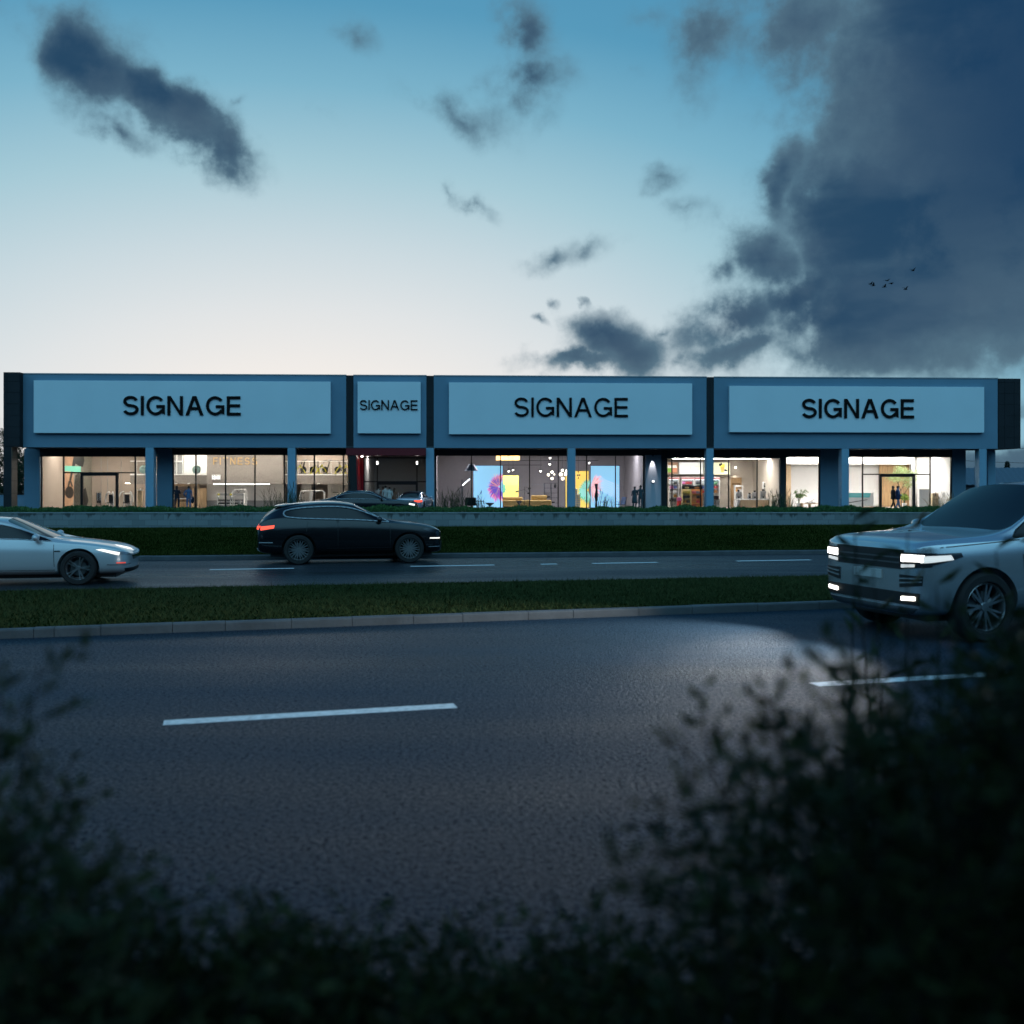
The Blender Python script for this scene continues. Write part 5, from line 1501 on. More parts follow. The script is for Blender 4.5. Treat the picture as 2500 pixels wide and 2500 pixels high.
MB().box(-.24, .24, -.22, -.205, .03, .09).build('rail', BLACK, t)
t = item('reception_desk', 'low timber reception desk behind the two men outside the gym', 'desk', 446, 5.6)
MB().box(-.6, .6, -.3, .3, 0, .72).build('front', OAK, t); MB().box(-.64, .64, -.34, .34, .723, .76).build('desk_top', WHITEM, t)
for px, lab in ((430, 'small lit downlight under the gallery above the man in the dark jacket'), (461, 'small lit downlight under the gallery above the man in the blue shirt'), (778, 'lit downlight under the gallery near the cable frame')):
    t = item('downlight', lab, 'downlight', px, 6.9, zm0 - .02)
    m_ = MB(); m_.lathe([(.10, .06), (.10, 0), (.085, 0), (.085, .05)], n=14, caps=False); m_.build('ring', WHITEM, t)
    m_ = MB(); m_.cyl((0, 0, .012), (0, 0, .03), .08, n=14); m_.build('lens', SPOT, t)

# --- dim middle shop: two pendant lamps
for px, lab in ((921, 'tiny white pendant lamp on the left mullion of the dim shop'), (1018, 'tiny white pendant lamp on the right mullion of the dim shop')):
    t = item('pendant_lamp', lab, 'pendant lamp', px, VR - .25, Z(px, 1134, VR))
    m_ = MB(); m_.cyl((0, 0, 0), (0, 0, .22), .055, n=12); m_.build('lamp_body', glow('lit white lamp', (1, .97, .92), 5.), t, smooth=40)
    m_ = MB(); m_.cyl((0, 0, .22), (0, 0, ZH['B'] + .1 - Z(px, 1134, VR)), .008, n=5); m_.build('cord', BLACK, t)

# --- furniture showroom
def screen(x0, x1, y0, y1, v, lab, col, s, art):
    u0, u1 = U(x0, v), U(x1, v); z0, z1 = max(ZF + .03, Z(x0, y1, v)), Z(x0, y0, v)
    t = thing('display_screen', lab, 'screen', W((u0 + u1) / 2, v, z0), TH, 'lit display screens in the showroom')
    l = (u1 - u0) / 2; h = z1 - z0
    MB().box(-l, l, 0, .12, 0, h).build('screen_frame', BLACK, t)
    MB().box(-l + .03, l - .03, -.012, -.001, .03, h - .03).build('lit_panel', glow(lab[:20] + ' glow', col, s), t)
    if art: art(t, l, h)
    return t
ca = [(.95, .08, .30), (.85, .12, .55), (1., .35, .35), (.55, .06, .5), (1., .5, .25), (.15, .1, .5)]
def feathers(t, cx, cz, r0, r1, a0, a1, n, cols, s, name, clip=None, fall=0.):
    for ci in range(len(cols)):
        mb = MB()
        for i in range(n):
            if i % len(cols) != ci: continue
            a = a0 + (a1 - a0) * i / (n - 1) + random.uniform(-.04, .04)
            L_ = random.uniform(r0, r1)
            p0 = (cx + .05 * math.cos(a), cz + .05 * math.sin(a)); 
            m_ = (cx + L_ * .6 * math.cos(a), cz + L_ * .6 * math.sin(a) * 1.1); e_ = (cx + L_ * math.cos(a) * .95, cz + L_ * math.sin(a) * 1.25 - fall * L_)
            w_ = .028
            px_, pz_ = -math.sin(a) * w_, math.cos(a) * w_
            q = [(p0[0], p0[1]), (m_[0] + px_, m_[1] + pz_), e_, (m_[0] - px_, m_[1] - pz_)]
            if clip: q = [(min(max(x, clip[0]), clip[1]), z_) for x, z_ in q]
            if abs((q[1][0] - q[0][0]) * (q[3][1] - q[0][1]) - (q[3][0] - q[0][0]) * (q[1][1] - q[0][1])) < 1e-5: continue
            yy = -.016 - .0007 * ci - .00002 * i
            mb.add([(x, yy, z_) for x, z_ in q], [(0, 1, 2), (0, 2, 3)])
        if mb.v: mb.build(name, glow('%s %s' % (name, str(cols[ci])), cols[ci], s), t)
def art1(t, l, h): feathers(t, l - .30, h * .50, .72, .98, R(62), R(300), 150, ca, 1.0, 'feather_print', (-l + .04, l - .04), .1)
def art2(t, l, h):
    feathers(t, -l + .02, h * .52, .7, 1.1, R(-80), R(62), 44, [(1., .3, .25), (1., .5, .45), (.95, .65, .7)], 1.0, 'feather_print', (-l + .04, l - .04))
    mb = MB()
    for i in range(7):
        z0 = h * (.74 - .035 * i); pts = [(-l + .3, z0 - .1), (-l + .7, z0 + .02 - .05 * i), (0, z0 - .28 - .04 * i), (l * .6, z0 - .55 - .05 * i), (l - .04, z0 - .72 - .09 * i)]
        for p, q in zip(pts[:-1], pts[1:]):
            mb.add([(p[0], -.015 - i * .0004, p[1]), (q[0], -.015 - i * .0004, q[1]), (q[0], -.015 - i * .0004, q[1] + .03), (p[0], -.015 - i * .0004, p[1] + .03)], [(0, 1, 2, 3)])
    mb.build('light_streak_print', glow('streak print', (.95, .85, 1.), 1.1), t)
screen(1155, 1228, 1136, 1240, 4.2, 'tall pale blue lit screen with a pink feather burst at its right edge', (.36, .72, 1.), 1.0, art1)
screen(1441.5, 1513, 1136.5, 1240, 4.2, 'tall pale blue lit screen with coral rays and white light streaks', (.30, .66, 1.), 1.0, art2)
def artg(t, l, h): feathers(t, -l + .08, h * .42, .3, .42, R(-90), R(90), 50, [(.02, .3, .16), (.03, .42, .2), (.2, .6, .4)], .8, 'feather_print', None, .15)
def artg2(t, l, h): feathers(t, l - .1, h * .48, .65, .85, R(70), R(290), 90, [(.02, .3, .16), (.1, .6, .45), (.4, .8, .7)], .8, 'feather_print', None, .15)
screen(1222, 1267, 1160, 1214, 7.5, 'yellow lit panel with a green feather edge behind the mustard sofa', (1., .78, .20), 1.0, artg)
screen(1380, 1438, 1149, 1240, 5.6, 'large yellow lit panel with a green feather burst beside the second blue screen', (1., .66, .14), 1.0, artg2)
t = item('ceiling_panel', 'yellow lit ceiling recess above the showroom', 'ceiling panel', 1240, 6.5, Z(1240, 1124, 6.5))
MB().box(-.9, .9, .0, .05, 0, .5).build('lit_panel', glow('yellow recess', (1., .6, .16), .8), t)

t = item('shade_lamp', 'big pale cone lampshade hanging left of the blue screen', 'pendant lamp', 1151, 3.6, Z(1151, 1149.5, 3.6))
m_ = MB(); m_.lathe([(.52, 0), (.50, .03), (.22, .46), (.18, .5), (.15, .46), (.48, .03)], n=28, caps=False); m_.build('lamp_shade', M('pale blue enamel', (.55, .56, .66), .4), t, smooth=40)
m_ = MB(); m_.cyl((0, 0, .48), (0, 0, 4.7 - Z(1151, 1149.5, 3.6)), .012, n=6); m_.build('cord', BLACK, t)
m_ = MB(); m_.cyl((0, 0, .06), (0, 0, .10), .3, n=20); m_.build('bulb_disc', glow('dim bulb', (.8, .8, 1.), .6), t)
t = item('pole_lamp', 'dark pole lamp with a slanted white light bar in the showroom window', 'floor lamp', 1128, 3.4)
m_ = MB(); m_.cyl((0, 0, 0), (0, 0, .04), .2, n=16); m_.box(-.05, .05, -.05, .05, .04, 2.15); m_.build('pole', M('grey metal', (.12, .12, .13), .5), t)
m_ = MB(); m_.cyl((-.42, -.09, 1.28), (.02, -.09, 1.72), .022, n=8); m_.build('arm', BLACK, t)
m_ = MB(); m_.cyl((.03, -.09, 1.73), (.56, -.09, 2.2), .03, n=8); m_.build('light_bar', glow('white light bar', (.95, .95, 1.), 5.), t)

def armchair(px, v, lab, mat, rot):
    t = item('armchair', lab, 'armchair', px, v, ZF, rot)
    MB().box(-.36, .36, -.36, .34, .26, .42).build('seat', mat, t, bevel=.05)
    m_ = MB(); m_.box(-.40, .40, .30, .42, .3, .86); m_.build('backrest', mat, t, bevel=.05)
    for s_ in (-1, 1):
        m_ = MB(); m_.box(s_ * .42 - .03, s_ * .42 + .03, -.36, .36, .58, .63); m_.build('armrest', BLACK, t)
        for y in (-.33, .3): MB().cyl((s_ * .42, y, 0), (s_ * .42, y, .58), .02, n=6).build('leg', BLACK, t)
    return t
armchair(1151, 3.2, 'black armchair with thin legs under the cone lampshade', M('patterned dark cloth', (.03, .028, .025), .8, var=.6, vscale=14), R(170))
t = item('side_table', 'black open-frame side table right of the black armchair', 'side table', 1175, 3.3)
MB().box(-.22, .22, -.22, .22, .55, .59).build('table_top', BLACK, t)
for x in (-.2, .2):
    for y in (-.2, .2): MB().box(x - .015, x + .015, y - .015, y + .015, 0, .55).build('leg', BLACK, t)
t = item('bowl_table', 'low conical bowl table in front of the blue screen', 'table', 1196, 3.2)
m_ = MB(); m_.lathe([(.10, 0), (.06, .05), (.06, .22), (.34, .44), (.34, .47), (.02, .47)], n=22); m_.build('bowl_top', M('grey lacquer', (.16, .17, .2), .4), t, smooth=40)

MUST = M('mustard cloth', (.46, .30, .10), .85, var=.15, vscale=3)
t = item('sofa', 'long mustard sofa in front of the yellow panel', 'sofa', 1286, 6.0)
MB().box(-1.85, 1.85, -.5, .5, .12, .62).build('seat', MUST, t, bevel=.08, segs=3)
MB().box(.35, 1.55, .05, .48, .62, .98).build('backrest', MUST, t, bevel=.08, segs=3)
MB().box(-1.85, -.3, .1, .48, .62, .85).build('cushion', MUST, t, bevel=.08, segs=3)
MB().box(-1.75, 1.75, -.42, .42, 0, .12).build('plinth', BLACK, t)
t = item('hourglass_table', 'black hourglass-shaped table in front of the mustard sofa', 'table', 1267.5, 3.5)
m_ = MB(); m_.lathe([(.22, 0), (.06, .3), (.22, .58), (.23, .6), (.02, .6)], n=4); m_.build('table_body', BLACK, t)
t = item('arm_lamp', 'black three-armed reading lamp above the sofa', 'floor lamp', 1281, 5.2)
m_ = MB(); m_.cyl((0, 0, 0), (0, 0, .04), .16, n=14); m_.cyl((0, 0, .04), (0, 0, 1.62), .016, n=6); m_.tube([(-.5, 0, 1.3), (0, 0, 1.42), (.0, 0, 1.6), (.3, 0, 1.55)], .012, 6); m_.tube([(0, 0, 1.4), (.28, 0, 1.18)], .012, 6); m_.build('stand', BLACK, t)
for (x, z_) in ((-.58, 1.27), (.34, 1.5), (.3, 1.14)):
    m_ = MB(); m_.cyl((x - .1, 0, z_ - .03), (x + .1, 0, z_ + .03), .06, n=10); m_.build('lamp_head', BLACK, t, smooth=40)
t = item('shelf_unit', 'dark open shelf unit against the back wall of the showroom', 'shelf', 1345.5, 7.8)
m_ = MB()
for x in (-.53, 0, .53): m_.box(x - .02, x + .02, -.2, .2, 0, 1.9)
for z_ in (.02, .35, .75, 1.12, 1.5, 1.88): m_.box(-.51, .51, -.2, .2, z_, z_ + .03)
m_.build('carcass', M('dark slate', (.045, .048, .06), .5), t)
m_ = MB(); m_.lathe([(.05, 0), (.11, .1), (.1, .22), (.04, .3), (.03, .36)], n=14); solo(m_, 'vase', BLACK, 'black vase on the top shelf of the dark unit', 'vase', 1355.5, 7.7, ZF + 1.53, smooth=True)
m_ = MB(); m_.ball((0, 0, .07), 1, 12, sq=(.2, .12, .07)); solo(m_, 'bowl', BLACK, 'dark bowl on the middle shelf of the dark unit', 'bowl', 1338, 7.7, ZF + .78, smooth=True)
for px, lab in ((1349, 'stack of dark books on the lowest shelf of the dark unit'), ):
    m_ = MB().box(-.16, .16, -.1, .1, 0, .09); solo(m_, 'book_stack', BLACK, lab, 'books', px, 7.7, ZF + .38, bevel=.005)

GLOBE = glow('lit glass globe', (1., .86, .66), 4.5)
def chandelier(px, v, py, lab, pts, globe=GLOBE):
    z0 = Z(px, py, v); t = item('globe_chandelier', lab, 'chandelier', px, v, z0)
    r = MB(); r.cyl((0, 0, 0), (0, 0, 4.7 - z0), .01, n=5)
    for (x, z_, rad) in pts: r.cyl((0, 0, 0), (x, random.uniform(-.2, .2), z_), .01, n=5)
    r.build('rods', BLACK, t)
    for (x, z_, rad) in pts:
        g = MB(); g.ball((x, 0, z_), rad, 14); g.build('globe', globe, t, smooth=True)
chandelier(1373, 5., 1158, 'cluster chandelier of five glowing glass globes by the blue column', [(0, .3, .10), (-.12, 0, .13), (.25, .02, .13), (.02, -.32, .12), (.3, .25, .08)])
chandelier(1347, 6., 1160, 'cluster chandelier of four smaller glowing globes above the dark shelf', [(.02, .22, .10), (-.25, .02, .10), (.02, -.26, .10), (.2, .05, .05)])
chandelier(1412, 4.8, 1160, 'small dark cluster pendant against the yellow panel', [(0, .25, .05), (-.06, 0, .06), (.1, .0, .06), (0, -.22, .05)], BLACK)
for i, (px, py, rad) in enumerate(((1559, 1153, .05), (1568, 1155, .06), (1555, 1161, .055), (1559, 1168, .055), (1568, 1169.5, .06))):
    g = MB(); g.ball((0, 0, 0), rad, 10); g.cyl((0, 0, rad), (0, 0, 4.74 - Z(px, py, 7.)), .006, n=4)
    solo(g, 'hanging_bulb', glow('bare bulb', (1., .95, .88), 9.), ['highest bare bulb of a hanging cluster above the teal-dressed couple', 'upper right bare bulb of the hanging cluster by the mullion', 'leftmost bare bulb of the hanging cluster above the couple', 'lower left bare bulb of the hanging cluster above the couple', 'lowest right bare bulb of the hanging cluster by the mullion'][i], 'bulb', px, 7., Z(px, py, 7.), group='bare bulbs above the couple', smooth=True)
for i, (px, py, lab) in enumerate(((1242, 1150, 'spot lamp hanging under the yellow ceiling recess'), (1252.5, 1147, 'spot lamp beside the recess, lower of two'), (1343, 1118, 'bright spot lamp on the ceiling above the dark shelf'), (1342, 1133, 'spot lamp below the bright one above the dark shelf'), (1320, 1150, 'small spot lamp on the left of the globe chandeliers'), (1438, 1130, 'spot lamp left of the second blue screen'), (1553, 1119, 'single spot lamp high above the couple'))):
    t = item('spot_lamp', lab, 'spot lamp', px, 6.4, Z(px, py, 6.4), group='spot lamps in the showroom')
    m_ = MB(); m_.cyl((0, 0, 0), (0, 0, .16), .055, n=10); m_.cyl((0, 0, .16), (0, 0, 4.74 - Z(px, py, 6.4)), .01, n=4); m_.build('lamp_body', BLACK, t)
    m_ = MB(); m_.ball((0, -.02, -.01), .05, 8); m_.build('lens', SPOT, t, smooth=True)
for px0, px1, py, lab in ((1210, 1392, 1125, 'long dark lighting track across the showroom ceiling'), (1228, 1323, 1136, 'shorter dark lighting track behind the long one'), (1403, 1461, 1125, 'dark lighting track right of the blue column')):
    u0, u1 = U(px0, 6.), U(px1, 6.); m_ = MB().box(-(u1 - u0) / 2, (u1 - u0) / 2, -.02, .02, 0, .04)
    tag(m_.build('light_track', BLACK, None, W((u0 + u1) / 2, 6., Z((px0 + px1) / 2, py, 6.)), TH), lab, 'lighting track')
def wire_chair():
    t = item('wire_chair', 'blue metal lounge chair in front of the second screen', 'chair', 1513, 3.0, ZF, R(25))
    B = M('blue metal', (.05, .12, .3), .4)
    MB().box(-.3, .3, -.28, .26, .32, .36).build('seat', B, t, bevel=.01)
    m_ = MB(); m_.prism([(-.26, .36), (-.30, .36), (-.42, .86), (-.38, .88)], -.28, .28, plane='xz'); m_.v = [(-x, y, z_) for x, y, z_ in m_.v]; m_.build('backrest', B, t)
    for s_ in (-1, 1):
        m_ = MB(); m_.tube([(-.3, s_ * .3, 0), (-.3, s_ * .3, .5), (.35, s_ * .3, .58), (.28, s_ * .3, 0)], .018, 6); m_.build('armrest', B, t)
wire_chair()
m_ = MB(); m_.cyl((0, 0, 0), (0, 0, .03), .17, n=12); m_.cyl((0, 0, .03), (0, 0, .5), .02, n=6); m_.cyl((0, 0, .5), (0, 0, .53), .26, n=16)
solo(m_, 'round_table', M('blue grey metal', (.1, .16, .28), .4), 'small round pedestal table in front of the second screen', 'table', 1477, 3.2, smooth=40)
t = item('totem', 'dark slender sculpture standing in front of the second screen', 'sculpture', 1455.5, 2.95)
m_ = MB(); m_.prism([(-.10, 0), (.10, 0), (.06, .55), (.13, .9), (.10, 1.45), (.12, 1.85), (-.12, 1.85), (-.04, 1.4), (-.12, .95), (-.06, .5)], -.06, .06); m_.build('carved_post', BLACK, t, bevel=.01)
for i, (px, n_, lab) in enumerate(((1406, 11, 'taller white bubble-glass column by the yellow panel'), (1413, 8, 'shorter white bubble-glass column by the yellow panel'))):
    g = MB()
    for k_ in range(n_):
        for x in (-.06, .06): g.ball((x, 0, .07 + k_ * .135), .072, 8)
    solo(g, 'bubble_column', M('white bubble glass', (.8, .8, .78), .3), lab, 'sculpture', px, 4.0, smooth=True)
t = item('wall_lamp', 'small white wall lamp on the pale pier', 'wall lamp', 1594, VR + .05, Z(1594, 1178, VR))
MB().box(-.1, .1, -.12, .04, 0, .16).build('lamp_body', WHITEM, t, bevel=.01)
MB().box(-.08, .08, -.135, -.122, .02, .14).build('lens', glow('wall lamp glow', (1, .97, .95), 2.5), t)
t = item('pier_washer', 'small downlight that washes the pale pier from the top', 'downlight', 1594, VR - .12, Z(1594, 1114, VR))
MB().cyl((0, 0, 0), (0, 0, .1), .05, n=10).build('lamp_body', BLACK, t)
ld = bpy.data.lights.new('pier washer', 'SPOT'); ld.energy = 130; ld.spot_size = R(38); ld.spot_blend = .6; ld.shadow_soft_size = .03
lo = bpy.data.objects.new('washer_lamp', ld); COL.objects.link(lo); lo.parent = t; lo.location = (0, 0, -.03); lo.rotation_euler = (R(16), 0, 0)

# --- convenience shop
def poster(x0, x1, y0, y1, v, lab, col, s):
    u0, u1 = U(x0, v), U(x1, v); z0, z1 = Z(x0, y1, v), Z(x0, y0, v)
    t = thing('lightbox_poster', lab, 'poster', W((u0 + u1) / 2, v, z0), TH, 'lightbox posters above the fridges')
    l, h = (u1 - u0) / 2, z1 - z0
    MB().box(-l, l, 0, .1, 0, h).build('case', WHITEM, t)
    MB().box(-l + .03, l - .03, -.012, -.001, .03, h - .03).build('lit_panel', glow(lab[:24], col, s), t)
    return t, l, h
def pshape(t, pts, col, s, y, name='print'):
    MB().prism(pts, y - .002, y).build(name, glow('%s %s' % (name, str(col)), col, s), t)
VD = 8.6
t, l, h = poster(1630, 1656.5, 1128, 1158, VD, 'brown food lightbox poster at the left end of the row', (.30, .17, .10), .9)
for (x, c_) in ((-.25, (.2, .4, .06)), (.12, (.55, .22, .12))):
    pshape(t, [(x - .16, .16), (x + .16, .16), (x + .2, .5), (x - .2, .5)], c_, .9, -.013); pshape(t, [(x - .2, .5), (x + .2, .5), (x + .14, .72), (x - .14, .72)], (.8, .75, .65), .9, -.0135)
t, l, h = poster(1658, 1716, 1128.5, 1158, VD, 'white lightbox poster with thin yellow drawings', (.9, .88, .84), .85)
for (a, b, c_, d_) in ((-.6, .15, -.4, .75), (-.52, .12, -.32, .72), (-.15, .2, .1, .8), (.05, .2, -.12, .8), (.3, .1, .3, .7), (.45, .1, .45, .7), (.6, .1, .6, .7), (.25, .6, .75, .6), (.25, .4, .75, .4)):
    dx, dz = c_ - a, d_ - b; L_ = math.hypot(dx, dz); nx_, nz_ = -dz / L_ * .01, dx / L_ * .01
    pshape(t, [(a + nx_, b + nz_), (c_ + nx_, d_ + nz_), (c_ - nx_, d_ - nz_), (a - nx_, b - nz_)], (.8, .65, .2), .7, -.014)
t, l, h = poster(1718, 1783, 1128.5, 1159, VD, 'pale yellow lightbox poster with an iced drink and berries', (.93, .88, .55), .85)
pshape(t, [(.32, .2), (.52, .2), (.6, .68), (.24, .68)], (.75, .5, .12), .8, -.014); pshape(t, [(.24, .60), (.6, .60), (.62, .84), (.25, .84)], (.9, .78, .1), .8, -.0145)
for (cx_, cz_, r_) in ((.24, .78, .1), (.34, .84, .08), (.64, .36, .08), (.74, .34, .07)):
    pshape(t, [(cx_ + r_ * math.cos(i * .6), cz_ + r_ * math.sin(i * .6)) for i in range(10)], (.02, .02, .04), .5, -.0150 - cx_ * .001)
pshape(t, [(.62, .1), (.82, .1), (.86, .24), (.58, .24)], (.95, .95, .9), .8, -.0148)
RED = M('red stripe', (.55, .03, .03), .5)
LIGHTF = glow('fridge light', (.9, .96, 1.), 5.)
bottle_mats = {c: M(c + ' bottle', col, .3, coat=.5) for c, col in (('white', (.7, .7, .7)), ('red', (.5, .03, .04)), ('dark', (.03, .03, .03)), ('pink', (.6, .15, .4)), ('green', (.05, .22, .08)), ('amber', (.45, .2, .03)), ('blue', (.08, .15, .45)), ('yellow', (.6, .5, .1)))}
def bottle_mesh(h, r):
    m_ = MB(); m_.lathe([(r * .9, 0), (r, .02), (r, h * .62), (r * .35, h * .8), (r * .35, h), (.001, h)], n=8); me = m_.mesh('bottle')
    me.polygons.foreach_set('use_smooth', [True] * len(me.polygons)); return me
bmeshes = {}
def bottles(px, v, z, n, w, cols, where, h=.24, r=.042):
    for i in range(n):
        c = cols[i * len(cols) // n]
        if (c, h) not in bmeshes:
            bmeshes[(c, h)] = bottle_mesh(h, r); bmeshes[(c, h)].materials.append(bottle_mats[c])
        o = bpy.data.objects.new('bottle', bmeshes[(c, h)]); COL.objects.link(o)
        u = U(px, v) - w / 2 + w * (i + .5) / n
        o.location = W(u, v + random.uniform(-.02, .02), z); o.rotation_euler = (0, 0, TH)
        tag(o, '%s bottle standing on the %s' % (c, where), 'bottle', '%s bottles on the %s' % (c, where))
def fridge(px, w, v, lab, where, rows):
    t = item('drinks_fridge', lab, 'fridge', px, v, group='glass-door fridges along the back wall')
    h = Z(px, 1164, v) - ZF
    m_ = MB(); m_.box(-w / 2, -w / 2 + .05, -.35, .3, 0, h); m_.box(w / 2 - .05, w / 2, -.35, .3, 0, h); m_.box(-w / 2 + .05, w / 2 - .05, .24, .3, 0, h); m_.box(-w / 2 + .05, w / 2 - .05, -.35, .24, h - .22, h); m_.box(-w / 2 + .05, w / 2 - .05, -.35, .24, 0, .1)
    m_.build('cabinet', WHITEM, t)
    MB().box(-w / 2, w / 2, -.362, -.351, h - .2, h - .13).box(-w / 2, w / 2, -.362, -.351, h - .08, h - .05).build('red_stripe', RED, t)
    MB().box(-w / 2 + .06, w / 2 - .06, -.3, -.2, h - .245, h - .222).build('fridge_light', LIGHTF, t)
    s_ = MB()
    zs_r = [.12, .46, .80, 1.14, 1.48, 1.82]
    zs_r = [q for q in zs_r if q < h - .5]
    for q in zs_r[1:]: s_.box(-w / 2 + .05, w / 2 - .05, -.3, .24, q - .02, q)
    s_.build('shelf', WHITEM, t)
    MB().box(-w / 2 + .05, w / 2 - .05, -.35, -.342, .1, h - .22).build('door_pane', pane_mat('fridge glass', (.97, .98, .98), .5), t)
    for q, cols in zip(zs_r[::-1], rows): bottles(px, v - .12, ZF + q, 7 if w < 1 else 9, w - .2, cols, where)
fridge(1643, .82, 8.1, 'white fridge at the left end of the convenience shop', 'left end fridge shelves', [('white', 'dark'), ('pink', 'blue'), ('white',), ('white', 'amber'), ('dark',)])
fridge(1677, 1.0, 8.1, 'white fridge behind the yellow bottle rack', 'fridge shelves behind the yellow rack', [('pink', 'red', 'red'), ('dark',), ('amber',)])
fridge(1709.5, 1.0, 8.1, 'white fridge behind the amber bottle rack', 'fridge shelves behind the amber rack', [('dark', 'white'), ('green', 'blue'), ('red',)])
fridge(1741, .9, 8.1, 'white fridge half behind the blue column', 'fridge shelves by the blue column', [('blue', 'green'), ('red',), ('amber',)])
def gondola(px, w, v, lab, where, frame, cols, head):
    t = item('bottle_rack', lab, 'shop shelf', px, v, group='bottle racks near the window')
    m_ = MB()
    for x in (-w / 2, w / 2 - .04): m_.box(x, x + .04, -.2, .2, 0, 1.45)
    m_.box(-w / 2 + .04, w / 2 - .04, .16, .2, 0, 1.45)
    for z_ in (.05, .4, .75, 1.1): m_.box(-w / 2 + .04, w / 2 - .04, -.2, .16, z_ - .03, z_)
    m_.build('carcass', frame, t)
    MB().box(-w / 2, w / 2, -.22, .0, 1.452, 1.68).build('header', head, t, bevel=.01)
    MB().box(-w * .22, w * .22, -.232, -.221, 1.51, 1.62).build('header_label', frame, t)
    for z_, c in zip((.05, .4, .75, 1.1), cols): bottles(px, v - .1, ZF + z_, 8, w - .14, c, where, .26, .04)
gondola(1675.5, .68, 5.2, 'pale yellow rack of dark bottles with a black header', 'pale yellow rack', M('cream shelf', (.75, .62, .3), .5), [('dark', 'amber'), ('amber', 'dark'), ('dark',), ('yellow',)], BLACK)
gondola(1700, .84, 5.2, 'amber rack of brown and purple bottles with a black header', 'amber rack', M('amber shelf', (.6, .26, .06), .5), [('red', 'amber'), ('amber', 'red'), ('amber', 'dark'), ('pink', 'blue')], BLACK)
m_ = MB(); m_.box(-.17, .17, -.15, .15, 0, .26); solo(m_, 'gift_box', bottle_mats['pink'], 'pink box on a red stand left of the yellow bottle rack', 'box', 1657.5, 5., ZF + .56, bevel=.02)
m_ = MB(); m_.box(-.14, .14, -.14, .14, 0, .555); solo(m_, 'display_stand', RED, 'small red display stand under the pink box', 'stand', 1657.5, 5.)
m_ = MB().box(-.42, .42, -.05, 0, 0, Z(1797, 1166, 9.2) - ZF)
t = item('oak_door', 'oak door in the back wall of the cafe counter', 'door', 1797, 9.2)
MB().box(-.44, .44, -.04, .0, 0, Z(1797, 1166, 9.2) - ZF).build('leaf', OAK, t); MB().box(-.34, .34, -.052, -.041, 1.75, 1.9).build('door_glass', M('bronze glass', (.18, .11, .05), .2), t)
MB().cyl((.34, -.09, .95), (.34, -.09, 1.15), .014, n=6).build('handle', BLACK, t)
t = item('cafe_counter', 'white marble-topped counter with a rounded oak front', 'counter', 1836, 5.4)
m_ = MB()
pts = [(-1.1 + .5 - .5 * math.cos(a), -.35 + .35 - .35 * math.sin(a)) for a in [i * math.pi / 2 / 8 for i in range(9)]]
m_.prism(pts + [(1.22, -.35), (1.22, .35), (-1.1, .35)], 0, .62, plane='xy'); m_.build('front', OAKL, t)
m_ = MB(); m_.box(-1.3, 1.3, -.42, .42, .623, .70); m_.build('counter_top', M('white marble', (.75, .74, .73), .25, var=.2, vscale=3), t, bevel=.02)
m_ = MB(); m_.prism([(-1.36, 0), (-1.24, 0), (-1.0, .62), (-1.2, .62)], -.44, .2); m_.build('marble_end', M('veined marble', (.62, .62, .63), .3, var=.35, vscale=4), t)
def coffee_machine(px, v, z, lab, s=1.):
    t = item('coffee_machine', lab, 'coffee machine', px, v, z)
    MB().box(-.16 * s, .16 * s, -.14, .14, 0, .06).box(-.16 * s, .16 * s, .0, .14, .06, .34 * s).box(-.16 * s, .16 * s, -.14, .14, .34 * s, .46 * s).build('body', GREYW, t, bevel=.015)
    MB().cyl((0, -.08, .07), (0, -.08, .19), .06, n=10).build('jug', BLACK, t, smooth=40)
    MB().cyl((0, 0, .46 * s), (0, 0, .58 * s), .07, .1, n=10).build('hopper', BLACK, t, smooth=40)
ct = ZF + .7
coffee_machine(1803, 5.3, ct, 'grey coffee machine at the left end of the counter', 1.2)
coffee_machine(1830, 5.3, ct, 'small grey coffee machine at the middle of the counter', .8)
coffee_machine(1842.5, 5.3, ct, 'grey coffee grinder left of the mullion on the counter', 1.1)
coffee_machine(1863, 5.3, ct, 'grey coffee machine in front of the white tower rack', 1.3)
t = item('pastry_stand', 'white stand with glasses behind the left coffee machine', 'stand', 1803, 7.6)
MB().box(-.32, .32, -.2, .2, 1.62, 1.74).box(-.32, -.28, -.2, .2, 0, 1.62).box(.28, .32, -.2, .2, 0, 1.62).box(-.28, .28, -.2, .2, .8, .84).box(-.28, .28, -.2, .2, 1.2, 1.23).build('carcass', WHITEM, t)
bottles(1803, 7.5, ZF + 1.232, 6, .5, ('amber', 'white'), 'white cafe stand'); bottles(1803, 7.5, ZF + .842, 6, .5, ('white', 'dark'), 'white cafe stand')
t = item('tower_rack', 'tall narrow white rack of bottles at the oak wall', 'rack', 1868.5, 6.2)
MB().box(-.2, -.17, -.16, .16, 0, 2.0).box(.02, .2, -.16, .16, 0, 2.0).box(-.17, .02, .13, .16, 0, 2.).build('carcass', WHITEM, t)
s_ = MB()
for z_ in (.5, .85, 1.2, 1.55, 1.9): s_.box(-.17, .02, -.16, .13, z_, z_ + .03)
s_.build('shelf', WHITEM, t)
for z_ in (.88, 1.23, 1.58): bottles(1866.2, 6.15, ZF + z_, 2, .16, ('dark',), 'white tower rack', .2, .035)
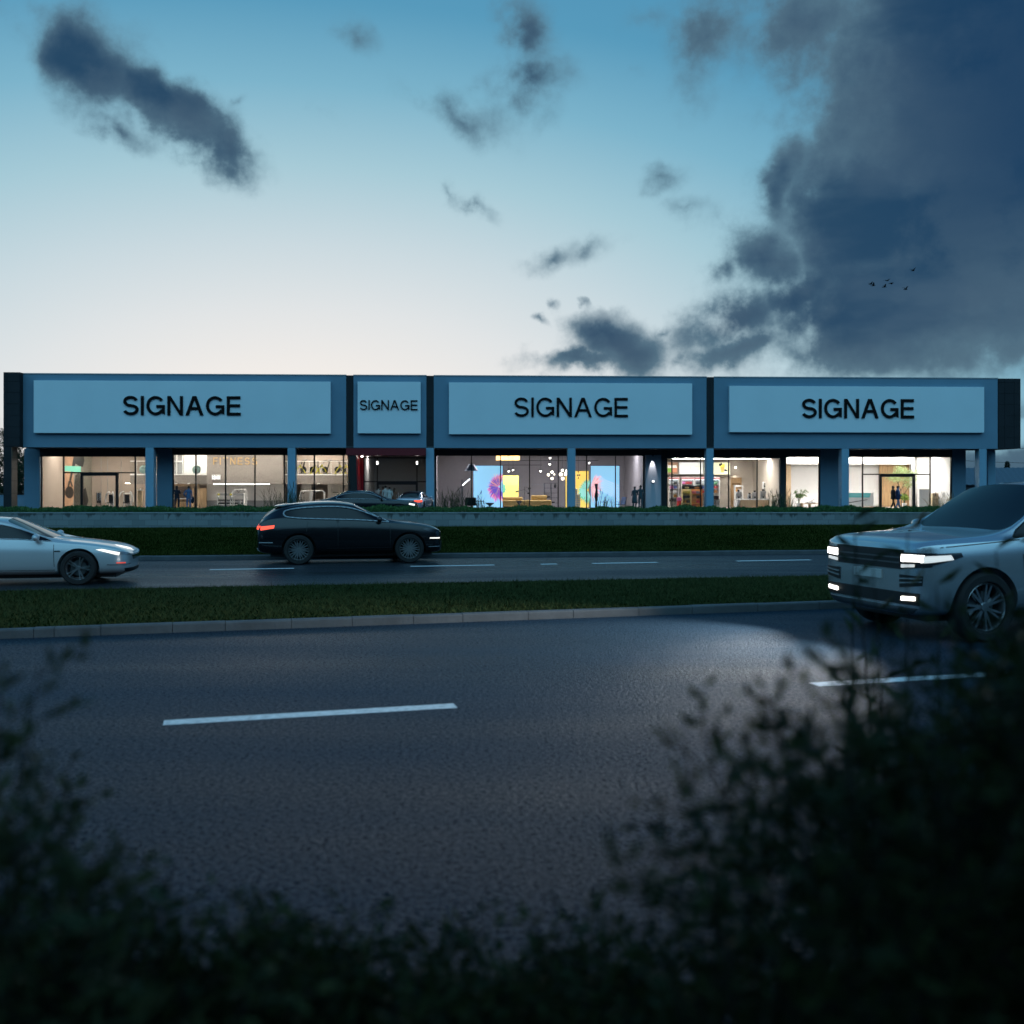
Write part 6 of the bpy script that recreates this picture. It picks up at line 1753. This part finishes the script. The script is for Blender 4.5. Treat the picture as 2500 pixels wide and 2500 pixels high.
for a, b, mt in ((1852, 1868, OAKL), (1868, 1882, OAK), (1882, 1903, BEIGE)):
    m_ = MB(); ua, ub = U(a, 8.4 - (a - 1852) * .05), U(b, 8.4 - (b - 1852) * .05)
    va, vb = 8.4 - (a - 1852) * .05, 8.4 - (b - 1852) * .05
    m_.add([(ua, va, ZF), (ub, vb, ZF), (ub, vb, 3.97), (ua, va, 3.97), (ua, va + .1, ZF), (ub, vb + .1, ZF), (ub, vb + .1, 3.97), (ua, va + .1, 3.97)], [(0, 1, 2, 3), (4, 7, 6, 5), (0, 4, 5, 1), (2, 6, 7, 3), (1, 5, 6, 2), (0, 3, 7, 4)])
    part(m_, 'side_panelling', mt)
def washer(px, v, z, e, lab, col=(1., .8, .55), drop=.25, tilt=8):
    t = item('downlight', lab, 'downlight', px, v, z, group='downlights that wash the shop walls')
    m_ = MB(); m_.cyl((0, 0, 0), (0, 0, .04), .07, n=12); m_.build('lens', SPOT, t)
    ld = bpy.data.lights.new('wall washer', 'SPOT'); ld.energy = e; ld.spot_size = R(52); ld.spot_blend = .5; ld.shadow_soft_size = .03; ld.color = col
    lo = bpy.data.objects.new('washer_lamp', ld); COL.objects.link(lo); lo.parent = t; lo.location = (0, 0, -.04); lo.rotation_euler = (R(tilt), 0, 0)
for px, lab in ((1860, 'downlight on the pale oak wall of the cafe'), (1877, 'downlight on the second oak panel of the cafe'), (1895, 'downlight on the beige end panel of the cafe')):
    vv = 8.4 - (px - 1852) * .05 - .3
    washer(px, vv, 3.95, 120, lab)
washer(1796, 9.15, 3.4, 150, 'downlight above the oak door of the cafe', (1., .9, .75))
washer(884, 1.0, Z(884, 1112, -.25) - .06, 90, 'downlight under the maroon portal beam beside the red lining', (1., .9, .8), tilt=0)
for px, v, lab in ((1655, 4., 'round ceiling light left of the first mullion of the convenience shop'), (1685, 5.5, 'round ceiling light above the yellow rack'), (1704, 4.2, 'round ceiling light above the amber rack'), (1760, 4.4, 'round ceiling light right of the blue column'), (1783, 6., 'round ceiling light above the counter end'), (1838, 7.6, 'round ceiling light above the cafe counter')):
    t = item('round_ceiling_light', lab, 'ceiling light', px, v, 4.05, group='round ceiling lights of the convenience shop'); MB().cyl((0, 0, .01), (0, 0, .045), .09, n=14).build('lens', SPOT, t)
t = item('bar_stool', 'dark bar stool standing right of the blue column', 'stool', 1750, 4.2)
MB().box(-.2, .2, -.2, .2, .66, .71).build('seat', M('brown leather', (.07, .035, .025), .5), t, bevel=.02); MB().box(-.2, .2, .15, .19, .71, .95).build('backrest', M('brown leather', (.07, .035, .025), .5), t, bevel=.02)
for x in (-.18, .18):
    for y in (-.17, .17): MB().cyl((x, y, 0), (x * .9, y * .9, .66), .016, n=6).build('leg', BLACK, t)

# --- white office
m_ = MB(); m_.box(U(2147, 9.7), U(2233, 9.7), 9.7, 9.78, ZF, Z(2190, 1134.5, 9.7)); part(m_, 'timber_panelling', OAK)
m_ = MB(); m_.box(U(1919, 9.3), U(1931, 9.3), 9.3, 9.4, ZF, Z(1925, 1134, 9.3)); part(m_, 'timber_panelling', OAKL)
m_ = MB(); m_.box(U(1919, 8.5), U(2233, 8.5), 8.5, 10, Z(2050, 1133, 8.5), 4.34); part(m_, 'ceiling_drop', CEIL)
t = item('curtain', 'white curtain hanging in soft folds on the right wall of the office', 'curtain', 2278, 7.6)
m_ = MB(); n_ = 60; L_ = (U(2320, 7.6) - U(2236, 7.6)) / 2
pts = [(-L_ + 2 * L_ * i / n_, .8 - 1.2 * i / n_ + .06 * math.sin(i * 1.05)) for i in range(n_ + 1)]
hh = 3.95
vs = [(x, y, 0.02) for x, y in pts] + [(x, y, hh) for x, y in pts]
m_.add(vs, [(i, i + 1, n_ + 2 + i, n_ + 1 + i) for i in range(n_)]); o = m_.build('drape', M('white curtain cloth', (.7, .69, .68), .9), t, smooth=True)
so = o.modifiers.new('s', 'SOLIDIFY'); so.thickness = .01
MB().box(-L_, L_, -.45, .85, hh + .002, hh + .06).build('curtain_rail', WHITEM, t)
for px, lab in ((2245, 'downlight grazing the curtain next to the oak panelling'), (2259, 'downlight grazing the curtain left of the mullion'), (2292, 'downlight grazing the curtain right of the mullion'), (2309, 'downlight grazing the curtain at the end of the office')):
    washer(px, 7.0 - (px - 2245) * .011, 4.2, 45, lab, (1., .93, .85))
t = item('beach_picture', 'wide framed picture of turquoise sea and white sand on a low stand', 'picture', 2105, 5.)
kk = LT(2105, 5)[1] / FOC; w_ = (2128 - 2070) * kk; zb_, zt_ = .25, Z(2105, 1203, 5.) - ZF
x0_ = (2070 - 2105) * kk; x1_ = (2134 - 2105) * kk
MB().box(x0_, x1_, 0, .06, .12, zt_).build('picture_frame', WHITEM, t)
MB().prism([(x0_ + .03, zt_ - .36), (x1_ - .33, zt_ - .36), (x1_ - .22, zt_ - .02), (x0_ + .03, zt_ - .02)], -.008, -.002).build('sea_print', M('turquoise print', (.03, .42, .46), .5, var=.5, vscale=.9, stretch=(.2, 1, 4), col2=(.25, .68, .68)), t)
MB().prism([(x0_ + .03, .16), (x1_ - .30, .16), (x1_ - .33, zt_ - .365), (x0_ + .03, zt_ - .365)], -.008, -.002).build('sand_print', M('pale sand print', (.72, .74, .74), .5, var=.1), t)
MB().prism([(x0_ + .03, .38), (x1_ - .5, .62), (x1_ - .5, .66), (x0_ + .03, .44)], -.013, -.009).build('branch_print', BLACK, t)
MB().box(x0_, x1_, -.12, .2, 0, .1).build('stand', OAKL, t)
t = item('low_table', 'low pale timber table with a plant arrangement in the left office bay', 'table', 1980, 4.6)
MB().box(-.75, .75, -.3, .3, .32, .38).build('table_top', OAKL, t, bevel=.01)
for x in (-.7, -.1, .7):
    MB().box(x - .03, x + .03, -.25, .25, 0, .32).build('leg', OAKL, t)
m_ = MB(); m_.box(-.35, .35, -.15, .15, 0, .05); m_.tube([(-.3, 0, .05), (.0, 0, .12), (.3, 0, .3)], .015, 6); m_.tube([(.1, 0, .05), (.2, 0, .1), (.05, 0, .16)], .02, 6); solo(m_, 'branch_ornament', BLACK, 'dark twisted branch ornament on the low office table', 'ornament', 1978, 4.6, ZF + .38, smooth=40)
m_ = MB(); m_.box(-.45, .45, -.03, .03, .1, 1.45); m_.box(-.45, -.41, -.2, .2, 0, .1); m_.box(.41, .45, -.2, .2, 0, .1)
solo(m_, 'display_board', WHITEM, 'blank white free-standing board in front of the office curtain', 'board', 2258, 4.6, bevel=.01)
t = item('plywood_cabinet', 'pale plywood cabinet with round handles at the right end of the office', 'cabinet', 2290, 4.8)
MB().box(-.52, .5, -.2, .2, 0, 1.12).build('carcass', M('birch plywood', (.62, .5, .34), .6, var=.2), t, bevel=.01)
for z_ in (.15, .5, .85):
    d_ = MB().box(-.48, -.1, -.22, -.202, z_, z_ + .28).build('drawer', OAKL, t)
    for x in (-.33, -.25): MB().cyl((x, -.24, z_ + .14), (x, -.222, z_ + .14), .025, n=8).build('knob', BLACK, d_)
# indoor plants
def palm(px, v, h, lab, mat, n=16, pot=WHITEM, spread=.6, potr=.18, cat='potted plant', leaf=.3):
    t = item('potted_plant', lab, cat, px, v)
    m_ = MB(); m_.lathe([(potr * .75, 0), (potr, .38), (potr * .9, .38), (potr * .85, .3), (.001, .3)], n=16); m_.build('pot', pot, t, smooth=40)
    s_ = MB(); P_, D_, S_ = [], [], []
    for i in range(n):
        a = random.uniform(0, 6.28); r = random.uniform(.25, 1) * spread; top = random.uniform(.7, 1.) * h
        pts = [(0, 0, .3), (math.cos(a) * r * .25, math.sin(a) * r * .25, .3 + (top - .3) * .6), (math.cos(a) * r * .65, math.sin(a) * r * .65, top), (math.cos(a) * r, math.sin(a) * r, top * .86)]
        s_.tube(pts, [.012, .01, .006, .003], 5)
        for k_ in range(26):
            q = .35 + .65 * k_ / 25
            j = min(2, int(q * 3)); f = q * 3 - j
            p = Vector(pts[j]).lerp(Vector(pts[j + 1]), f); d = (Vector(pts[j + 1]) - Vector(pts[j])).normalized(); sd = d.cross(Vector((0, 0, 1))).normalized() * (1 if k_ % 2 else -1)
            P_.append(p); D_.append(d * .5 + sd + Vector((0, 0, -.25))); S_.append(leaf * (1.1 - .6 * q))
    s_.build('stem', M('green stem', (.06, .10, .03), .6), t)
    link('foliage', leaf_mesh('foliage', np.array(P_), np.array(D_), np.array(S_), .16), mat, t)
    return t
palm(1950, 4.9, 1.45, 'potted palm in a white pot in the left office bay', leaf_mat('palm leaf', (.05, .11, .03), (.12, .2, .06)), 14, spread=.85, leaf=.24)
palm(2208, 5.3, 1.1, 'leafy yellow-green potted plant below the indoor tree', leaf_mat('lime leaf', (.18, .28, .05), (.32, .40, .1)), 18, spread=.55)
t = item('indoor_tree', 'indoor tree with pale green crown in front of the oak panelling', 'indoor tree', 2200, 6.2)
s_ = MB(); s_.tube([(.0, 0, 0), (.05, 0, .8), (-.02, 0, 1.3), (-.25, 0, 1.9), (-.6, 0, 2.4)], [.05, .045, .04, .03, .015], 7); s_.tube([(-.02, 0, 1.3), (.3, .1, 1.9), (.5, .1, 2.6)], [.035, .03, .012], 6); s_.tube([(.05, 0, .8), (.5, -.1, 1.5), (.85, 0, 2.2)], [.03, .025, .01], 6); s_.tube([(-.25, 0, 1.9), (.05, -.1, 2.5), (.0, 0, 3.0)], [.03, .02, .01], 6)
s_.build('trunk', M('pale bark', (.16, .11, .07), .85, var=.3), t)
n = 2600; cl = np.array([(-.75, 0, 2.35), (-.35, .1, 2.55), (.1, -.1, 2.75), (-.1, 0, 3.0), (.5, .1, 2.55), (.85, 0, 2.2), (.3, 0, 2.2), (.6, 0, 1.75), (-.5, -.1, 2.2), (.95, .1, 2.7)])
k_ = rng.integers(0, len(cl), n); P_ = cl[k_] + rng.normal(size=(n, 3)) * np.array([.22, .2, .13])
link('foliage', leaf_mesh('foliage', P_, rng.normal(size=(n, 3)) + np.array([0, 0, .2]), rng.uniform(.06, .13, n), .5), leaf_mat('pale green leaf', (.22, .30, .12), (.45, .52, .28)), t)

# fuzzy reeds standing in beds in front of the glass
REED = leaf_mat('dark reed blade', (.02, .045, .03), (.05, .08, .045), .6, .2); REEDP = leaf_mat('straw reed blade', (.22, .18, .10), (.34, .28, .16), .7, .2)
def reeds(px, v, w, h, n, lab, mat=REED):
    t = item('ornamental_grass', lab, 'ornamental grass', px, v, .25, group='reed clumps in front of the shop glass')
    P_, F_ = [], []
    for i in range(n):
        x = random.gauss(0, w * .33); y = random.gauss(0, .15); hh = h * random.uniform(.55, 1.05); lx = random.gauss(0, .28) * hh; ly = random.gauss(0, .1)
        wd = random.uniform(.007, .013); k_ = len(P_)
        for q, ws in ((0, 1), (.5, .9), (.82, .75), (1, .1)):
            bx, by = lx * q * q, ly * q * q
            P_ += [(x + bx - wd * ws, y + by, hh * (q - .12 * q * q)), (x + bx + wd * ws, y + by, hh * (q - .12 * q * q))]
        for j in range(3):
            a = k_ + j * 2; F_ += [a, a + 1, a + 3, a, a + 3, a + 2]
    link('blades', raw_tris('blades', P_, F_), mat, t)
    q = MB()
    for i in range(max(3, n // 9)):
        x = random.gauss(0, w * .33); hh = h * random.uniform(.8, 1.15); lx = random.gauss(0, .12) * hh
        q.tube([(x, 0, 0), (x + lx * .5, 0, hh * .7), (x + lx, 0, hh * .85), (x + lx * 1.2, 0, hh)], [.006, .006, .022, .004], 5)
    q.build('seed_heads', M('reed seed head', (.05, .055, .04), .9), t)
for a in ((668, 1.6, 1.1, 1.75, 40, 'dark reed clump with tall seed heads in front of the white gym wall'), (712, -.6, .9, 1.9, 60, 'green reed clump at the foot of the blue column beside the gym', ), (735, 1.6, .7, 1.1, 40, 'small reed clump between the blue column and the leaning rack'),
          (1090, 1.5, 1.1, 1.5, 70, 'left reed clump in front of the showroom pole lamp'), (1120, 1.3, 1.2, 1.6, 90, 'tallest reed clump, in front of the showroom pole lamp'), (1170, 1.6, .6, 1.3, 26, 'sparse reed clump in front of the first blue screen'), (1478, 1.6, .9, 1.4, 36, 'reed clump with seed heads in front of the second blue screen'),
          (1911, .8, 1.0, 1.5, 80, 'green reed clump between the cafe and the office'), (1665, 1.8, .5, 1.0, 20, 'thin reed clump in front of the yellow bottle rack')):
    reeds(*a)
for a in ((1888, 1.6, .9, 1.4, 60, 'straw-coloured reed clump at the right end of the cafe window'), (1925, 1.7, .5, 1.2, 26, 'straw reed clump at the left edge of the office bay'), (2290, 1.7, 1.1, 1.2, 56, 'straw reed clump in front of the plywood cabinet'), (2312, 1.4, .7, 1.5, 40, 'grey-green reed clump at the right end of the office')):
    reeds(*a, mat=REEDP)
# ------------------------------------------------------------------ trees and things around the building
BARK = M('bark', (.05, .04, .032), .9, var=.4, bump=.4)
LF = leaf_mat('dark tree leaf', (.018, .035, .018), (.035, .06, .03), .55, .25)
def tree(label, loc, h, crown, n, lf, clumps=26, mat=LF, group=None, name='tree', trunk=.16, low=.3):
    t = thing(name, label, 'tree', loc, random.uniform(0, 6), group)
    s_ = MB(); s_.tube([(0, 0, 0), (.05 * h * .1, 0, h * .25), (0, .03 * h * .1, h * .5), (.02, 0, h * .85)], [trunk, trunk * .8, trunk * .6, trunk * .15], 8)
    C_ = []
    for i in range(clumps):
        a = random.uniform(0, 6.283); zz = random.uniform(low, 1.)
        rr = crown * math.sin(math.pi * min(1, max(.12, (zz - low + .12) / (1.12 - low)))) ** .7 * random.uniform(.35, 1)
        c = (rr * math.cos(a), rr * math.sin(a), h * zz); C_.append(c)
        z0 = max(h * .18, c[2] - rr * .8)
        s_.tube([(0, 0, z0), (c[0] * .5, c[1] * .5, (z0 + c[2]) / 2 + .1), c], [trunk * .35, trunk * .2, trunk * .06], 5)
    s_.build('trunk', BARK, t, smooth=50)
    C_ = np.array(C_); k_ = rng.integers(0, len(C_), n)
    rad = crown * rng.uniform(.16, .34, len(C_))[k_]
    d = rng.normal(size=(n, 3)); d /= np.linalg.norm(d, axis=1, keepdims=True)
    P_ = C_[k_] + d * (rad * rng.uniform(0, 1, n) ** .5)[:, None] * np.array([1, 1, .7])
    link('crown', leaf_mesh('crown', P_, d + rng.normal(size=(n, 3)) * .7, lf * rng.uniform(.6, 1.2, n), .5), mat, t)
    return t
G2 = 'trees beyond the left end of the building'
for i, (px, Y, h, cr, lab) in enumerate(((12, 92, 6.6, 2.6, 'tallest dark tree rising beyond the left end pier'), (-25, 88, 5.6, 2.4, 'dark tree at the very left edge of the view'), (42, 96, 5.2, 2.3, 'dark tree seen through the gap of the end portal'), (70, 100, 4.6, 2.2, 'lower dark tree mostly behind the blue end wall'))):
    tree(lab, ((px - 1250) * Y / FOC, Y, .2), h, cr, 5200, .17, 30, group=G2, low=.12)
def conifer(px, Y, h, w, lab, z0=.2):
    t = thing('conifer', lab, 'tree', ((px - 1250) * Y / FOC, Y, z0), 0, 'conifers beyond the right end')
    MB().cyl((0, 0, 0), (0, 0, h), .12, .02, 7).build('trunk', BARK, t)
    n = 2600; q = rng.uniform(.12, 1, n); tier = .55 + .45 * np.abs(np.sin(q * 22)); r = w * (1.02 - q) * tier * rng.uniform(.15, 1, n) ** .6; a = rng.uniform(0, 6.283, n)
    P_ = np.stack([r * np.cos(a), r * np.sin(a), h * q], 1); D_ = np.stack([np.cos(a), np.sin(a), -.1 + 0 * a], 1) + rng.normal(size=(n, 3)) * .3
    link('crown', leaf_mesh('crown', P_, D_, rng.uniform(.16, .34, n), .3), leaf_mat('conifer needle', (.015, .03, .022), (.03, .055, .035), .6, .1), t)
def zat(py, Y): return CAMZ - (py - HOR) * Y / FOC
conifer(2459, 150, zat(1127, 150) - .2, 1.6, 'small conifer standing up behind the corrugated roof at the right edge')
conifer(2363, 160, zat(1151, 160) - .2, 1.0, 'tiny conifer in the gap between the blue end columns')
conifer(2530, 140, zat(1140, 140) - .2, 1.7, 'conifer at the far right beyond the silver car')
# low far shed with a corrugated roof
Yf = 118.
shed = thing('corrugated_shed', 'long low far shed with a dark corrugated roof beyond the right end columns', 'building', ((2430 - 1250) * Yf / FOC, Yf, .2), R(-16))
MB().box(-14, 22, 0, 12, 0, zat(1184, Yf) - .2).build('wall', M('dim shed wall', (.06, .07, .085), .8), shed)
m_ = MB(); n_ = 120; z0, z1 = zat(1184, Yf) - .2, zat(1153, Yf) + .4
rows = []
for i in range(n_ + 1):
    x = -14.5 + 37 * i / n_; dz = .06 * (i % 2)
    rows.append(((x, -.5, z0 + dz), (x, 7, z1 + dz)))
m_.add([p for r_ in rows for p in r_], [(2 * i, 2 * i + 2, 2 * i + 3, 2 * i + 1) for i in range(n_)])
o = m_.build('roof', M('corrugated roof', (.10, .125, .155), .5, .3), shed); so = o.modifiers.new('s', 'SOLIDIFY'); so.thickness = .05
m_ = MB(); m_.box(-1.6, 1.6, -.5, .5, .0, 1.1).box(-1.7, 1.7, -.6, .6, 1.102, 1.2)
tag(m_.build('dark_kiosk', M('dark kiosk paint', (.008, .009, .012), .6), None, ((2372 - 1250) * 92 / FOC, 92, .25), 0), 'dark low box between the blue end columns, in front of the far shed', 'kiosk')
m_ = MB(); m_.box(-22, -.2, 0, .2, 0, .95).box(-22, -.2, -.02, .22, .952, 1.0)
tag(m_.build('boundary_wall', BLUE, None, ((75 - 1250) * 80 / FOC, 80, .25), 0), 'low blue-grey boundary wall behind the left end portal', 'wall')
for (ya, yb, lab) in ((1118, 1122, 'lower power cable in front of the grey cloud at the right edge'), (1086, 1082, 'upper power cable in front of the grey cloud at the right edge')):
    m_ = MB(); Y = 105.; pts = []
    for i in range(25):
        q = i / 24; px = 2150 + 800 * q
        pts.append(((px - 1250) * Y / FOC, Y, zat(ya + (yb - ya) * q, Y) - .9 * 4 * q * (1 - q) + .45))
    m_.tube(pts, .022, 5); tag(m_.build('power_cable', BLACK), lab, 'power cable', 'power cables')
# birds
BIRD = M('dark bird plumage', (.012, .014, .018), .7)
for px, py, s_, flap, ro, lab in ((2229, 661, 1., .5, 20, 'highest bird of the flock under the dark cloud'), (2126, 694, .95, .4, 10, 'leftmost bird of the flock'), (2132, 697.5, 1., .55, -10, 'bird just right of the leftmost one, slightly lower'), (2166, 685.5, 1., .25, 30, 'bird with level wings in the middle of the flock'),
                            (2176.5, 691.5, 1.05, -.2, -25, 'gliding bird right of the middle, wings tilted down'), (2159.5, 701, 1., .5, 0, 'lowest bird of the middle group'), (2211, 707, 1., .6, 15, 'lowest bird at the right of the flock')):
    Y = 120.; b_ = MB()
    b_.tube([(.24, 0, 0), (.16, 0, .03), (0, 0, .01), (-.16, 0, -.01), (-.30, 0, .0)], [.012, .045, .065, .035, .03], 8)
    t = thing('bird', lab, 'bird', ((px - 1250) * Y / FOC, Y, zat(py, Y)), R(ro), 'birds under the dark cloud', s_ * 1.05)
    b_.build('body', BIRD, t, smooth=True)
    for sg in (1, -1):
        w_ = MB(); a = flap
        w_.add([(.10, sg * .03, .03), (-.10, sg * .03, .02), (-.06, sg * .24, .03 + .24 * a * 1.5), (.10, sg * .22, .04 + .22 * a * 1.5), (-.10, sg * .5, .03 + .42 * a), (-.02, sg * .5, .05 + .44 * a),
                (.10, sg * .03, .045), (-.10, sg * .03, .03), (-.06, sg * .24, .04 + .24 * a * 1.5), (.10, sg * .22, .055 + .22 * a * 1.5), (-.10, sg * .5, .035 + .42 * a), (-.02, sg * .5, .055 + .44 * a)],
               [(0, 1, 2, 3), (3, 2, 4, 5), (6, 9, 8, 7), (9, 11, 10, 8), (0, 3, 9, 6), (3, 5, 11, 9), (5, 4, 10, 11), (4, 2, 8, 10), (2, 1, 7, 8)])
        w_.build('wing', BIRD, t)

# ------------------------------------------------------------------ shrubs the camera looks through
SH1 = leaf_mat('shrub leaf', (.02, .034, .012), (.06, .078, .03), .5, .2)
SH2 = leaf_mat('olive shrub leaf', (.05, .07, .03), (.09, .11, .05), .5, .25)
TWIG = M('shrub twig', (.02, .018, .012), .9)
def shrub(label, x0, x1, y0, y1, top, n, leaf, mat, group='shrubs in front of the camera', base=.06, density=1., zlow=.35, air=0.):
    """top(x, y) -> height; branches rise from the ground and carry leaf sprays"""
    cx, cy = (x0 + x1) / 2, (y0 + y1) / 2
    t = thing('shrub', label, 'shrub', (cx, cy, base), 0, group)
    s_ = MB(); P_, D_, S_ = [], [], []
    for i in range(n):
        x = random.uniform(x0, x1); y = random.uniform(y0, y1); H = top(x, y) * random.uniform(.72, 1.0) - base
        if H < .2: continue
        bx, by = cx + (x - cx) * .55, cy + (y - cy) * .55
        lean = random.gauss(0, .09), random.gauss(0, .09)
        pts = [Vector((bx - cx, by - cy, 0)), Vector((x * .75 + bx * .25 - cx, y * .75 + by * .25 - cy, H * .45)), Vector((x - cx + lean[0] * .5, y - cy + lean[1] * .5, H * .8)), Vector((x - cx + lean[0] * 1.4, y - cy + lean[1] * 1.4, H))]
        s_.tube(pts, [.006, .005, .0035, .0015], 4)
        L_ = 16
        for k_ in range(int(26 * density)):
            q = zlow + (1 - zlow) * (k_ + random.random()) / (26 * density)
            f = q * 3; j = min(2, int(f)); p = pts[j].lerp(pts[j + 1], f - j)
            a = random.uniform(0, 6.283); d = Vector((math.cos(a), math.sin(a), random.uniform(.1, 1.)))
            if random.random() < .55:                              # side spray
                ln_ = random.uniform(.05, .16); e = p + d.normalized() * ln_
                s_.cyl(p, e, .002, .001, 3, caps=False)
                for m_ in range(4):
                    pp = p.lerp(e, (m_ + 1) / 4); dd_ = d.normalized() + Vector((random.gauss(0, .7), random.gauss(0, .7), random.gauss(.15, .5)))
                    P_.append(pp); D_.append(dd_); S_.append(leaf * random.uniform(.6, 1.15))
            else:
                P_.append(p); D_.append(d); S_.append(leaf * random.uniform(.7, 1.25))
    s_.build('branches', TWIG, t)
    link('foliage', leaf_mesh('foliage', np.array(P_), np.array(D_), np.array(S_), .42), mat, t)
    return t
# heights of the planting, in metres, as it grows along the verge
def top_right(x, y): return float(np.interp(x / y, [.14, .19, .26, .33, .40, .52, .7], [.9, 1.42, 1.62, 1.72, 1.84, 1.86, 1.9])) * (1.0 if y < 2.3 else 1.0) if y < 9 else 1
def top_mid(x, y): return (2.1 - .485 * y) + .05 * math.sin(x * 9) + .03 * math.sin(x * 23)
shrub('dense dark shrub filling the lower right, tallest of the planting', .78, 1.75, 1.75, 2.5, lambda x, y: float(np.interp(x / y, [.28, .34, .42, .6], [1.1, 1.5, 1.76, 1.82])), 300, .048, SH1, density=1.2)
shrub('open leafy shrub leaning into the road in front of the silver car', .34, .80, 1.45, 2.05, lambda x, y: float(np.interp(x / y, [.14, .18, .24, .36], [1.25, 1.76, 1.80, 1.80])), 52, .05, SH1, density=.9)
shrub('low dark shrub along the bottom edge, right of the middle', .0, 1.05, 2.0, 2.7, top_mid, 260, .05, SH1, density=1.2)
shrub('low dark shrub along the bottom edge, left of the middle', -.75, .06, 2.0, 2.7, lambda x, y: top_mid(x, y) + .03, 240, .05, SH1, density=1.2)
shrub('low dark shrub in the bottom left corner', -1.5, -.5, 1.8, 2.6, lambda x, y: float(np.interp(x / y, [-.6, -.45, -.32, -.2], [2.1 - .43 * y, 2.1 - .45 * y, 2.1 - .47 * y, 2.1 - .49 * y])), 240, .05, SH1, density=1.2)
shrub('sparse olive shrub with loose upright twigs at the left edge', -1.15, -.56, 1.75, 2.2, lambda x, y: float(np.interp(x / y, [-.55, -.48, -.42, -.36, -.3], [1.74, 1.72, 1.60, 1.44, 1.25])), 54, .055, SH2, density=.5, zlow=.45)

# lanceolate weeds standing in front of the silver car
def weed(px, Y, pyt, lab):
    x = (px - 1250) * Y / FOC; H = CAMZ - (pyt - HOR) * Y / FOC
    t = thing('tall_weed', lab, 'weed', (x, Y, .04), 0, 'tall weeds in front of the silver car')
    s_ = MB(); bend = random.uniform(-.1, .1); pts = [Vector((bend * q * q, 0, H * q)) for q in (0, .3, .6, .85, 1.)]
    s_.tube(pts, [.006, .005, .004, .003, .002], 5); s_.build('stem', TWIG, t)
    P_, D_, S_ = [], [], []
    for k_ in range(11):
        q = .45 + .55 * k_ / 10; p = Vector((bend * q * q, 0, H * q)); a = k_ * 2.4 + random.uniform(-.4, .4)
        P_.append(p); D_.append((math.cos(a), math.sin(a) * .6, .55)); S_.append(random.uniform(.08, .14))
    link('leaves', leaf_mesh('leaves', np.array(P_), np.array(D_), np.array(S_), .22), SH1, t)
for a in ((2070, 4.2, 1335, 'thin weed crossing the far end of the silver grille'), (2145, 4.0, 1296, 'tall weed crossing the silver bonnet edge'), (2212, 3.8, 1322, 'tall weed crossing the lit headlight'), (2172, 4.1, 1395, 'shorter weed crossing the middle of the silver bumper'), (2475, 4.0, 1368, 'weed in front of the silver front wheel arch'), (2310, 3.6, 1455, 'short weed by the silver front bumper corner')):
    weed(*a)
# unseen trees added behind the camera to shade the near lane
tree('large unseen tree added behind the camera to shade the near lane', (2.5, -2.6, .05), 9.5, 4.5, 15000, .30, 46, mat=SH1, low=.45, trunk=.28)
tree('second unseen shade tree added further left behind the camera', (-6., -3., .05), 9.0, 4.6, 13000, .30, 40, mat=SH1, low=.45, trunk=.26)

tree('third unseen shade tree added further right behind the camera', (11., -3., .05), 9.2, 4.6, 13000, .30, 40, mat=SH1, low=.45, trunk=.26)

# ------------------------------------------------------------------ vehicles in place
def head(a): return R(a)
# silver car: front wheel near 2412,1563
s = 1.16; h = 180 + 18.
fwd = Vector((math.cos(R(h)), math.sin(R(h)), 0)); lft = Vector((-fwd.y, fwd.x, 0))
c = G(2390, 1565) - fwd * (SUV['wheels'][0] * s) - lft * (SUV['track'] * s)
silver, _ = car('luxury_car', 'silver luxury off-road car with lit headlamps on the near road, cut by the frame', 'car', SUV, c, R(h), s)
for sg in (1, -1):
    ld = bpy.data.lights.new('headlamp beam', 'SPOT'); ld.energy = 1250; ld.spot_size = R(106); ld.spot_blend = 1.; ld.shadow_soft_size = .06; ld.color = (1., .98, .95)
    lo = bpy.data.objects.new('headlamp_beam', ld); COL.objects.link(lo); lo.parent = silver; lo.location = (2.58, sg * .74, .96)
    lo.rotation_euler = Vector((-1, 0, .06)).to_track_quat('Z', 'Y').to_euler()
def on_far(px_r, py_r, px_f, py_f, spec, label, cat, name, scale=1.):
    a, b = G(px_r, py_r), G(px_f, py_f); f = (b - a).normalized(); l = Vector((-f.y, f.x, 0))
    mid = (a + b) / 2 + l * spec['track'] * scale - f * (spec['wheels'][0] + spec['wheels'][1]) / 2 * scale
    return car(name, label, cat, spec, mid, math.atan2(f.y, f.x), scale)
on_far(728, 1378.3, 1000, 1373.8, SUV_BLACK, 'black sporty off-road car with lit tail lamps driving right on the far road', 'car', 'sports_utility_car')
# white saloon: its front wheel stands near 193,1428
f = Vector((math.cos(R(10.5)), math.sin(R(10.5)), 0)); l = Vector((-f.y, f.x, 0))
c = G(193, 1428) + l * SEDAN_WHITE['track'] - f * SEDAN_WHITE['wheels'][0]
car('electric_saloon', 'pearl white saloon car entering at the left on the far road, cut by the frame', 'car', SEDAN_WHITE, c, R(10.5))
Yc = 56.
car('saloon_car', 'black saloon car with red tail lamp driving past the shops behind the hedge', 'car', SEDAN_BLACK, ((902 - 1250) * Yc / FOC, Yc, .25), R(2.), 1.04)
Yc = 66.
spec = dict(SEDAN_BLACK); spec['paint'] = LILAC
car('parked_car', 'pale grey car parked facing the dim shop, seen from behind', 'car', spec, ((1005 - 1250) * Yc / FOC, Yc + 2.4, .25), R(84.), .95)
